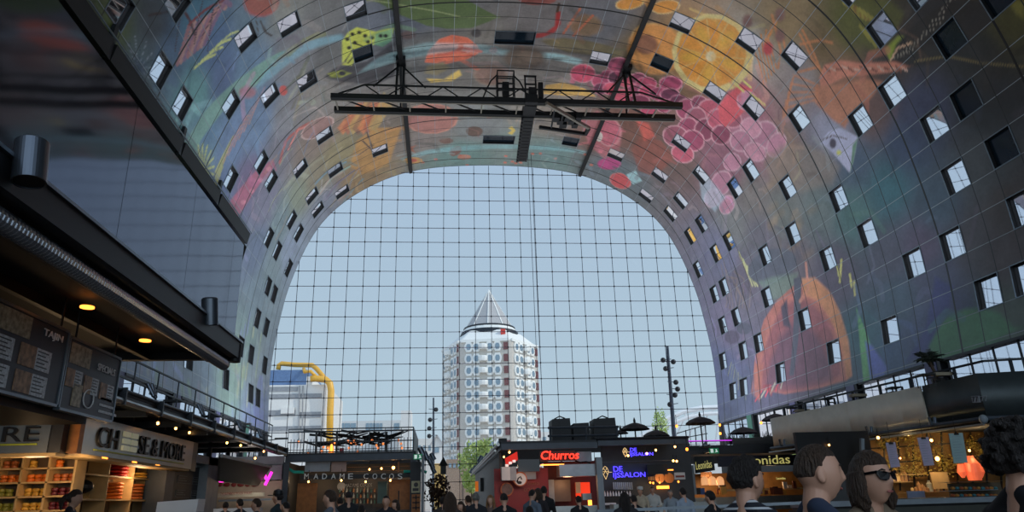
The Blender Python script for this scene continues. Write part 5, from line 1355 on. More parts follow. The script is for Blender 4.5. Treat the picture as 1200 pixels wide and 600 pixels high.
for q in range(3): MB().box((XM, _y0+(_y1-_y0)*.55, _z+.08+.08*q), (XM+.008, _y0+(_y1-_y0)*(.9-.06*q), _z+.11+.08*q)).build('text_line', M_PRT, _b)
# dark valance under the menus
q0 = PX(0, 470, -4.5)
MB().box((-7.6, 3.2, PY(50, 498, 9.6).z), (-4.45, 9.6, PY(50, 498, 9.6).z+.16)).build('dark_bulkhead', M_BLACK, can)
# ================================================================== second eaves line on the left
XG = -7.05
ga = empty('eaves_beam', (XG, 24, ZR), 'long dark eaves beam with steel pipe above the cheese stall', 'beam')
yA, yB = 13.5, 34.5
MB().box((XG-.35, yA, ZR-.05), (XG, yB, ZR+.12)).build('beam', M_BLACK, ga)
MB().tube([(XG+.06, yA, ZR-.05), (XG+.06, yB, ZR-.05)], .07, 10).build('pipe', M_BRUSH, ga)
MB().tube([(XG+.02, yA, ZR+.2), (XG+.02, yB, ZR+.2)], .045, 8).build('pipe', M_FRAME, ga)
for q in range(10): yy = yA+.8+q*2.2; MB().box((XG-.02, yy, ZR-.14), (XG+.15, yy+.06, ZR+.24)).build('bracket', M_DARK, ga)
MB().box((-15.2, 13.5, ZR+.1), (XG, 34.5, ZR+.22)).build('roof_slab', M_ROOF, kind='structure')
for i in range(7):
    yy = 16.0+i*2.4; zz = ZR-.55
    MB().box((XG-1.5, yy, 3.3), (XG-1.38, yy+.12, ZR+.1)).build('hanger_post', M_FRAME, ga)
    MB().bar((XG-.1, yy, ZR-.1), (XG-2.6, yy, ZR-.1), .12, .16).build('rafter', M_FRAME, ga)
sp_px = [(176, 462), (234, 487), (279, 508), (303, 520)]
for i, (x_, y_) in enumerate(sp_px):
    p = PX(x_, y_, XG+.15); p.z = ZR+.38
    for dx in (0, .17): spotlight(p+Vector((0, dx, 0)), p+Vector((.35, dx, -.9 if dx else -.6)), 'narrow steel spotlight on the left eaves beam, %s pair from the camera' % ('first', 'second', 'third', 'fourth')[i], .05, .36, 'spotlights on the left eaves beam')
for i, (x_, y_) in enumerate([(185, 496), (206, 502), (222, 507), (266, 519), (282, 522), (299, 537), (309, 529)]):
    pendant(x_, y_, 19+i*2.0, .05, 'little orange ceiling lamp under the left eaves above the cheese sign', 'little lamps under the left eaves')
# upper gallery railing on that roof
def railing(pts, h, m, e_, nb=2, post=1.5, r=.03):
    pts = [Vector(p) for p in pts]
    for a, b in zip(pts[:-1], pts[1:]):
        L = (b-a).length; n = max(1, int(L/post)); up = Vector((0, 0, 1))
        for k in range(nb): MB().bar(a+up*h*(k+1)/nb, b+up*h*(k+1)/nb, r*1.4, r*1.4).build('rail', m, e_)
        for q in range(n+1): MB().bar(a+(b-a)*q/n, a+(b-a)*q/n+up*h, r, r).build('post', m, e_)
rl = empty('terrace_railing', (XG-.2, 24, ZR+.2), 'thin dark railing on the roof terrace above the cheese stall', 'railing')
railing([(XG-.6, 14, ZR+.22), (XG-.6, 34, ZR+.22)], 1.0, M_RAIL, rl)
# lamp arms seen against the gallery
for i, (x_, y_, Y) in enumerate(((205, 470, 26), (248, 488, 31), (285, 497, 36), (330, 514, 42))):
    p = PY(x_, y_, Y); e_ = empty('arm_lamp', p, 'flat black outdoor lamp on a thin arm above the left roofs', 'lamp', 'arm lamps over the left roofs')
    MB().cbox(p, (.7, .25, .08)).build('lamp_head', M_BLACK, e_); MB().tube([p, p+Vector((-1.6, .2, -.15)), p+Vector((-1.8, .2, ZR+.22-p.z))], .03, 6).build('arm', M_BLACK, e_)
# ================================================================== cheese stall
XC = -7.9
cs = empty('cheese_stall', (-10, 20, 0), 'cheese shop stall with brushed metal fascias and lit wooden shelves at the left', 'market stall')
def quadbox(P, n, t): m = MB(); return m.prism(P, Vector(n)*t)
a0, a1 = PX(90, 487, XC).y, PX(228, 512, XC).y
zT0, zT1 = PX(90, 487, XC).z, PX(222, 514, XC).z; zB0, zB1 = PX(88, 530, XC).z, PX(215, 549, XC).z
zT = (zT0+zT1)/2; zB = (zB0+zB1)/2
P = [(XC, a0, zB0), (XC-.12, a1, zB1), (XC, a1, zT1), (XC+.0, a0, zT0)]
MB().prism([(XC, a0, zB), (XC, a1, zB), (XC, a1, zT), (XC, a0, zT)], (-.5, 0, 0)).build('fascia', M_BRUSH, cs)
R_, U_ = (0, 1, 0), (0, 0, 1); Ls = a1-a0; Hs = zT-zB
M_SGN = mat('sign_lettering', (22, 22, 24), .5); M_GRN = mat('green_line', (150, 160, 50), .5); M_KEY = mat('cream_blocks', (220, 220, 190), .4, em=(225, 225, 190), es=.12)
text_obj('CH', 'lettering', M_SGN, cs, (XC+.01, a0+Ls*.14, zB+Hs*.24), R_, U_, Ls*.14, Hs*.55, .04)
text_obj('SE & MORE', 'lettering', M_SGN, cs, (XC+.01, a0+Ls*.445, zB+Hs*.24), R_, U_, Ls*.45, Hs*.55, .04)
for q in range(6):
    yy = a0+Ls*(.315+.062*(q % 2)); zz = zB+Hs*(.25+.2*(q//2)); MB().box((XC, yy, zz), (XC+.05, yy+Ls*.048, zz+Hs*.145)).build('cream_block', M_KEY, cs)
MB().box((XC, a0+Ls*.13, zB+Hs*.13), (XC+.03, a0+Ls*.9, zB+Hs*.165)).build('underline', M_GRN, cs)
MB().box((XC-.8, a1, zB-.05), (XC-.02, a1+.5, zT)).build('fascia_return', mat('fascia_end', (96, 92, 84), .45, .5), cs)
# front sign towards the camera
yF = a0-.5; pL, pR = PY(-40, 520, yF), PY(56, 520, yF); zt_, zb_ = PY(20, 497, yF).z, PY(20, 531, yF).z
MB().box((pL.x, yF, zb_), (pR.x, yF+.2, zt_)).build('fascia', M_BRUSH, cs)
text_obj('MORE', 'lettering', M_SGN, cs, (PY(-70, 525, yF).x, yF-.01, PY(20, 518, yF).z), (1, 0, 0), U_, PY(44, 518, yF).x-PY(-70, 518, yF).x, PY(20, 500, yF).z-PY(20, 518, yF).z, .04)
MB().box((PY(-40, 520, yF).x, yF-.03, PY(20, 522, yF).z), (PY(44, 520, yF).x, yF, PY(20, 520, yF).z)).build('underline', M_GRN, cs)
MB().box((pR.x, yF+.05, zb_), (PY(83, 510, yF+.4).x, yF+.5, zt_+.05)).build('dark_panel', M_COUNT, cs)
cl = PY(86, 510, yF+.3); MB().box((cl.x-.18, yF+.3, zb_), (cl.x+.12, yF+.5, zT)).build('wood_return', M_WOOD, cs)
MB().box((-13, yF+.1, zb_-.06), (XC-.1, yF+.5, zb_)).build('light_shelf', M_PINE, cs)
MB().box((XC-.6, a0, zB-.06), (XC-.05, a1, zB)).build('light_shelf', M_PINE, cs)
MB().box((-14, yF+3.2, 0), (XC-1.6, yF+3.4, 3.2)).build('back_wall', M_PINE, cs)
MB().box((-13.6, yF+.1, 3.3), (XC-.1, a1, 3.38)).build('ceiling_panel', M_COUNT, cs)
# cabinet columns
cy = a1+.4
MB().box((XC-1.0, a1-.9, 0), (XC-.4, a1-.2, zB)).build('steel_pillar', M_FRAME, cs)
def shelf_bay(name, O, R, U, w, h, cols, rows, depth, label, wall=True):
    """open shelving, O lower left, faces along R x U"""
    O, R, U = Vector(O), Vector(R).normalized(), Vector(U); N = R.cross(U)
    e_ = empty(name, O, label, 'shelf')
    for c in range(cols+1): MB().obox(O+R*(w*c/cols)+U*h/2-N*depth/2, R*.025, U*h/2, N*depth/2).build('upright', M_PINE, e_)
    for r in range(rows+1): MB().obox(O+R*w/2+U*(h*r/rows)-N*depth/2, R*w/2, U*.02, N*depth/2).build('shelf_board', M_PINE, e_)
    if wall: MB().obox(O+R*w/2+U*h/2-N*(depth+.02), R*w/2, U*h/2, N*.02).build('back_panel', mat('shelf_back', (110, 92, 72), .6), e_)
    return O, R, U, N, w/cols, h/rows
M_CH = [mat('cheese_orange', (226, 120, 30), .45, var=.1), mat('cheese_yellow', (205, 160, 60), .45, var=.1), mat('cheese_red', (165, 30, 30), .4, var=.1), mat('cheese_amber', (176, 96, 40), .45), mat('cheese_maroon', (92, 26, 36), .45), mat('cheese_olive', (140, 140, 50), .45)]
CHN = ['orange', 'yellow', 'red', 'amber', 'maroon', 'olive green']
def cheese_stack(base, N, r, h, n, ci, where, row=1, R=None):
    for k in range(row):
        for i in range(n):
            p = base+(R*(2.05*r*k) if R is not None else Vector())+Vector((0, 0, h*(i+.02)))
            MB().lathe([(r*.75, 0.0), (r*.97, h*.22), (r, h*.5), (r*.97, h*.78), (r*.75, h*.97)], p, 16).build('cheese', M_CH[ci], smooth=False, label='round %s cheese wheel %s' % (CHN[ci], where), cat='cheese', group='%s cheese wheels %s' % (CHN[ci], where))
# side shelves (under the long sign), facing the aisle
ys0, ys1 = PX(93, 560, XC-.9).y, PX(182, 560, XC-.9).y; z0 = 1.0; zt2 = 3.05
gridz = [PX(140, 586, XC-.9).z]
zr2, zr1, zr0 = PX(130, 558, XC-.9).z, PX(140, 586, XC-.9).z, None
hh = zr2-zr1; O = Vector((XC-.9, ys0, zr1-hh)); O_, Rr, Uu, Nn, cw, chh = shelf_bay('cheese_shelf', O, (0, 1, 0), U_, ys1-ys0, hh*3, 3, 3, .55, 'wooden pigeonhole shelving with orange cheeses under the long sign')
def cell(c, r, f=.5, d=.3): return O_+Rr*(cw*(c+f))+Uu*(chh*r+.02)-Nn*d
cheese_stack(cell(1, 1, .6), Nn, .3, hh*.15, 5, 0, 'stacked in the middle pigeonhole', 1)
cheese_stack(cell(2, 1, .5), Nn, .3, hh*.15, 5, 3, 'stacked in the right pigeonhole', 1)
cheese_stack(cell(1, 2, .75), Nn, .28, hh*.16, 4, 2, 'stacked in the upper pigeonhole', 1)
cheese_stack(cell(2, 2, .5), Nn, .34, hh*.14, 2, 1, 'in the upper right pigeonhole', 1)
cheese_stack(cell(1, 0, .3), Nn, .34, hh*.2, 2, 3, 'in the lowest pigeonhole', 1)
m = MB()
for q in range(9): m.bar(cell(0, 1, .25+.06*q, .25), cell(0, 1, .2+.07*q, .3)+Vector((0, .1, hh*(.2+.35*random.random()))), .035, .035)
m.build('bread_sticks', mat('bread', (190, 150, 90), .7), label='bundle of pale sticks standing in the left pigeonhole of the cheese stall', cat='food')
m = MB(); m.ell(cell(0, 1, .5, .3)+Vector((0, 0, hh*.5)), (.3, .3, hh*.3), 10, 7); m.build('dark_vase', M_BLACK, label='dark rounded basket behind the sticks in the left pigeonhole', cat='basket')
# front shelves (under MORE)
Yb = yF+2.0; fx0, fx1 = PY(-8, 560, Yb).x, PY(86, 560, Yb).x; fz0, fz1 = PY(30, 600, Yb).z, PY(30, 533, Yb).z
O = Vector((fx0, Yb, fz0-.3)); hT = fz1-O.z
O_, Rr, Uu, Nn, cw, chh = shelf_bay('cheese_shelf', O, (1, 0, 0), U_, fx1-fx0, hT, 3, 5, .5, 'wide wooden shelving full of round cheeses at the left edge')
Nn = Rr.cross(Uu)
for r_, spec in ((1, [(5, 3), (1, 3), (4, 3)]), (2, [(5, 2), (1, 3), (4, 3)]), (3, [(0, 3), (0, 3), (3, 3)]), (4, [(3, 2), (1, 1), (0, 1)])):
    for c_, (ci, nn) in enumerate(spec):
        rad = cw/7.2
        cheese_stack(O_+Rr*(cw*c_+rad*1.4)+Uu*(chh*r_+.02)+Vector((0, .25, 0)), Nn, rad, chh*.28, 2, ci, 'on the %s shelf of the left-edge shelving' % ('lowest', 'lower', 'middle', 'upper', 'top')[r_], nn, Rr)
for (x_, y_, Y) in ((30, 545, yF-.7), (40, 545, yF+.7), (110, 551, yF+1.2), (160, 560, 22)): lamp(PY(x_, y_, Y), 26, .2)
for i, (x_, y_) in enumerate(((10, 533), (41, 531), (110, 536), (146, 541), (174, 544), (198, 546))):
    Y = yF+.4 if i < 2 else PX(x_, y_, XC-.3).y
    MB().cbox(PY(x_, y_+.5, Y), (.5, .3, .05)).build('light_bar', M_AMB, label='short warm light bar under the cheese stall fascia', cat='lamp', group='light bars under the cheese fascias')
# grey portal with chalkboard menu
gx = -8.2; py0, py1 = PX(200, 560, gx).y, PX(257, 560, gx).y
po = empty('grey_portal', (gx, (py0+py1)/2, 0), 'pale grey steel portal framing a chalkboard right of the cheese stall', 'portal')
za, zb2 = PX(245, 535, gx).z, 0
za = min(za, ZR-.22); MB().box((gx-.4, PX(243, 560, gx).y, 0), (gx, py1, za)).build('pillar', M_GREY, po)
MB().box((gx-.4, PX(224, 560, gx).y, PX(236, 543, gx).z), (gx, py1, za)).build('lintel', M_GREY, po)
cb = empty('chalkboard', (gx-.3, (py0+py1)/2, 1), 'black chalkboard menu in six panels inside the grey portal', 'chalkboard')
ky0, ky1 = PX(203, 570, gx-.3).y, PX(241, 570, gx-.3).y; kz1 = PX(225, 547, gx-.3).z
MB().box((gx-.36, ky0, .9), (gx-.3, ky1, kz1)).build('board', M_BLACK, cb)
M_CHK = mat('chalk', (120, 124, 124), .8, var=.6, scale=30)
for r_ in range(4):
    for c_ in range(2):
        y_a = ky0+(ky1-ky0)*(.08+.46*c_); z_a = kz1-.12-(r_+1)*(kz1-1.1)/4.2
        MB().box((gx-.3, y_a, z_a), (gx-.29, y_a+(ky1-ky0)*.4, z_a+.012)).build('chalk_frame', M_CHK, cb)
        MB().box((gx-.3, y_a, z_a), (gx-.29, y_a+.03, z_a+.25)).build('chalk_frame', M_CHK, cb)
        for q in range(3): MB().box((gx-.3, y_a+.1, z_a+.08+.07*q), (gx-.29, y_a+.1+(ky1-ky0)*(.25-.05*(q % 2)), z_a+.1+.07*q)).build('chalk_writing', M_CHK, cb)
m = MB(); m.box(PX(192, 600, -6.6)-Vector((.4, 1.2, 0)), PX(228, 589, -6.6));
p = PY(212, 594, 17); mb = MB(); mb.obox(p, (.42, .0, .02), (0, .25, 0), (0, .02, .13)); mb.build('paper_poster', M_WHITE, label='white paper notice leaning on the counter before the chalkboard', cat='notice')
# ================================================================== juice and yoghurt stall with slanted screen
X3 = -7.2
ys = empty('yoghurt_stall', (X3-1, 30, 0), 'cream coloured stall under a slanted black screen with a pink neon letter', 'market stall')
sA, sB = PX(259, 534, X3), PX(318, 547, X3)
sC, sD = PX(303, 569, X3-.9), PX(257, 563, X3-.9)
m = MB(); m.prism([sA, sB, sC, sD], (-.08, 0, -.02)); m.build('screen', mat('black_screen', (14, 15, 17), .3), ys)
MB().bar(sA, sB, .06, .1).build('screen_edge', M_GREY, ys)
yb = 36.3
def prect(x0, y0, x1, y1, Y, m, nm, par, d=.05):
    a = PY(x0, y1, Y); b = PY(x1, y0, Y); return MB().box((a.x, Y, a.z), (b.x, Y+d, b.z)).build(nm, m, par)
M_CREAM = mat('cream_panel', (196, 180, 152), .6, var=.08); M_PINK = mat('pink_neon', (255, 60, 190), .4, em=(255, 40, 190), es=2.2)
M_PALE = mat('pale_wall', (150, 156, 164), .6)
prect(250, 562, 331, 620, 35.6, M_CREAM, 'front_panel', ys, .1); prect(300, 545, 331, 564, 35.6, M_PALE, 'side_wall', ys, .1)
prect(256, 584, 318, 588, 33, M_WHITE, 'counter_edge', ys); prect(254, 577, 310, 583, 34.5, mat('cream_stripe', (214, 204, 180), .5), 'text_band', ys)
M_RTX = mat('red_print', (140, 56, 50), .5)
p = PY(258, 580, 34.4); text_obj('THE AUTHENTIC FROZEN YOGURT', 'lettering', M_RTX, ys, p, (1, 0, 0), U_, PY(295, 580, 34.4).x-p.x, .1, .01)
for i in range(6): a = PY(258+8*i, 568, 35.5); MB().ell(a, (.12+.04*(i % 2), .03, .09), 8, 5).build('berry_print', M_RTX, ys)
a = PY(309, 567, 34.5)
b1 = MB(); b1.tube([PY(318.5, 553, 34.5), PY(310.5, 568.5, 34.5)], .065, 8); b1.tube([PY(310.5, 556, 34.5), PY(311.5, 561, 34.5), PY(314.3, 561.5, 34.5)], .055, 8); b1.build('neon_letter', M_PINK, ys)
MB().tube([PY(257, 564, 34), PY(262, 564, 34)], .05, 6).build('neon_letter', M_PINK, ys)
MB().box((-13, 35.8, 0), (PY(331, 560, 35.8).x, 36.0, ZR)).build('back_wall', M_PALE, ys)
lamp(PY(285, 560, 33.5), 30, .3, (1, .9, .8))
# counter with white front before it
a = PY(250, 597, 22); b = PY(300, 597, 22); MB().box((a.x, 22, 0), (b.x, 22.8, PY(275, 595.5, 22).z)).build('white_counter', M_WHITE, label='white counter block in front of the cream yoghurt stall', cat='counter')
# ================================================================== cocktail stall facing the camera
YM = 34.6
ms = empty('cocktail_stall', (-4, YM+2, 0), 'dark framed cocktail stall with big white capital letters across its front', 'market stall')
def XM_(px, y=560): return PY(px, y, YM).x
xl, xr = XM_(333), XM_(484)
zt_ = PY(410, 532.5, YM).z; zb_ = PY(410, 540, YM).z
MB().box((xl, YM-.1, zb_), (xr, YM+.3, zt_)).build('eaves_beam', M_FRAME, ms)
MB().box((xl, YM, zt_-.02), (xr+.1, YM+12, zt_+.1)).build('roof', M_ROOF, ms)
for px in (333, 482): MB().box((XM_(px)-.05, YM-.05, 0), (XM_(px)+.2, YM+.2, zb_)).build('post', M_FRAME, ms)
MB().box((xl-1.2, YM+3.0, 0), (xr-.1, YM+3.2, zb_)).build('back_wall', M_COUNT, ms)
MB().box((xl-.02, YM+.2, 0), (xl+.1, YM+3.0, zb_)).build('side_wall', M_ROOF, ms)
MB().box((xr-.1, YM+.2, 0), (xr+.02, YM+11.5, zt_)).build('side_wall', M_ROOF, ms)
prect(357, 541, 387, 553, YM+.3, M_PALE, 'pale_panel', ms); prect(388, 541, 406, 553, YM+.3, mat('rosy_panel', (176, 150, 140), .6), 'pale_panel', ms)
for (x0, y0, x1, y1) in ((407, 546, 484, 547.5), (407, 551, 484, 552.5), (466, 541, 468, 553)): prect(x0, y0, x1, y1, YM+.4, M_WOOD, 'timber_bar', ms)
prect(346, 566, 372, 610, YM+.8, M_WOOD, 'wood_panel', ms); prect(455, 562, 481, 610, YM+.8, M_WOOD, 'wood_panel', ms); prect(466, 575, 468, 602, YM+.75, M_BLACK, 'door_handle', ms)
prect(442, 564, 454, 590, YM+.9, mat('green_locker', (78, 104, 96), .6), 'green_locker', ms)
prect(352, 554, 484, 562.5, YM+.15, mat('sign_backing', (30, 34, 36), .6), 'sign_board', ms)
M_WL = mat('white_letter', (180, 188, 190), .5, em=(200, 210, 215), es=.1)
lx = [(356.5, 'M'), (367.5, 'A'), (377.5, 'D'), (388, 'A'), (398, 'M'), (408, 'E'), (426, 'C'), (436.5, 'O'), (446.5, 'C'), (456, 'O'), (466, 'S')]
for x_, c_ in lx: text_obj(c_, 'lettering', M_WL, ms, PY(x_, 561.5, YM+.08), (1, 0, 0), U_, PY(x_+5.5, 561, YM).x-PY(x_, 561, YM).x, PY(x_, 555, YM).z-PY(x_, 561.5, YM).z, .04)
p = PY(404, 571, YM+2.9); text_obj('MADAME COCOS', 'lettering', M_PALE, ms, p, (1, 0, 0), U_, PY(436, 571, YM+2.9).x-p.x, .16, .02); MB().lathe([(.2, 0), (.2, .03)], PY(400, 570, YM+2.9), 14, (0, -1, 0)).build('round_logo', M_PALE, ms)
for r_ in range(4): prect(396, 577+r_*6.5, 441, 578+r_*6.5, YM+2.6, M_FRAME, 'shelf_board', ms)
M_GB = [mat('glass_teal', (60, 96, 92), .2), mat('glass_amber', (140, 96, 60), .2), mat('glass_clear', (140, 150, 150), .2)]
def bottle(p, h, r, m, label, group):
    return MB().lathe([(r, 0), (r, h*.6), (r*.35, h*.75), (r*.32, h)], p, 10).build('bottle', m, label=label, cat='bottle', group=group)
for r_ in range(3):
    for q in range(11): p = PY(398+q*4.1, 577+r_*6.5, YM+2.55); bottle(p, .18+.04*((q*7) % 3), .045, M_GB[(q+r_) % 3], 'small bottle on the back shelves of the cocktail stall', 'bottles on the cocktail stall shelves')
prect(340, 597, 484, 612, YM+.2, M_COUNT, 'counter', ms)
YK0 = 35.0
M_TEAL = mat('teal_trim', (50, 170, 150), .5)
for pp_ in ([(338, 549), (344, 553), (356, 553.5)], [(473, 552.5), (484, 552.5)], [(492, 551), (500, 553.5)]):
    MB().tube([PY(a_, b_, YM+.1) for a_, b_ in pp_], .07, 6).build('teal_pipe', M_TEAL, ms)
for i, (x_, y_) in enumerate(((361.5, 564.5), (400, 563), (428.5, 564.5), (457.5, 563), (461, 548), (447, 549), (433, 550))):
    pendant(x_, y_, YM-.05 if i < 4 else YM+1.0, .1 if i == 4 else .06, 'bare glowing bulb hanging at the front of the cocktail stall', 'bulbs of the cocktail stall', M_HOT, .5)
for x_ in (365, 420, 468): lamp(PY(x_, 566, YM+1.2), 26, .1)
# potted plant inside
# roof terrace: mesh railing, branch pergola with bulbs
tr = empty('roof_terrace_railing', ((xl+xr)/2, YM+.2, zt_), 'black mesh railing round the roof terrace of the cocktail stall', 'railing')
zr_ = PY(410, 502, YM+.2).z;
for zz in (zt_+.15, (zt_+zr_)/2, zr_-.12, zr_): MB().bar((xl, YM+.2, zz), (xr, YM+.2, zz), .04, .05).build('rail', M_RAIL, tr)
for q in range(40): xx = xl+(xr-xl)*q/39; MB().bar((xx, YM+.2, zt_), (xx, YM+.2, zt_+(zr_-zt_)*(.62 if q % 5 else 1)), .025, .025).build('baluster', M_RAIL, tr)
MB().box((xr-.05, YM+.2, zt_), (xr, YM+7, zr_)).build('side_screen', M_RAIL, tr)
rg = random.Random(4); pg = empty('branch_pergola', ((xl+xr)/2, YM+3, zt_), 'tangled pergola of dark branches above the terrace of the cocktail stall', 'pergola')
for k in range(34):
    x_ = 350+rg.random()*95; y_ = 506+rg.random()*14; Y = YM+1+rg.random()*4; L = rg.uniform(16, 44)
    a = PY(x_, y_+rg.uniform(-2, 2), Y); b = PY(x_+L*.5, y_+rg.uniform(-1, 4), Y); c = PY(min(x_+L, 478), y_+rg.uniform(-5, 3), Y)
    MB().tube([a, b, c], [.07, .055, .025], 6).build('branch', M_BLACK, pg)
for px in (371, 395, 444, 453): MB().bar((PY(px, 520, YM+2.5).x, YM+2.5, zt_), PY(px, 506, YM+2.5), .1, .1).build('pergola_post', M_BLACK, pg)
rg = random.Random(8)
for i, (x_, y_) in enumerate([(350, 518), (392, 519), (408, 517), (411, 520), (414.5, 517), (417, 520), (424, 521), (436, 516), (441, 522), (449, 520), (467, 516), (470, 520), (443, 525), (409, 525), (419, 529), (384, 525), (389, 523), (379, 524), (471, 525), (470, 530), (377, 529), (361, 531)]):
    pendant(x_, y_, YM+1.5, .075, 'small orange bulb hanging in the branch pergola', 'bulbs in the branch pergola', mat('bulb_orange', (240, 150, 90), .4, em=(255, 140, 70), es=1.2), .2)
prect(398, 525, 403, 532, YM+1.2, mat('red_lantern', (170, 30, 40), .5), 'lantern_red', tr)
MB().lathe([(.02, 0), (.13, .1), (.1, .35), (.02, .5)], PY(388, 533, YM+1.2), 10).build('fire_lamp', M_AMB, label='glowing orange flame lamp on the terrace of the cocktail stall', cat='lamp')
# exit sign on its post, poster
def exit_sign(x0, y0, x1, y1, Y, label):
    a = PY(x0, y1, Y); b = PY(x1, y0, Y); e_ = empty('exit_sign', ((a.x+b.x)/2, Y, a.z), label, 'sign')
    MB().box((a.x, Y, a.z), (b.x, Y+.08, b.z)).build('panel', mat('exit_green', (0, 120, 80), .4, em=(0, 140, 90), es=.25), e_)
    w_, h_ = b.x-a.x, b.z-a.z; mw = mat('exit_white', (230, 245, 238), .4, em=(225, 245, 235), es=.5)
    MB().box((a.x+w_*.1, Y-.01, a.z+h_*.15), (a.x+w_*.4, Y, b.z-h_*.15)).build('door_symbol', mw, e_); MB().lathe([(h_*.14, 0), (h_*.14, .02)], (a.x+w_*.72, Y, a.z+h_*.68), 10, (0, -1, 0)).build('running_figure', mw, e_)
    MB().prism([(a.x+w_*.55, Y-.01, a.z+h_*.2), (a.x+w_*.9, Y-.01, a.z+h_*.3), (a.x+w_*.75, Y-.01, a.z+h_*.6)], (0, .01, 0)).build('running_figure', mw, e_)
    return e_
exit_sign(484.5, 532, 495, 538.5, YM-1.2, 'green emergency exit sign on a grey post beside the cocktail stall')
exit_sign(832, 525, 842, 531.5, YK0, 'green emergency exit sign above the chocolate stall')
MB().tube([(PY(495.5, 560, YM-1.2).x, YM-1.2, 0), (PY(495.5, 560, YM-1.2).x, YM-1.2, PY(495, 534, YM-1.2).z)], .07, 10).build('sign_post', M_GREY, label='thin pale grey post carrying the green exit sign', cat='post')
pst = empty('poster', PY(487, 578, YM-.3), 'cream poster with a round emblem on the corner of the cocktail stall', 'poster'); prect(482, 563.5, 492, 577.5, YM-.4, mat('poster_cream', (190, 186, 150), .6), 'sheet', pst); MB().lathe([(.1, 0), (.1, .02)], PY(487.5, 568, YM-.41), 12, (0, -1, 0)).build('emblem', M_COUNT, pst); prect(483.5, 572, 490.5, 575.5, YM-.42, M_COUNT, 'print', pst, .02)
MB().box((PY(481, 560, YM-.35).x, YM-.3, 0), (PY(493, 560, YM-.35).x, YM+.1, PY(487, 541, YM-.3).z)).build('corner_pier', M_ROOF, ms)
for k in range(3): m = MB(); c_ = PY(487.5, 583+6*k, YM-.36); m.cbox(c_, (.32, .04, .05)); m.cbox(c_, (.05, .04, .2)); m.build('cross_ornament', M_BLACK, ms)
prect(482, 579, 493, 602, YM-.33, M_WOOD, 'wood_panel', ms, .02)
# row of dark spotlights along its right side and a bush of dried leaves
for i, (x_, y_, Y) in enumerate(((499, 534, 36), (503, 539, 39), (506, 545, 42), (508, 551, 45), (494, 529, 35), (507, 535, 41))):
    p = PY(x_, y_, Y); spotlight(p, p+Vector((.3, 0, -.6)), 'black spotlight in the row along the lane side of the cocktail stall', .13, .42, 'black spotlights beside the lane')
c = PY(512, 575, 38); leafy('hanging_plant', c, (.65, .6, .75), 500, mat('dry_leaves', (70, 48, 36), .8, var=.3), 'dark brownish bush at the lane corner of the cocktail stall', 'plant', leaf=.12, seed=3)
# black birdhouse lantern in the lane
p = PY(519.5, 553, 40); bl = empty('lane_lantern', p, 'black house-shaped lantern hanging over the market lane', 'lantern')
MB().cbox(p+Vector((0, 0, .1)), (.3, .3, .45)).build('body', M_BLACK, bl); MB().add([p+Vector(v) for v in ((-.24, -.24, .32), (.24, -.24, .32), (.24, .24, .32), (-.24, .24, .32), (0, 0, .8))], [(0, 1, 4), (1, 2, 4), (2, 3, 4), (3, 0, 4), (3, 2, 1, 0)]).build('roof', M_BLACK, bl); MB().tube([p+Vector((0, 0, .75)), p+Vector((0, 0, 6))], .012, 5).build('cord', M_BLACK, bl)
# ================================================================== churros stall
YC = 30.6
ch_ = empty('churros_stall', (5, YC+3, 0), 'red walled churros stall under a dark roof in the middle of the hall', 'market stall')
CXp = lambda px, y=560, Y=YC: PY(px, y, Y).x
x0, x1 = CXp(588), CXp(702); zt_, zb_ = PY(650, 519, YC).z, PY(650, 526, YC).z
MB().box((x0, YC-.1, zb_), (x1, YC+.2, zt_)).build('eaves_beam', M_FRAME, ch_)
MB().box((x0, YC, zt_), (x1, YC+20, zt_+.1)).build('roof', M_ROOF, ch_)
MB().box((x0-.02, YC, zb_), (x0+.1, YC+26, zt_)).build('side_beam', M_FRAME, ch_)
MB().tube([(x0-.12, YC, zt_-.02), (x0-.12, YC+26, zt_-.02)], .07, 8).build('gutter', M_BRUSH, ch_)
MB().tube([(x0-.25, YC, zb_-.02), (x0-.25, YC+26, zb_-.02)], .05, 8).build('gutter', M_BRUSH, ch_)
M_RED = mat('red_wall', (150, 26, 22), .5, var=.1)
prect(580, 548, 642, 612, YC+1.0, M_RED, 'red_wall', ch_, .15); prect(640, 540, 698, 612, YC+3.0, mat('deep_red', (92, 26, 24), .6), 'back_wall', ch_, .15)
MB().box((x0-.0, YC+1.2, 0), (x0+.12, YC+24, zb_)).build('lane_wall', M_COUNT, ch_)
prect(588, 547, 597.5, 563, YC+.2, M_WHITE, 'white_box', ch_, .5); prect(597, 547, 605, 563, YC+.25, M_PALE, 'white_box', ch_, .5)
prect(607, 538, 632, 553, YC+.05, mat('screen_black', (12, 16, 26), .25), 'screen', ch_, .12)
prect(604, 553, 628, 562, YC+.5, M_PALE, 'pale_panel', ch_, .1)
for (x_, y_, r_, mm) in ((609.5, 561.5, 8, M_WHITE), (594, 573.5, 7.5, mat('round_photo', (120, 84, 72), .5, var=.4, scale=4))):
    R__ = r_*YC/F_PX; p = PY(x_, y_, YC+(.42 if x_ > 600 else .85))
    MB().lathe([(R__, 0), (R__, .04)], p, 24, (0, -1, 0)).build('round_plaque', mat('plaque_orange', (196, 96, 40), .5), ch_)
    MB().lathe([(R__*.84, .03), (R__*.84, .06)], p, 24, (0, -1, 0)).build('plaque_face', mm, ch_)
p = PY(606, 565, YC+.34); m = MB(); m.tube([p, p+Vector((.05, 0, .15)), p+Vector((.15, 0, .22)), p+Vector((.2, 0, .1))], .03, 6); m.ell(p+Vector((.1, 0, -.02)), (.1, .02, .06)); m.build('emblem', M_BLACK, ch_)
M_NEON = mat('red_neon', (255, 60, 40), .4, em=(255, 50, 30), es=2.4)
prect(633, 528, 674, 541, YC+.15, mat('neon_board', (58, 56, 52), .6), 'neon_board', ch_)
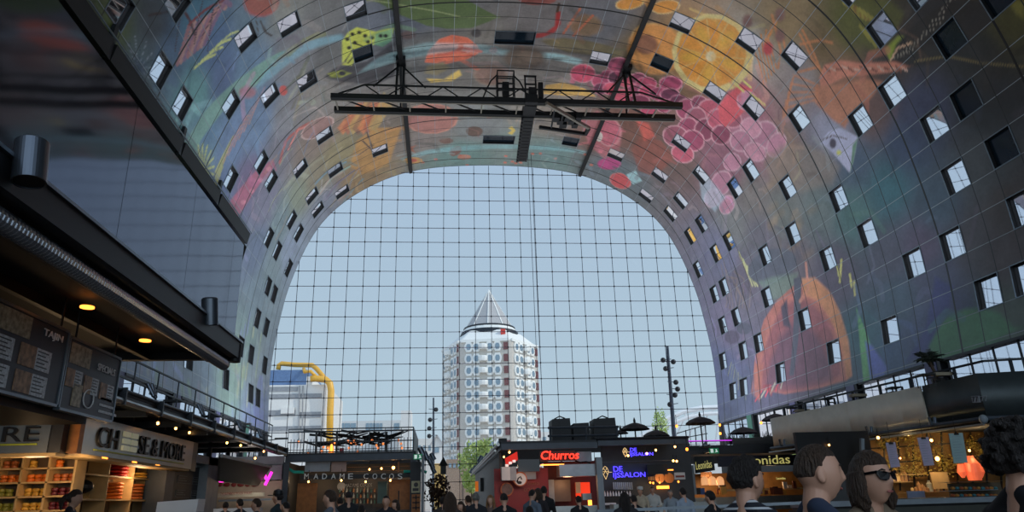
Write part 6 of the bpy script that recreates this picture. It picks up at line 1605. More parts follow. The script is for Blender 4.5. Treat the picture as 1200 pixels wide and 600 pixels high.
p = PY(634, 538.7, YC+.0); q = PY(678.5, 538, YC+.0)
text_obj('Churros', 'neon_lettering', M_NEON, ch_, p, q-p, U_, (q-p).length, PY(634, 528.5, YC).z-p.z, .05, .15, fat=.012)
prect(676, 529, 693, 541, YC+.3, M_GREY, 'vent_box', ch_, .4)
m = MB(); m.tube([PY(x_, y_, YC+.2) for x_, y_ in ((674, 540), (680, 542), (687, 541), (692, 543))], .03, 6); m.build('cable', M_BLACK, ch_)
prect(656, 543.5, 698, 558.5, YC+.1, mat('hood_steel', (158, 164, 170), .4, .4), 'extractor_hood', ch_, .8)
prect(634, 543.5, 661, 545.5, YC+.15, M_AMB, 'light_strip', ch_, .1)
MB().box((CXp(699), YC-.15, 0), (CXp(706), YC+.1, PY(700, 536, YC).z)).build('grey_post', M_GREY, ch_)
prect(648, 562, 668, 588, YC+2.4, mat('glass_case_back', (96, 78, 60), .4), 'glass_case', ch_); prect(644, 562, 649, 598, YC+2.3, M_GREY, 'fryer_side', ch_)
prect(675, 565, 691, 582, YC+2.6, mat('heat_red', (220, 60, 30), .5, em=(255, 60, 20), es=.7), 'heat_lamp_panel', ch_); prect(675, 565, 680, 578, YC+2.5, M_CREAM, 'paper_sheet', ch_)
prect(683, 578, 693, 586, YC+1.2, M_BRUSH, 'till', ch_, .3); prect(690, 586, 693.5, 600, YC+1.6, M_AMB, 'heat_strip', ch_)
prect(642, 592, 700, 612, YC+.1, M_BRUSH, 'counter', ch_, .9)
p = PY(618, 568.5, YC+.95); text_obj('CHURROS', 'lettering', mat('gold_print', (170, 90, 50), .5), ch_, p, (1, 0, 0), U_, PY(636, 568, YC).x-p.x, .1, .01)
p = PY(614, 576, YC+.95); text_obj('OCHO', 'lettering', MATS['gold_print'], ch_, p, (1, 0, 0), U_, PY(630, 576, YC).x-p.x, .14, .01)
# neon 'BAR' style red cluster sign on the lane side
ls = empty('lane_sign', PY(598, 545, YC+.3), 'small red and white illuminated hanging sign at the churros stall corner', 'sign')
m = MB(); m.prism([PY(592, 537, YC+.6), PY(606, 529, YC+.1), PY(607, 539, YC+.1), PY(593, 547, YC+.6)], (0, .1, 0)); m.build('panel', mat('sign_red', (170, 40, 40), .5, em=(255, 60, 50), es=.5), ls)
for x_, y_ in ((593, 545.5), (597, 542.5), (601.5, 540.5)): MB().cbox(PY(x_+1, y_, YC+.05), (.13, .04, .1)).build('lit_panel', mat('sign_white', (230, 220, 215), .5, em=(255, 230, 225), es=.6), ls)
for i, (x_, y_) in enumerate(((597, 530), (587, 537.5), (590.5, 535.5), (577, 543), (575, 546), (604, 534))):
    pendant(x_, y_, YC+.3+max(0, (597-x_))*.35, .055, 'warm glowing bulb near the lane corner of the churros stall', 'bulbs at the churros stall corner', M_HOT, .25)
prect(557, 564, 560.5, 576, 46, mat('orange_panel', (220, 120, 40), .5, em=(255, 130, 40), es=.4), 'orange_panel', ch_); prect(563, 560, 568, 576, 44, M_COUNT, 'notice_board', ch_)
for i, (x_, y_, Y) in enumerate(((552.5, 552, 64), (556, 549, 58), (561.5, 544, 50), (566, 540.5, 45), (570, 536, 41), (576.5, 531, 37), (563, 538, 47))):
    p = PY(x_, y_, Y); spotlight(p, p+Vector((-.3, 0, -.5)), 'black spotlight in the row on the lane side roof of the churros stall', .14+.0*i, .45, 'black spotlights on the churros roof edge')
prect(585, 513.5, 594, 519, YC+.3, M_BLACK, 'roof_box', ch_, .4)
lamp(PY(618, 560, YC-.9), 22, .2, (1, .6, .4)); lamp(PY(665, 566, YC+1.4), 22, .2, (1, .5, .25)); lamp(PY(600, 548, YC+.6), 10, .1)
# terrace things on its roof: draped stacks behind a railing
rr_ = empty('roof_railing', (CXp(665), YC+.3, zt_), 'grey pipe railing in front of the covered stacks on the churros roof', 'railing')
for y_ in (500.5, 510): MB().tube([PY(642, y_+1, YC+.3), PY(725, y_-.5, YC+.3)], .05, 8).build('rail', M_FRAME, rr_)
for px in (645, 687, 723): MB().tube([PY(px, 518.5, YC+.3), PY(px, 500, YC+.3)], .045, 8).build('post', M_FRAME, rr_)
M_COV = mat('black_cover', (26, 30, 36), .55)
for i, (xa, xb, ya, lab) in enumerate(((647, 669, 488.5, 'left'), (672, 691, 494, 'smaller middle'), (696, 722, 488, 'right'))):
    Y = YC+1.4; a = PY(xa, 517, Y); b = PY(xb, ya, Y); cxm = (a.x+b.x)/2; wd = b.x-a.x; e_ = empty('covered_stack', (cxm, Y+.4, zt_+.1), '%s of the black covered stacks on the churros stall roof' % lab, 'covered stack')
    z0 = zt_+.1; hgt = b.z-z0; m = MB()
    m.add([(cxm-wd*.46, Y, z0), (cxm+wd*.5, Y, z0), (cxm+wd*.5, Y+.9, z0), (cxm-wd*.46, Y+.9, z0), (cxm-wd*.42, Y+.05, z0+hgt*.93), (cxm+wd*.46, Y+.05, z0+hgt*.96), (cxm+wd*.44, Y+.85, z0+hgt), (cxm-wd*.3, Y+.85, z0+hgt)], [(0, 3, 2, 1), (4, 5, 6, 7), (0, 1, 5, 4), (1, 2, 6, 5), (2, 3, 7, 6), (3, 0, 4, 7)])
    m.build('cover', M_COV, e_); MB().cbox((cxm-wd*.3, Y+.2, z0+hgt*.45), (wd*.45, .9, hgt*.85)).build('cover_fold', M_COV, e_)
    if i != 1: MB().tube([(cxm-.25, Y+.4, z0+hgt*.96), (cxm, Y+.4, z0+hgt*1.07), (cxm+.25, Y+.4, z0+hgt*.98)], .03, 6).build('handle', M_BLACK, e_)
# ================================================================== ice cream stall
ic = empty('ice_cream_stall', (9, YC+2, 0), 'dark ice cream stall with blue neon lettering right of the churros stall', 'market stall')
x0, x1 = CXp(703), CXp(811)
zt2_, zb2_ = PY(760, 514, YC).z, PY(760, 521, YC).z
MB().box((x0, YC-.05, zb2_), (x1, YC+.2, zt2_)).build('eaves_beam', M_FRAME, ic)
MB().tube([(x0, YC-.12, zt2_+.02), (x1, YC-.12, zt2_+.02)], .05, 8).build('gutter', M_DARK, ic)
MB().box((x0+.05, YC+.25, zt2_-.02), (x1, YC+8, zt2_+.08)).build('roof', M_ROOF, ic)
MB().box((x0+.75, YC+2.8, 0), (x1+1.0, YC+3.0, zt2_)).build('back_wall', mat('dark_slate', (50, 56, 64), .55), ic)
prect(705, 543, 765, 560, YC+.6, MATS['dark_slate'], 'sign_board', ic, .1)
M_BLUE = mat('blue_neon', (90, 70, 255), .4, em=(72, 58, 255), es=2.6); M_CRM = mat('cream_neon', (235, 205, 140), .4, em=(255, 215, 150), es=.8)
def ijs(xa, xb, yt, ym, yb_, Y, xi):
    p = PY(xa, ym, Y); q = PY(xa+(xb-xa)*.28, ym, Y); text_obj('DE', 'neon_lettering', M_BLUE, ic, p, (1, 0, 0), U_, q.x-p.x, PY(xa, yt, Y).z-p.z, .04)
    p = PY(xa, yb_, Y); q = PY(xb, yb_, Y); text_obj('IJSSALON', 'neon_lettering', M_BLUE, ic, p, (1, 0, 0), U_, q.x-p.x, PY(xa, ym+1, Y).z-p.z, .04)
    c = PY(xi, (yt+yb_)/2-.5, Y); s_ = (PY(xi, yt, Y).z-PY(xi, yb_, Y).z)*.5; m = MB()
    T = [(0, -1.1), (.55, .1), (.3, .7), (0, .95), (-.3, .7), (-.55, .1), (0, -1.1)]
    m.tube([c+Vector((u*s_, 0, v*s_)) for u, v in T], .012, 6, False); m.tube([c+Vector((-.55*s_, 0, .1*s_)), c+Vector((.55*s_, 0, .1*s_))], .01, 6); m.tube([c+Vector((-.3*s_, 0, .7*s_)), c+Vector((.3*s_, 0, -.3*s_))], .01, 6); m.tube([c+Vector((.3*s_, 0, .7*s_)), c+Vector((-.3*s_, 0, -.3*s_))], .01, 6); m.tube([c+Vector((.5*s_, 0, 0)), c+Vector((1.1*s_, 0, 0))], .01, 6)
    m.build('cone_emblem', M_CRM, ic)
ijs(738.5, 765.5, 525, 529.5, 535.5, YC-.05, 732.5); ijs(719, 756.5, 546.5, 553, 561.5, YC+.5, 709.5)
prect(706, 539.5, 790, 541, YC+.0, M_FRAME, 'lower_rail', ic, .1)
prect(759, 544, 782, 556, YC+.2, M_BLACK, 'menu_screen', ic, .1); prect(783, 550, 789, 551.3, YC+.1, M_AMB, 'light_strip', ic); prect(760, 557, 788, 563, YC+2.0, mat('wood_arch', (120, 84, 50), .6), 'wood_panel', ic)
for k in range(2): MB().lathe([(.22, 0), (.22, .03)], PY(773+11*k, 560, YC+1.95), 16, (0, -1, 0)).build('round_panel', M_WOOD, ic)
a = empty('price_card', PY(796, 562, YC), 'pink and white price card hanging at the ice cream counter', 'card'); prect(791, 553.5, 802.5, 562, YC-.1, M_WHITE, 'card', a); prect(792, 557, 802, 559.5, YC-.12, M_RTX, 'print', a, .02)
for r_, y_ in enumerate((567, 574, 583, 588)): prect(706, y_+6.5, 743, y_+7.5, YC+1.9, M_GREY, 'shelf_board', ic, .3)
for q in range(10): p = PY(719.5+2.35*q, 573.5, YC+2.0); MB().lathe([(.035, 0), (.035, .3)], p, 8).build('cup_stack', M_GREY, label='tall stack of pale cups on the upper ice cream shelf', cat='cups', group='cup stacks on the ice cream shelf')
for q in range(10): p = PY(709+3.3*q, 581.5, YC+2.0); MB().lathe([(.045, 0), (.04, .12), (.02, .16), (.02, .22)], p, 8).build('syrup_bottle', M_WHITE, label='white syrup bottle on the lower ice cream shelf', cat='bottle', group='syrup bottles on the ice cream shelf')
prect(706, 589, 722, 592, YC+1.8, M_WHITE, 'tray', ic, .4)
for i, (x_, y_) in enumerate(((768.5, 527.5), (791, 523.5), (758, 531.5), (736, 534), (789, 540), (793, 540.5), (762, 565.5), (765.5, 566), (773, 565.5), (795, 564.5))):
    pendant(x_, y_, YC-.3 if i < 6 else YC+1.4, .06, 'small warm bulb in front of the ice cream stall', 'bulbs of the ice cream stall', M_HOT if i < 6 else M_AMB, .25)
prect(770, 569, 784, 573, YC+2.6, M_AMB, 'warm_glow_display', ic, .05); lamp(PY(775, 566, YC+1.5), 18, .2); lamp(PY(725, 560, YC+1.4), 10, .2, (.7, .75, 1))
MB().box((CXp(703), YC-2.2, .9), (CXp(840, 590, YC-2.2), YC-1.5, PY(760, 590, YC-2.2).z)).build('glass_counter', M_BRUSH, ic)
# ================================================================== chocolate stall
YK = 36.0
ck = empty('chocolate_stall', (11.5, YK+2, 0), 'chocolate stall with navy fascia and gold lettering behind the short-haired men', 'market stall')
KX = lambda px: PY(px, 560, YK).x
prect(843, 532.5, 942, 547, YK, mat('navy_fascia', (18, 22, 46), .5), 'fascia', ck, .2)
M_GOLD = mat('gold_letter', (210, 200, 130), .4, em=(225, 215, 130), es=.45)
p = PY(868, 545.5, YK-.03); q = PY(926, 543, YK-.03); text_obj('Leonidas', 'lettering', M_GOLD, ck, p, q-p, U_, (q-p).length, .43, .03)
m = MB(); sg = [PY(813, 535, YK-.2), PY(836, 534.5, YK-.6), PY(838, 551, YK-.6), PY(815, 555, YK-.2)]; m.prism(sg, (0.02, .12, 0)); m.build('hanging_sign', M_BLACK, ck)
p = PY(816, 550.5, YK-.42); q = PY(834.5, 547.8, YK-.75); text_obj('Leonidas', 'lettering', M_GOLD, ck, p, q-p, U_, (q-p).length, .36, .03)
prect(802.5, 545, 813, 580, YK, M_GREY, 'pillar', ck, .5); MB().box((KX(802.5), YK, 0), (KX(813), YK+.5, 1.5)).build('pillar', M_GREY, ck)
prect(812, 552, 945, 612, YK+2.2, mat('amber_back', (150, 104, 50), .6, var=.3, scale=2), 'back_wall', ck, .1)
MB().box((KX(800), YK-.1, PY(880, 531.5, YK).z), (KX(950), YK+4, PY(880, 521, YK).z)).build('roof', M_ROOF, ck)
MB().tube([PY(765, 534, YK+2), PY(832, 522, YK-.5)], .07, 8).build('gutter_pipe', M_BRUSH, ck); MB().tube([PY(765, 541, YK+2), PY(838, 528, YK-.5)], .06, 8).build('gutter_pipe', M_BRUSH, ck)
for i, (x_, y_) in enumerate(((782, 527), (806, 523), (777, 533.5), (826, 520))): p = PY(x_, y_, YK+1); spotlight(p, p+Vector((-.4, 0, -.5)), 'steel spotlight on the sloping pipes before the chocolate stall', .06, .3, 'spotlights on the sloping pipes')
for i, x_ in enumerate((826.5, 835.5, 844.5)):
    p = PY(x_, 568.5, YK+.6); MB().lathe([(.185, 0), (.19, .2), (.17, .31), (.1, .4), (.01, .43)], p, 16).build('dome_lamp', mat('peach_shade', (250, 190, 140), .5, em=(255, 180, 120), es=.7), label='%s of the three glowing peach dome lamps in the chocolate stall' % ('left', 'middle', 'right')[i], cat='lamp')
prect(822, 553, 834, 565, YK+1.6, mat('flower_print', (170, 120, 80), .5, var=.6, scale=9), 'flower_picture', ck)
prect(812, 579.5, 950, 600, YK+.2, M_BRUSH, 'counter', ck, .9)
rg = random.Random(3); cc_ = [(196, 40, 40), (230, 210, 190), (120, 60, 40), (60, 90, 150), (214, 150, 60), (40, 30, 30)]
for i in range(34):
    x_ = 815+rg.random()*120; y_ = 579.5-(rg.random() < .4)*7; c_ = rg.randrange(6)
    if 850 < x_ < 888: continue
    p = PY(x_, y_, YK+.5+rg.random()*.5); s_ = rg.uniform(.08, .17); MB().box(p-Vector((s_, .05, 0)), p+Vector((s_, .05, rg.uniform(.16, .4)))).build('chocolate_box', mat('box_%d' % c_, cc_[c_], .5), label='small %s box among the goods on the chocolate counter' % ['red', 'cream', 'brown', 'blue', 'orange', 'black'][c_], cat='box', group='%s boxes on the chocolate counter' % ['red', 'cream', 'brown', 'blue', 'orange', 'black'][c_])
for y_ in (572.8,): prect(848, y_, 950, y_+.8, YK+.9, M_PINE, 'shelf_board', ck, .3)
p = PY(910, 562, YK+2.1); text_obj('Leonidas', 'lettering', M_GOLD, ck, p, (1, 0, 0), U_, .5, .12, .02)
lamp(PY(835, 566, YK+1.2), 30, .2); lamp(PY(905, 560, YK+1.0), 22, .2)
pendant(892, 564, YK+.8, .07, 'cone shaped glowing lamp beside the gold lettering of the chocolate stall', None, M_HOT, .4)
# ---- terrace over the chocolate stall: parasols, ramp railing, furniture
M_PAR = mat('parasol_cloth', (58, 58, 62), .7)
def parasol(x, yt, w_px, Y, zb0, label):
    t = PY(x, yt, Y); r = w_px*Y/F_PX/2; e_ = empty('parasol', (t.x, Y, zb0), label, 'parasol'); h = r*.42; n = 16; o = []
    prof = [(.02, 0), (r*.35, -h*.22), (r*.7, -h*.52), (r, -h)]
    m = MB(); m.v = []; N = 16
    for (q, z) in prof:
        for k in range(N): t_ = 2*PI*k/N; rr = q*(1-.04*(k % 2)); m.v.append(Vector((t.x+rr*math.cos(t_), Y+rr*math.sin(t_), t.z+z-(.05*r if (k % 2 and q == r) else 0))))
    for (q, z) in [(q_*.97, z_-.05) for q_, z_ in prof[::-1]]:
        for k in range(N): t_ = 2*PI*k/N; m.v.append(Vector((t.x+q*math.cos(t_), Y+q*math.sin(t_), t.z+z)))
    L = 8
    for i in range(L-1):
        for k in range(N): m.f.append((i*N+k, i*N+(k+1) % N, (i+1)*N+(k+1) % N, (i+1)*N+k))
    m.build('canopy', M_PAR, e_)
    for k in range(8): t_ = 2*PI*k/8; MB().bar((t.x, Y, t.z-.12), (t.x+r*.95*math.cos(t_), Y+r*.95*math.sin(t_), t.z-h-.02), .03, .03).build('rib', M_BLACK, e_)
    MB().lathe([(.05, 0), (.06, .08), (.015, .22)], t, 8).build('finial', M_BLACK, e_)
    MB().tube([(t.x, Y, zb0), (t.x, Y, t.z)], .035, 8).build('pole', M_BLACK, e_); return e_
zt0 = PY(650, 519, YC).z+.1
parasol(743.5, 495, 35, YC+2, zt0, 'dark grey parasol open on the roof terrace left of the tall mast')
parasol(768.5, 503.5, 32, YC+4, zt0, 'dark grey parasol set lower behind, just right of the first parasol')
parasol(727, 503.5, 18, YC+6, zt0, 'small far dark parasol half hidden beside the covered stacks')
parasol(820, 488, 36, YC+3, zt0-.2, 'dark grey parasol raised highest, at the foot of the white arched roof')
parasol(870.5, 500, 33, YK+4, ZR+.0, 'dark parasol under the gallery right of the ramp railing')
parasol(908, 484.5, 34, YK+6, ZR+.0, 'dark parasol partly hidden behind the grey canopy skirt at the right')
MB().box((KX(805), YK+4.1, ZR-.3), (KX(960), YK+12, ZR-.1)).build('floor_terrace', M_ROOF, kind='structure')
MB().box((CXp(811), YC+3, 3.4), (CXp(850), YC+12, 3.6)).build('floor_terrace', M_ROOF, kind='structure')
rp_ = empty('ramp_railing', PY(810, 520, YK+4), 'dark stair railing rising to the roof terrace behind the raised parasol', 'railing')
RP = [(795, 508), (805, 504), (815, 501), (822, 498)]
MB().bar(PY(793, 508, YK+5), PY(827, 498, YK+5), .05, .05).build('handrail', M_RAIL, rp_); MB().bar(PY(797, 514, YK+5), PY(829, 508, YK+5), .05, .05).build('handrail', M_RAIL, rp_)
for x_ in (805, 816, 828): MB().bar(PY(x_, 522, YK+5), PY(x_-1.5, 504-(x_-805)*.25, YK+5), .05, .05).build('post', M_RAIL, rp_)
MB().tube([PY(800, 517, 40), PY(905, 515, 40)], .03, 6).build('purple_neon_tube', mat('purple_neon', (200, 60, 220), .4, em=(200, 60, 230), es=1.0), label='thin purple light tube across the terrace behind the parasols', cat='light tube')
for i, (x_, y_, Y) in enumerate(((793, 499.5, 31), (843.5, 498, 33), (892, 495.5, 32), (844, 508, 33), (805, 526.5, 29))):
    pendant(x_, y_, Y, .08, 'small warm globe lamp hanging above the terrace with parasols', 'globe lamps above the parasol terrace', M_AMB, .5)
for i, (x_, y_) in enumerate(((857, 517), (872, 517), (888, 516), (900, 515))):
    p = PY(x_, y_, YK+4.4); e_ = empty('planter_box', p, 'dark planter box on the terrace above the chocolate stall', 'planter', 'planters above the chocolate stall'); MB().cbox(p, (.42, .4, .34)).build('box', M_BLACK, e_); m = MB(); rg = random.Random(i)
    for k in range(30): a = p+Vector((rg.uniform(-.2, .2), rg.uniform(-.15, .15), .15)); m.bar(a, a+Vector((rg.uniform(-.15, .15), rg.uniform(-.1, .1), rg.uniform(.1, .35))), .02, .008)
    m.build('leaves', mat('dark_leaf', (40, 52, 40), .7), e_)
MB().box((PY(858, 515, YK+3.9).x, YK+3.8, ZR-.05), (PY(915, 515, YK+3.9).x, YK+3.95, PY(880, 513, YK+3.9).z)).build('terrace_parapet', M_BLACK, label='low dark parapet of the terrace above the chocolate stall', cat='parapet')
# ================================================================== right stall with skirt canopy
zb3 = PY(912, 523, 33.5).z
K0 = PY(907, 523, 33.5); K1 = PY(1157, 491, 22.0); zbot = (K0.z+K1.z)/2
A_ = Vector((K0.x, 33.5, zbot)); B_ = Vector((K1.x, 22.0, zbot)); C_ = B_+Vector((6.5, .0, 0)) + Vector((0, -1.6, 0))
rs_ = empty('corner_stall', (21, 27, 0), 'large corner stall at the right with rippled grey skirt round its canopy', 'market stall')
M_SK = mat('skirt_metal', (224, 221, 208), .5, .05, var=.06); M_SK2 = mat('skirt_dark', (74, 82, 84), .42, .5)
def skirt(a, b, z0, z1a, z1b, amp, m, nm, n=160, per=1.7):
    a, b = Vector(a), Vector(b); d = (b-a); nrm = Vector((0, 0, 1)).cross(d).normalized()
    if nrm.y > 0: nrm = -nrm
    v = []
    for side in (0, .06):
        for j in range(2):
            for i in range(n+1):
                t = i/n; L = d.length*t; w = amp*(abs(math.sin(PI*L/per+.6*math.sin(L)))**.5)*(1 if j else .6)
                p = a+d*t+nrm*(w-side); p.z = (z1a+(z1b-z1a)*t) if j else z0; v.append(p)
    k = n+1; f = []
    for i in range(n):
        f += [(i, i+1, k+i+1, k+i), (2*k+i, 3*k+i, 3*k+i+1, 2*k+i+1), (k+i, k+i+1, 3*k+i+1, 3*k+i), (i, 2*k+i, 2*k+i+1, i+1)]
    return MB().add(v, f).build(nm, m, rs_, smooth=True)
zs1 = PY(905, 491, 33.5).z; zs2 = PY(1107, 452, 24.3).z
M1 = A_+(B_-A_)*.80
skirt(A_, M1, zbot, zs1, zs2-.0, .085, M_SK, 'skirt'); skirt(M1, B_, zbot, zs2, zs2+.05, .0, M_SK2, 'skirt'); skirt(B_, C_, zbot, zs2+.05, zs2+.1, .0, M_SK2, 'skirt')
MB().bar(A_+Vector((0, 0, -.08)), B_+Vector((0, 0, -.08)), .3, .16).build('edge_beam', M_BLACK, rs_); MB().bar(B_+Vector((0, 0, -.08)), C_+Vector((0, 0, -.08)), .3, .16).build('edge_beam', M_BLACK, rs_)
off_ = Vector((-.25, -.18, 0))
MB().tube([A_+off_+Vector((0, 0, -.1)), B_+off_+Vector((0, 0, -.02))], .075, 10).build('pipe', M_FRAME, rs_); MB().tube([B_+off_+Vector((0, 0, -.02)), C_+Vector((0, -.3, -.02))], .075, 10).build('pipe', M_FRAME, rs_)
MB().tube([A_+off_*1.6+Vector((0, 0, -.28)), B_+off_*1.6+Vector((0, 0, -.22))], .04, 8).build('pipe', M_BRUSH, rs_); MB().ell(B_+off_*1.3+Vector((0, 0, -.05)), (.13, .13, .15), 12, 8).build('pipe_joint', M_GREY, rs_)
MB().prism([A_+Vector((.1, .1, 0)), B_+Vector((.1, .1, 0)), C_+Vector((0, .1, 0)), Vector((25.4, 20.4, zbot)), Vector((25.4, 33.5, zbot))], (0, 0, .12)).build('roof_deck', M_ROOF, rs_)
for i, (x_, y_) in enumerate(((921, 521), (967, 510), (1023, 502), (1098, 490))):
    t = (PX(x_, y_, 18).y); # clamp lights follow the pipe
    k = (x_-907)/(1157-907);
    best = min((abs((lambda c: (lambda cc: 600+F_PX*cc.x/cc.z)(CR.transposed() @ (c-Vector((0, 0, H)))))(A_+(B_-A_)*u)-x_), u) for u in [j/200 for j in range(201)])[1]
    p = A_+(B_-A_)*best+off_+Vector((0, 0, .06))
    for dx in (-.09, .09): spotlight(p+Vector((dx, 0, .05)), p+Vector((dx-.15, -.1, -.6 if dx > 0 else .7)), 'steel spotlight on the corner stall canopy pipe, %s pair from the left' % ('first', 'second', 'third', 'fourth')[i], .05, .3, 'spotlights on the corner canopy')
# number plate 77 77 like tag on the skirt
d_ = (C_-B_).normalized(); p = PY(1141, 469, 22.0)
pr_ = M1+(B_-M1)*.72; tpos = (M1+(B_-M1)*.42)
dd = (B_-A_).normalized()
def on_skirt(x_, y_):
    r = ray(x_, y_); n_ = Vector((0, 0, 1)).cross(dd); n_.normalize(); t = (A_-Vector((0, 0, H))).dot(n_)/r.dot(n_); return r*t+Vector((0, 0, H))
a = on_skirt(1140, 471); b = on_skirt(1161, 470); fr_ = (b-a)
nn = Vector((0, 0, 1)).cross(dd); nn.normalize(); nn = nn if nn.y < 0 else -nn
MB().obox((a*.75+b*.25)+nn*.03+Vector((0, 0, .08)), fr_*.23, nn*.01, Vector((0, 0, .11))).build('number_plate', M_PALE, rs_)
text_obj('77', 'lettering', M_SGN, rs_, a+nn*.05+fr_*.06, fr_, U_, fr_.length*.36, .17, .01); text_obj('77', 'lettering', M_PALE, rs_, a+nn*.05+fr_*.56, fr_, U_, fr_.length*.38, .17, .01)
# railing over the skirt
rr2 = empty('gallery_railing', B_+Vector((0, 0, 1.4)), 'dark pipe railing above the grey skirt canopy at the right', 'railing')
hz = .42; T0 = A_.copy(); T0.z = zs1; T1 = M1.copy(); T1.z = zs2; T2 = B_.copy(); T2.z = zs2+.05; T3 = C_.copy(); T3.z = zs2+.1; upv = Vector((0, 0, hz)); bk = -nn*.3
PT = [T0+bk, T1+bk, T2+bk+Vector((.1, 0, 0)), T3+bk]
for a, b in zip(PT[:-1], PT[1:]):
    MB().bar(a+upv, b+upv, .07, .07).build('handrail', M_RAIL, rr2); n = max(1, int((b-a).length/1.5))
    for q in range(n): c = a+(b-a)*(q+.5)/n; MB().bar(c-Vector((0, 0, .3)), c+upv, .06, .1).build('post', M_RAIL, rr2)
MB().prism([T0+bk*1.2-Vector((0, 0, .25)), T2+bk*1.2-Vector((0, 0, .25)), T3-Vector((0, 0, .25)), Vector((25.4, 20.4, zs2-.25)), Vector((25.4, 33.5, zs1-.25))], (0, 0, .1)).build('floor_gallery', M_ROOF, kind='structure')
# gallery furniture seen over the rail
M_TBL = mat('terrace_table', (34, 36, 38), .5); M_PARC = mat('parcel', (150, 140, 120), .6)
for i, (x_, y_, w_) in enumerate(((1050, 461, 26), (1004, 471, 22), (978, 477, 18))):
    Y = 27+i*2.2; a = PY(x_, y_, Y); e_ = empty('terrace_table', (a.x, Y, zs2-.15), 'dark terrace table behind the gallery rail, %s from the palm' % ('first', 'second', 'third')[i], 'table')
    w = w_*Y/F_PX/2; MB().cbox(a, (w*2, .9, .06)).build('table_top', M_TBL, e_)
    for dx in (-.8, .8):
        for dy in (-.3, .3): MB().bar((a.x+dx*w, Y+dy, zs2-.15), (a.x+dx*w, Y+dy, a.z), .05, .05).build('leg', M_TBL, e_)
for i, (x_, y_, Y) in enumerate(((1103, 437, 23.5), (1005, 462, 28), (940, 480, 32))): MB().cbox(PY(x_, y_, Y)+Vector((0, 0, -.05)), (.62, .3, .11)).build('wrapped_bundle', M_PARC, label='beige wrapped bundle lying by the gallery rail, %s' % ('near the palm', 'above the middle of the skirt', 'at the far end')[i], cat='bundle')
for i, (x_, y_) in enumerate(((1085, 446), (1049, 463), (970, 474), (930, 484))):
    Y = 23.6+i*3; p = PY(x_, y_, Y); e_ = empty('chair', (p.x, Y, zs2-.15), 'rounded black chair back showing above the gallery rail', 'chair', 'black chairs on the gallery')
    MB().cbox((p.x, Y, zs2+.28), (.46, .46, .05)).build('seat', M_TBL, e_)
    MB().tube([(p.x-.22, Y-.22, zs2+.28), (p.x-.22, Y-.25, p.z-.05), (p.x-.1, Y-.26, p.z+.05), (p.x+.1, Y-.26, p.z+.05), (p.x+.22, Y-.25, p.z-.05), (p.x+.22, Y-.22, zs2+.28)], .03, 6).build('backrest', M_TBL, e_)
    for dx in (-.2, .2):
        for dy in (-.2, .2): MB().bar((p.x+dx, Y+dy, zs2-.15), (p.x+dx, Y+dy, zs2+.28), .03, .03).build('leg', M_TBL, e_)
# palm in pot
p = PY(1093, 430, 24.0); base = PY(1097, 440, 24.0); top = PY(1087, 419, 24.0)
pl = empty('potted_palm', (base.x, 24.0, zs2-.15), 'small dark palm with a leaning trunk above the gallery rail', 'palm')
MB().tube([(base.x+.1, 24, zs2-.1), base, top], [.07, .055, .05], 8).build('trunk', M_BARK, pl); MB().lathe([(.22, 0), (.28, .35)], (base.x+.1, 24, zs2-.15), 12).build('pot', M_TBL, pl)
rg = random.Random(12); m = MB()
for k in range(44):
    an = rg.uniform(0, 2*PI); el = rg.uniform(-.35, 1.3); L = rg.uniform(.42, .68); dr = Vector((math.cos(an)*math.cos(el), math.sin(an)*math.cos(el)*.8, math.sin(el)*.7)); side = dr.cross(Vector((0, 0, 1))).normalized()
    for s_ in range(7):
        c0 = top+dr*(L*s_/7)-Vector((0, 0, .12*(s_/7)**2));
        for sg in (-1, 1): m.bar(c0, c0+dr*.12+side*sg*(.13-.008*s_)-Vector((0, 0, .05)), .05, .01)
m.build('fronds', mat('palm_green', (34, 46, 34), .6, var=.3), pl)
# interior of the corner stall: back wall grid with plants, shelves, lamps, hanging menus, counters
def frame_pt(x_, y_, t_): return PY(x_, y_, t_)
YW = 26.5
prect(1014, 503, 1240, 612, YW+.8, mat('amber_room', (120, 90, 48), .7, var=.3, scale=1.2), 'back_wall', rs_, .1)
m = MB()
for x_ in range(1018, 1200, 17): m.bar(PY(x_, 506, YW+.4), PY(x_+3, 575, YW+.4), .05, .05)
for y_ in (520, 538, 556): m.bar(PY(1015, y_+6, YW+.4), PY(1200, y_-6, YW+.4), .05, .05)
m.build('lattice_frame', M_BLACK, rs_)
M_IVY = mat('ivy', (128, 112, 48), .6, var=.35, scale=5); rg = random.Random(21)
for i, (x_, y_, rx, rz) in enumerate(((1036, 520, .35, .25), (1065, 515, .6, .35), (1076, 535, .5, .45), (1100, 530, .4, .5), (1108, 547, .5, .4), (1070, 553, .6, .25), (1140, 520, .5, .3), (1152, 532, .4, .3), (1045, 545, .3, .3), (1125, 540, .3, .3))):
    c = PY(x_, y_, YW); m = MB()
    for k in range(170):
        v_ = Vector((rg.gauss(0, .5)*rx, rg.gauss(0, .3)*.35, rg.gauss(0, .5)*rz)); a = Vector((rg.gauss(0, 1), rg.gauss(0, 1), rg.gauss(0, 1))).normalized()*.06; b = a.orthogonal().normalized()*.03; q = c+v_; m.add([q-a, q+b, q+a, q-b], [(0, 1, 2, 3)])
    m.build('hanging_plant', M_IVY, label='trailing plant in warm light on the lattice of the corner stall', cat='plant', group='trailing plants in the corner stall')
M_MENU = [mat('menu_lilac', (176, 166, 190), .6, var=.03), mat('menu_lilac', (176, 166, 190), .6), mat('menu_mint', (150, 176, 176), .6, var=.03)]
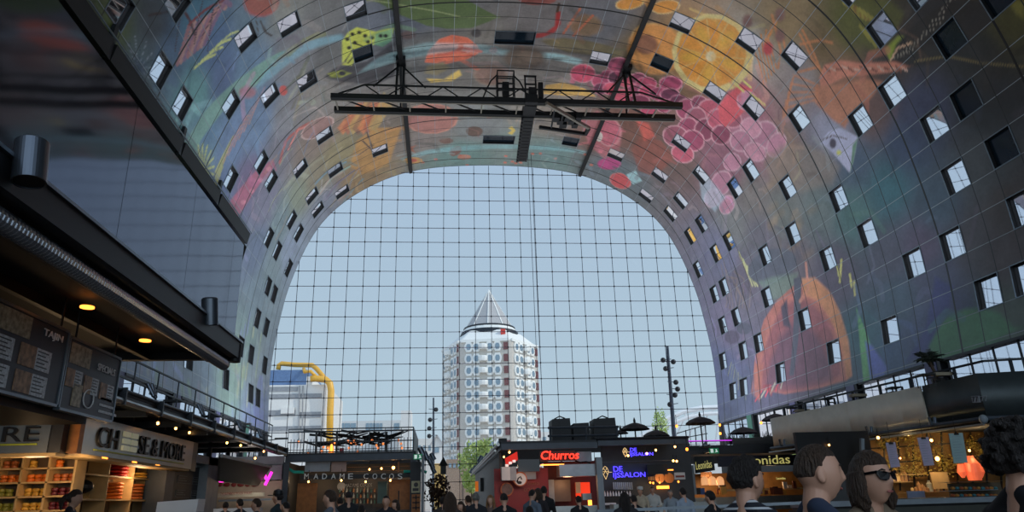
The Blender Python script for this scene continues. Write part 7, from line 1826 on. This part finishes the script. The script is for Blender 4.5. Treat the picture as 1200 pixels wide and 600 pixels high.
for i, (q4, lab) in enumerate((([(1038, 519), (1049, 518), (1055, 547), (1044, 548)], 'left lilac'), ([(1075, 513), (1088, 512), (1095, 545), (1083, 546)], 'middle lilac'), ([(1112, 508), (1128, 507), (1134, 542), (1118, 543)], 'right mint green'))):
    Y = 22.5-i*.6; P = [PY(*c, Y) for c in q4]; c = sum(P, Vector())/4; e_ = empty('hanging_menu', P[3], '%s one of the three hanging paper menus of the corner stall' % lab, 'menu')
    MB().prism(P, (0, .02, 0)).build('sheet', M_MENU[i], e_); t = (P[0]+P[1])/2; MB().cbox(t+Vector((0, -.02, -.03)), (.14, .03, .06)).build('clip', M_BLACK, e_); MB().tube([t, (t.x, Y, zbot)], .008, 4).build('cord', M_BLACK, e_)
    for r_ in range(9):
        u = .12+.09*r_; a = P[0].lerp(P[3], u).lerp(P[1].lerp(P[2], u), .15); b = P[0].lerp(P[3], u).lerp(P[1].lerp(P[2], u), .8-.12*(r_ % 3)); MB().bar(a-Vector((0, .012, 0)), b-Vector((0, .012, 0)), .008, .012).build('text_line', M_GREY, e_)
for i, (x_, y_, rr) in enumerate(((1029, 513, .07), (1064, 508.5, .08), (1091.5, 516, .07), (1098.5, 537.5, .1), (1136, 528, .06), (1123, 500.5, .06), (971.5, 521.5, .05), (1055, 537, .04), (1168, 530, .05))):
    pendant(x_, y_, YW-1.0, rr, 'warm bulb hanging under the corner stall canopy', 'bulbs in the corner stall', M_HOT, .3)
for p_ in ((1064, 520), (1098, 540), (1145, 520), (1035, 560)): lamp(PY(p_[0], p_[1], YW-.9), 46, .15, (1, .68, .32))
# vase shaped pink lamp
lv = empty('pink_lantern', PY(1143, 563, YW-.6), 'glowing salmon pink lantern jar in the corner stall', 'lantern')
MB().lathe([(.22, 0), (.27, .3), (.25, .6), (.13, .78), (.11, .88)], PY(1143, 563, YW-.6), 18).build('jar', mat('salmon_glow', (225, 110, 80), .4, em=(255, 110, 70), es=.45), lv); MB().tube([PY(1136, 545, YW-.6), PY(1139, 535, YW-.6), PY(1147, 535, YW-.6), PY(1150, 545, YW-.6)], .02, 5).build('handle', M_BLACK, lv)
for side in (1128, 1149): MB().lathe([(.05, 0), (.16, .2), (.1, .5)], PY(side+1, 560, YW-.5), 12).build('paper_lantern', MATS['salmon_glow'], label='small salmon lantern %s the pink jar' % ('left of' if side < 1140 else 'right of'), cat='lantern')
sh = empty('wall_shelf', PY(1066, 556, YW), 'wooden wall shelf with pots under the trailing plants', 'shelf')
for (x0_, x1_, y_) in ((1057, 1085, 556), (1033, 1070, 565), (1060, 1100, 577)): prect(x0_, y_-.7, x1_, y_+.7, YW-.1, M_PINE, 'board', sh, .4)
rg = random.Random(5)
for i in range(16):
    x_ = 1036+i*4.2; y_ = 565-.7 if x_ < 1068 else 576.3; hgt = rg.uniform(.12, .42); r_ = rg.uniform(.05, .1); p = PY(x_, y_, YW+.05); c_ = rg.randrange(4)
    MB().lathe([(r_, 0), (r_, hgt*.7), (r_*.5, hgt*.85), (r_*.5, hgt)], p, 10).build('jar', mat('jar_%d' % c_, [(200, 170, 120), (150, 110, 70), (190, 190, 180), (90, 60, 40)][c_], .4), label='%s jar on the shelves of the corner stall' % ['cream', 'brown', 'pale grey', 'dark brown'][c_], cat='jar', group='%s jars in the corner stall' % ['cream', 'brown', 'pale grey', 'dark brown'][c_])
prect(1094, 553, 1110, 573, YW-.4, mat('kraft_card', (150, 124, 84), .7), 'kraft_board', rs_, .05); prect(1065, 575, 1083, 586, YW-2.2, mat('blue_menu', (130, 140, 165), .6), 'counter_menu', rs_, .05)
gc = empty('display_case', PY(1145, 580, 22.5), 'glass display case with pastries on the corner stall counter', 'display case')
prect(1115, 563.5, 1175, 565, 22.5, M_BRUSH, 'top_rim', gc, .7); prect(1115, 574, 1170, 575, 22.6, M_GREY, 'glass_shelf', gc, .6); prect(1115, 565, 1172, 586, 23.1, mat('case_back', (90, 78, 60), .5, var=.3), 'back', gc, .05); prect(1115, 582.5, 1172, 586, 22.5, M_BRUSH, 'base', gc, .7)
for i in range(22):
    p = PY(1117+(i % 11)*5, 574 if i < 11 else 582.5, 22.8); r_ = .07; MB().ell(p+Vector((0, 0, .05)), (r_, r_, .05), 8, 6).build('pastry', mat('pastry_%d' % (i % 3), [(190, 130, 60), (60, 120, 130), (170, 90, 50)][i % 3], .6), label='%s pastry in the glass display case' % ['golden', 'blue glazed', 'brown'][i % 3], cat='pastry', group='%s pastries in the display case' % ['golden', 'blue glazed', 'brown'][i % 3])
prect(940, 587, 1200, 588.6, 21.5, M_GREY, 'counter_top', rs_, .8); prect(940, 588.6, 1240, 620, 21.6, mat('counter_front', (64, 66, 60), .6), 'counter_front', rs_, .7); MB().box((PY(940, 600, 21.6).x, 21.7, 0), (PY(1240, 600, 21.6).x, 22.2, 1.3)).build('counter_base', M_COUNT, rs_)
prect(990, 512, 1003, 560, YW-2, M_FRAME, 'post', rs_, .15) if False else MB().bar(PY(1010, 514, 25), PY(1012, 600, 25), .12, .12).build('post', M_GREY, rs_)
prect(940, 505, 1017, 560, YW-.9, M_BLACK, 'dark_gap_sheet', rs_, .2)  # upright black sheet added for the shade in the gap
# low foreground rail
fr2 = empty('counter_rail', PY(800, 597, 9.0), 'long pale counter rail crossing in front of the ice cream stall', 'rail')
MB().bar(PY(700, 599.0, 13), PY(950, 589, 13), .05, .05).build('rail', M_GREY, fr2)
for k in range(4): q = PY(700+70*k, 597, 13); MB().bar((q.x, 13.05, 0), (q.x, 13.05, q.z-.02), .04, .04).build('post', M_GREY, fr2)
# ------------------------------------------------------------------ people
def capsule(m, a, b, ra, rb, n=12):
    a, b = Vector(a), Vector(b); m.ell(a, (ra,)*3, n, 8); m.ell(b, (rb,)*3, n, 8); m.tube([a, b], [ra, rb], n)
def remesh(m, voxel, smooth=2, name='body'):
    me = m.mesh('tmp'); o = bpy.data.objects.new('tmp', me); COL.objects.link(o)
    r = o.modifiers.new('r', 'REMESH'); r.mode = 'VOXEL'; r.voxel_size = voxel; r.use_smooth_shade = True
    if smooth: s = o.modifiers.new('s', 'SMOOTH'); s.iterations = smooth; s.factor = .5
    bpy.context.view_layer.update(); dg = bpy.context.evaluated_depsgraph_get()
    out = bpy.data.meshes.new_from_object(o.evaluated_get(dg)); bpy.data.objects.remove(o); bpy.data.meshes.remove(me); out.name = name
    out.polygons.foreach_set('use_smooth', [True]*len(out.polygons)); return out
def g2(x, s): return math.exp(-(x/s)**2)
def head_pt(d, female=False):
    x, y, z = d.x, d.y, d.z
    X, Y, Z = x*.076, y*.098, z*.118
    if z < 0:
        k = -z; X *= 1-.30*k**1.3; Y *= (1-.10*k if y > 0 else 1-.42*k**.8)
    if y > 0:
        X_ = x/.98
        Y += .004*g2(z-.2, .12)*g2(x, .55)                                   # brow
        Y -= .011*(g2(x-.34, .17)+g2(x+.34, .17))*g2(z-.05, .12)              # sockets
        Y += .024*g2(x, .13)*g2(z+.22, .13)+.013*g2(x, .1)*g2(z+.04, .14)      # nose
        Y += .007*g2(x, .26)*(g2(z+.5, .05)+g2(z+.6, .05))                    # lips
        Y += .008*g2(x, .22)*g2(z+.86, .12)                                   # chin
        Y += .004*(g2(x-.5, .2)+g2(x+.5, .2))*g2(z+.2, .2)                    # cheeks
        Y *= .93
    return Vector((X, Y, Z))
def head_mesh(m, c, R, n=40, k=28):
    o = len(m.v)
    for i in range(1, k):
        p = PI*i/k
        for j in range(n):
            t = 2*PI*j/n; m.v.append(c+R @ head_pt(Vector((math.sin(p)*math.cos(t), math.sin(p)*math.sin(t), math.cos(p)))))
    a = len(m.v); m.v += [c+R @ Vector((0, 0, .118)), c+R @ Vector((0, 0, -.118))]
    for i in range(k-2):
        for j in range(n): m.f.append((o+i*n+j, o+(i+1)*n+j, o+(i+1)*n+(j+1) % n, o+i*n+(j+1) % n))
    for j in range(n):
        m.f.append((a, o+j, o+(j+1) % n)); m.f.append((a+1, o+(k-2)*n+(j+1) % n, o+(k-2)*n+j))
    for s in (-1, 1):
        m.ell(c+R @ Vector((s*.077, -.008, -.008)), (.011, .02, .032), 10, 8, R @ Matrix.Rotation(s*.25, 3, 'Z'))
        m.ell(c+R @ Vector((s*.079, -.004, -.028)), (.009, .012, .016), 8, 6, R)
def person_parts(arms='down', turn=0.0, tilt=0.0, voxel=.02, hair='short', female=False, sleeves='short', head_dz=0.0, lean=0.0):
    """canonical standing figure 1.75 m tall facing +Y; returns meshes and head frame"""
    w = .9 if female else 1.0
    Rh = Matrix.Rotation(turn, 3, 'Z') @ Matrix.Rotation(tilt, 3, 'X'); C = Vector((0, .02, 1.625+head_dz))
    b = MB(); t = MB(); tr = MB()
    # trunk (skin body) and clothing
    def trunk(m, g):
        m.ell((0, 0, 1.27), (.165*w+g, .105+g, .2), 16, 12); m.ell((0, .01, 1.07), (.14*w+g, .1+g, .18), 16, 12); m.ell((0, -.01, .95), (.165+g, .11+g, .13), 16, 12)
        capsule(m, (-.15*w, -.01, 1.405), (.15*w, -.01, 1.405), .055+g, .055+g)
        for s in (-1, 1): capsule(m, (s*.15*w, -.01, 1.42), (s*.035, -.02, 1.485), .045+g, .04+g)
        if female:
            for s in (-1, 1): m.ell((s*.075, .085, 1.27), (.065, .06, .065), 10, 8)
    trunk(b, -.008); trunk(t, .008)
    capsule(b, (0, -.025, 1.42), (0, .0, 1.55), .056*w, .052*w); head_mesh(b, C, Rh)
    capsule(b, (0, -.015, 1.50), C+Rh @ Vector((0, -.02, -.06)), .052*w, .05)
    for s in (-1, 1):
        sh = Vector((s*.19*w, -.01, 1.40))
        if arms == 'down': el = Vector((s*.25*w, -.03, 1.12)); wr = Vector((s*.26*w, .06, .87)); hd = Vector((0, .15, -1)).normalized()
        elif arms == 'front': el = Vector((s*.25*w, .02, 1.12)); wr = Vector((s*.13, .25, 1.1)); hd = Vector((-s*.5, .85, .05)).normalized()
        elif arms == 'crossed': el = Vector((s*.26*w, .03, 1.13)); wr = Vector((s*-.04, .2, 1.13)); hd = Vector((-s*.95, .1, .05)).normalized()
        else:
            if s > 0: el = Vector((.27*w, .12, 1.2)); wr = Vector((.16, .3, 1.42)); hd = Vector((-.3, .5, .8)).normalized()
            else: el = Vector((-.25*w, -.03, 1.12)); wr = Vector((-.26*w, .06, .87)); hd = Vector((0, .15, -1)).normalized()
        capsule(b, sh, el, .048, .038); capsule(b, el, wr, .038, .027)
        # hand: palm, four fingers, thumb
        side = hd.cross(Vector((0, 0, 1)) if abs(hd.z) < .8 else Vector((0, 1, 0))).normalized(); nrm = side.cross(hd)
        pc = wr+hd*.05; m_ = Matrix((side, hd, nrm)).transposed(); b.ell(pc, (.04, .05, .016), 12, 8, m_)
        for q in range(4):
            o_ = wr+hd*.088+side*(-.03+.02*q); L = (.066, .078, .074, .058)[q]; k1 = o_+hd*L*.5+nrm*.006; k2 = o_+hd*L*.9+nrm*.028
            capsule(b, o_, k1, .0095, .0088, 8); capsule(b, k1, k2, .0088, .0075, 8)
        tb = wr+hd*.02+side*(-s)*.032; capsule(b, tb, tb+hd*.035+side*(-s)*.025+nrm*.01, .012, .0105, 8); capsule(b, tb+hd*.035+side*(-s)*.025+nrm*.01, tb+hd*.065+side*(-s)*.03+nrm*.02, .0105, .009, 8)
        capsule(t, sh, sh.lerp(el, .72), .06, .054)
        if sleeves == 'long': capsule(t, sh, el, .058, .05); capsule(t, el, wr, .05, .038)
        hp = Vector((s*.09, 0, .92)); kn = Vector((s*.1, .02, .5)); an = Vector((s*.1, -.02, .09))
        capsule(b, hp, kn, .075, .052); capsule(b, kn, an, .052, .036); b.ell((s*.1, .05, .035), (.04, .12, .035), 12, 8)
        capsule(tr, hp, kn, .09, .066); capsule(tr, kn, an+Vector((0, 0, .03)), .066, .055)
    tr.ell((0, -.01, .93), (.178, .122, .11), 16, 12)
    # clothing collar opening
    h = MB()
    def cap(scale, keep, amp, f, thick):
        n, k = 44, 30; V_ = {}; o = []
        for i in range(0, k+1):
            p = PI*i/k
            for j in range(n):
                tt = 2*PI*j/n; d = Vector((math.sin(p)*math.cos(tt), math.sin(p)*math.sin(tt), math.cos(p))); kk = keep(d)
                base = head_pt(d); q = base*(1+scale*kk) if kk > 0 else base*.93
                if kk > 0: q += d*amp*noise.noise(d*f)*min(1, kk*2)
                h.v.append(C+Rh @ q)
        for i in range(k):
            for j in range(n): h.f.append((i*n+j, (i+1)*n+j, (i+1)*n+(j+1) % n, i*n+(j+1) % n))
    def hairline(d, low=-.35, front=.42):
        lim = front if d.y > .25 else (low if d.y < -.2 else low+(front-low)*((d.y+.2)/.45))
        if abs(d.x) > .75 and d.y > -.25: lim = max(lim, .05 if d.y < .25 else .35)
        return max(0., min(1., (d.z-lim)/.18))
    if hair == 'short': cap(.09, lambda d: hairline(d), .008, 7, 0)
    elif hair == 'crop': cap(.045, lambda d: hairline(d, -.2, .5), .003, 9, 0)
    elif hair == 'full': cap(.14, lambda d: hairline(d, -.4, .38), .018, 5, 0)
    elif hair == 'curly':
        cap(.22, lambda d: hairline(d, -.45, .3), .03, 4, 0); rg = random.Random(2)
        for q in range(260):
            d = Vector((rg.gauss(0, 1), rg.gauss(0, 1), rg.gauss(.2, 1))).normalized()
            if hairline(d, -.4, .3) > .4: h.ell(C+Rh @ (head_pt(d)*1.26+d*rg.uniform(-.004, .022)), (.016,)*3, 7, 5)
    elif hair in ('long', 'pony', 'bob'):
        cap(.11, lambda d: hairline(d, -.5, .42), .008, 6, 0)
        rg = random.Random(6)
        if hair == 'pony':
            h.ell(C+Rh @ Vector((0, -.12, .03)), (.035, .035, .04), 10, 8)
            pts = [C+Rh @ Vector((0, -.13, .03)), C+Rh @ Vector((0, -.17, -.03)), C+Rh @ Vector((0, -.16, -.16))]; h.tube(pts, [.03, .04, .015], 10)
        else:
            Lh = -.27 if hair == 'long' else -.13
            for q in range(34):
                an = -PI*.02+(PI*1.04)*q/33; x_ = math.cos(an)*.082; y_ = -math.sin(an)*.1; zz = Lh+rg.uniform(-.03, .03)
                h.tube([C+Rh @ Vector((x_, y_, .03)), C+Rh @ Vector((x_*1.12, y_*1.08, -.06)), C+Rh @ Vector((x_*1.15+rg.uniform(-.012, .012), y_*1.08+.01, zz*.7)), C+Rh @ Vector((x_*.95, y_*.95+.02, zz))], [.02, .022, .02, .008], 7)
    B = remesh(b, voxel, 1, 'person_body'); T = remesh(t, max(voxel, .012), 3, 'top'); TR = remesh(tr, max(voxel, .015), 2, 'trousers'); HM = remesh(h, voxel*.9, 1, 'hair')
    return dict(body=B, top=T, trousers=TR, hair=HM, C=C, Rh=Rh)
SKIN = [mat('skin_light', (196, 150, 126), .5, var=.05), mat('skin_tan', (160, 112, 86), .5, var=.05)]
def cloth(c): return mat('cloth_%d_%d_%d' % c, c, .85, var=.08, scale=12)
M_HAIR = {'dark': mat('hair_dark', (32, 26, 24), .6, var=.4, scale=55, bump=.8), 'brown': mat('hair_brown', (62, 46, 34), .6, var=.4, scale=55, bump=.8), 'fair': mat('hair_fair', (150, 112, 72), .5, var=.3, scale=55, bump=.8), 'grey': mat('hair_grey', (130, 126, 120), .6, var=.2, scale=55, bump=.8)}
for m_ in M_HAIR.values():          # strands run up and down
    t_ = m_.node_tree; mp = t_.nodes.new('ShaderNodeMapping'); mp.inputs['Scale'].default_value = (2.2, 2.2, .35); tx = [n for n in t_.nodes if n.type == 'TEX_COORD'][0]; nn_ = [n for n in t_.nodes if n.type == 'TEX_NOISE'][0]; t_.links.new(tx.outputs['Object'], mp.inputs[0]); t_.links.new(mp.outputs[0], nn_.inputs['Vector'])
M_TRO = cloth((44, 48, 62)); M_SHOE = mat('shoe', (30, 30, 32), .5)
def put_person(pp, x, ytop, Y, yaw, label, top, hair='dark', skin=0, height=None, group=None, zfoot=0.0):
    """stands on the floor at distance Y; height follows from where the crown of the head is seen"""
    q = PY(x, ytop, Y); hgt = q.z-zfoot; hgt = max(1.45, min(1.98, hgt)); s = hgt/1.755
    e_ = empty('person', (q.x, Y, zfoot), label, 'person', group); e_.rotation_euler = (0, 0, yaw); e_.scale = (s, s, s)
    def lk(nm, me, m):
        me2 = me.copy() if (me.materials and me.materials[0] != m) else me
        if me2.materials and me2.materials[0] != m: me2.materials[0] = m
        o = link(nm, me2, m if not me2.materials else None); o.parent = e_; return o
    lk('body', pp['body'], SKIN[skin]); lk('top', pp['top'], top if not isinstance(top, tuple) else cloth(top)); lk('trousers', pp['trousers'], M_TRO); lk('hair', pp['hair'], M_HAIR[hair])
    if 'shoes' not in pp:
        m = MB()
        for sx in (-1, 1): m.ell((sx*.1, .05, .045), (.05, .135, .045), 12, 8)
        pp['shoes'] = m.mesh('shoes', smooth=True)
    lk('shoes', pp['shoes'], M_SHOE)
    return e_, s
CR_ = {}
def crowd(key, **kw):
    if key not in CR_: CR_[key] = person_parts(voxel=.02, **kw)
    return CR_[key]
V_ = {'a': dict(arms='down', hair='short'), 'b': dict(arms='front', hair='crop', sleeves='long'), 'c': dict(arms='front', hair='long', female=True), 'd': dict(arms='down', hair='pony', female=True, sleeves='long'),
      'e': dict(arms='down', hair='full', sleeves='long'), 'f': dict(arms='crossed', hair='bob', female=True)}
R_d = math.radians
# x, y of crown, distance, variant, yaw (0 = looking away from the camera), top colour, hair, label
CROWD = [
 (88, 573, 12.0, 'd', -80, (30, 32, 40), 'brown', 'woman with brown ponytail in dark top walking before the cheese shelves'),
 (265, 587.5, 21, 'a', 20, (60, 62, 66), 'dark', 'dark-haired head at the far left of the white yoghurt counter'),
 (282, 584.5, 20, 'e', 60, (44, 48, 56), 'dark', 'dark-haired person second from the left at the white yoghurt counter'),
 (302, 583.5, 14.5, 'a', 85, (60, 60, 64), 'brown', 'brown-haired person looking left with grey top below the pink neon letter'),
 (327, 575, 15.5, 'e', 75, (30, 50, 56), 'dark', 'person in a dark teal jacket and cap looking left beside the cocktail stall post'),
 (336, 587, 14.5, 'b', 60, (70, 60, 56), 'dark', 'person in brownish top just right of the one in the cap'),
 (388.5, 573, 10.5, 'a', 70, (92, 98, 108), 'brown', 'man in grey T-shirt looking left in front of the wood panel'),
 (409, 575, 17, 'b', 15, (28, 30, 34), 'dark', 'person in black seen from behind right of the grey T-shirt man'),
 (399, 582, 19, 'a', 10, (40, 40, 44), 'dark', 'dark head half hidden right behind the grey T-shirt man'),
 (424, 591, 15, 'a', 0, (50, 50, 52), 'dark', 'top of a dark-haired head low between the two groups at the cocktail stall'),
 (453, 580, 15.5, 'b', 165, (28, 32, 40), 'dark', 'man in dark jacket facing the camera under the last letters of the cocktail sign'),
 (464, 585, 16.6, 'f', 140, (84, 80, 80), 'brown', 'woman with brown bob right beside the man in the dark jacket'),
 (527.5, 576, 11.5, 'c', 5, (60, 52, 48), 'brown', 'woman with long brown hair seen from behind in the middle of the lane'),
 (540.5, 587, 15, 'f', 150, (70, 60, 56), 'brown', 'small face right beside the long brown hair in the lane'),
 (519, 582, 18, 'e', 10, (56, 50, 48), 'dark', 'person half hidden left of the long-haired woman in the lane'),
 (549, 580, 17.5, 'a', 30, (40, 42, 50), 'brown', 'brown-haired person in dark blue left of the grey-haired man in the lane'),
 (557.5, 577, 16.5, 'e', 10, (34, 36, 42), 'grey', 'grey-haired man in dark jacket in the lane before the churros stall'),
 (575, 579.5, 17, 'c', 150, (110, 92, 86), 'fair', 'fair-haired woman facing the camera left of the broad black jacket'),
 (590.5, 577, 14, 'b', 5, (18, 20, 24), 'dark', 'broad person in black seen from behind at the churros wall'),
 (623, 573, 16.5, 'b', -50, (96, 108, 122), 'dark', 'man in grey-blue shirt leaning towards the churros counter'),
 (630, 571.5, 18, 'f', -30, (40, 36, 40), 'brown', 'woman behind the grey-blue shirt at the churros counter'),
 (637, 569.5, 20, 'e', -10, (20, 20, 24), 'dark', 'tall dark figure standing at the churros counter before the red wall'),
 (620.5, 593, 12, 'a', 0, (24, 26, 30), 'dark', 'small dark head lowest in front of the grey-blue shirt'),
 (678, 580.5, 17.5, 'a', 15, (24, 26, 30), 'dark', 'dark-haired person in black in front of the churros till'),
 (731.5, 576, 12.5, 'c', 0, (36, 36, 40), 'dark', 'long dark hair seen from behind at the foot of the cup shelves'),
 (742.5, 579.5, 16.5, 'a', 10, (18, 20, 24), 'dark', 'person in black seen from behind left of the white-capped server'),
 (750, 571, 27, 'e', 140, (200, 184, 160), 'brown', 'server in a white cap and beige shirt behind the ice cream counter'),
 (764, 570, 28, 'b', 170, (200, 200, 196), 'brown', 'server in white shirt facing out beside the white-capped server'),
 (785, 573.5, 24, 'a', 150, (150, 160, 170), 'grey', 'grey-haired person in pale top at the right of the ice cream counter'),
 (800, 571, 17, 'a', 20, (150, 162, 178), 'dark', 'dark-haired customer in pale blue shirt at the right end of the ice cream counter'),
 (832, 574.5, 12, 'e', 40, (20, 22, 26), 'dark', 'dark figure just left of the striped shirt with an arm raised'),
]
pers = []
for (x_, y_, Y, k, yaw, top, hr, lab) in CROWD:
    e_, s = put_person(crowd(k, **V_[k]), x_, y_, Y, R_d(yaw), lab, top, hr); pers.append(e_)
    if 'white cap' in lab and 'beige' in lab or 'cap looking' in lab:
        white = 'beige' in lab; m = MB(); m.lathe([(.088, 1.67), (.1, 1.70), (.098, 1.77), (.02, 1.79)] if white else [(.092, 1.67), (.098, 1.70), (.085, 1.76), (.02, 1.785)], (0, .01, 0), 16)
        if not white: m.cbox((0, .14, 1.675), (.14, .1, .012))
        o = link('cap', m.mesh('cap'), M_WHITE if white else M_BLACK); o.parent = e_
# ---- the four people close to the camera
M_STR = bpy.data.materials.new('striped_jersey'); M_STR.use_nodes = True; _t = M_STR.node_tree; _b = _t.nodes['Principled BSDF']; _w = _t.nodes.new('ShaderNodeTexWave'); _w.bands_direction = 'Z'; _w.inputs['Scale'].default_value = 9.0; _w.inputs['Distortion'].default_value = .6; _w.inputs['Detail Scale'].default_value = .5
_r = _t.nodes.new('ShaderNodeValToRGB'); _r.color_ramp.elements[0].position = .74; _r.color_ramp.elements[0].color = srgb((34, 38, 48))+(1,); _r.color_ramp.elements[1].position = .8; _r.color_ramp.elements[1].color = srgb((206, 210, 214))+(1,)
_c = _t.nodes.new('ShaderNodeTexCoord'); _t.links.new(_c.outputs['Object'], _w.inputs['Vector']); _t.links.new(_w.outputs['Fac'], _r.inputs[0]); _t.links.new(_r.outputs[0], _b.inputs['Base Color']); _b.inputs['Roughness'].default_value = .85
def face_details(e_, pp, shades=False, voxel=None):
    C, Rh = pp['C'], pp['Rh']
    for s in (-1, 1):
        m = MB(); m.ell(C+Rh @ Vector((s*.03, .0625, .008)), (.0125,)*3, 12, 8, Rh); o = link('eye', m.mesh('eye', smooth=True), mat('eye_white', (190, 186, 180), .3)); o.parent = e_
        m = MB(); m.ell(C+Rh @ Vector((s*.03, .0738, .008)), (.0055, .003, .0055), 10, 6, Rh); i_ = link('iris', m.mesh('iris'), mat('iris_dark', (50, 36, 28), .3)); i_.parent = o
        m = MB(); m.tube([C+Rh @ Vector((s*a_, b_, c_)) for a_, b_, c_ in ((.014, .089, .028), (.03, .086, .033), (.045, .078, .028))], [.003, .004, .002], 6); o = link('eyebrow', m.mesh('eyebrow'), M_HAIR['dark']); o.parent = e_
    m = MB(); m.ell(C+Rh @ Vector((0, .0785, -.064)), (.021, .006, .0065), 12, 6, Rh); o = link('lips', m.mesh('lips', smooth=True), mat('lips', (156, 92, 86), .45)); o.parent = e_
    if shades:
        g_ = MB()
        for s in (-1, 1):
            P = [C+Rh @ Vector((s*(.033+a_*.029), .1-.02*max(0, a_), .004+b_*.024)) for a_, b_ in ((-.95, .55), (0, .8), (.9, .95), (1.1, .5), (.7, -.6), (.1, -.95), (-.6, -.7), (-1., -.1))]
            g_.prism(P, Rh @ Vector((0, -.004, 0)))
        g_.bar(C+Rh @ Vector((-.008, .102, .014)), C+Rh @ Vector((.008, .102, .014)), .006, .006)
        for s in (-1, 1): g_.bar(C+Rh @ Vector((s*.064, .082, .022)), C+Rh @ Vector((s*.084, -.01, .016)), .004, .012)
        o = link('sunglasses', g_.mesh('sunglasses'), mat('dark_lens', (10, 10, 13), .25, spec=.3)); o.parent = e_
near = dict(voxel=.0065)
pp = person_parts(arms='down', hair='full', turn=-.25, **near)
e_, s = put_person(pp, 869, 533.5, 3.75, R_d(-58), 'dark curly-topped young man in black and white striped T-shirt facing away right', M_STR, 'dark'); face_details(e_, pp)
M_STRAP = mat('rucksack_black', (24, 26, 32), .7)
m = MB()
for sx in (-1, 1): m.tube([(sx*.11, .1, 1.2), (sx*.115, .135, 1.36), (sx*.105, .05, 1.475), (sx*.1, -.07, 1.46), (sx*.1, -.13, 1.3)], .02, 8)
m.ell((0, -.2, 1.18), (.15, .09, .22), 16, 12); o = link('rucksack', m.mesh('rucksack', smooth=True), M_STRAP); o.parent = e_
pp = person_parts(arms='down', hair='crop', turn=-.2, **near)
e_, s = put_person(pp, 948, 518, 2.95, R_d(-94), 'short-haired man in plain navy T-shirt looking right, between stripes and sunglasses', (44, 56, 78), 'brown'); face_details(e_, pp)
pp = person_parts(arms='down', hair='pony', female=True, turn=.1, tilt=.06, sleeves='short', **near)
pp2 = person_parts(arms='down', hair='bob', female=True, turn=.1, tilt=.06, voxel=.0065); pp['hair'] = pp2['hair']
e_, s = put_person(pp, 1012, 527.5, 3.2, R_d(-165), 'woman in dark sunglasses and beige top with shoulder-length hair', (120, 104, 86), 'brown'); face_details(e_, pp, True)
pp = person_parts(arms='down', hair='curly', turn=.0, sleeves='long', **near)
e_, s = put_person(pp, 1182, 500, 2.75, R_d(-95), 'person with big dark curly hair and black jacket at the right edge', (20, 22, 28), 'dark'); face_details(e_, pp)
m = MB(); m.tube([(-.06, -.02, 1.53), (-.1, .0, 1.47), (-.12, .06, 1.42), (-.1, .11, 1.34)], .006, 8); o = link('white_collar_cord', m.mesh('white_collar_cord'), M_WHITE); o.parent = e_
# white letters on the sleeve side facing the camera
M_WJ = mat('jacket_print', (190, 192, 196), .7)
cu = text_obj('FE', 'jacket_print', M_WJ, None, (0, 0, 0), (1, 0, 0), (0, 0, 1), .17, .09, .012)
cu.parent = e_; cu.location = (.262, -.1, 1.34); cu.rotation_euler = (0, 0, R_d(90))
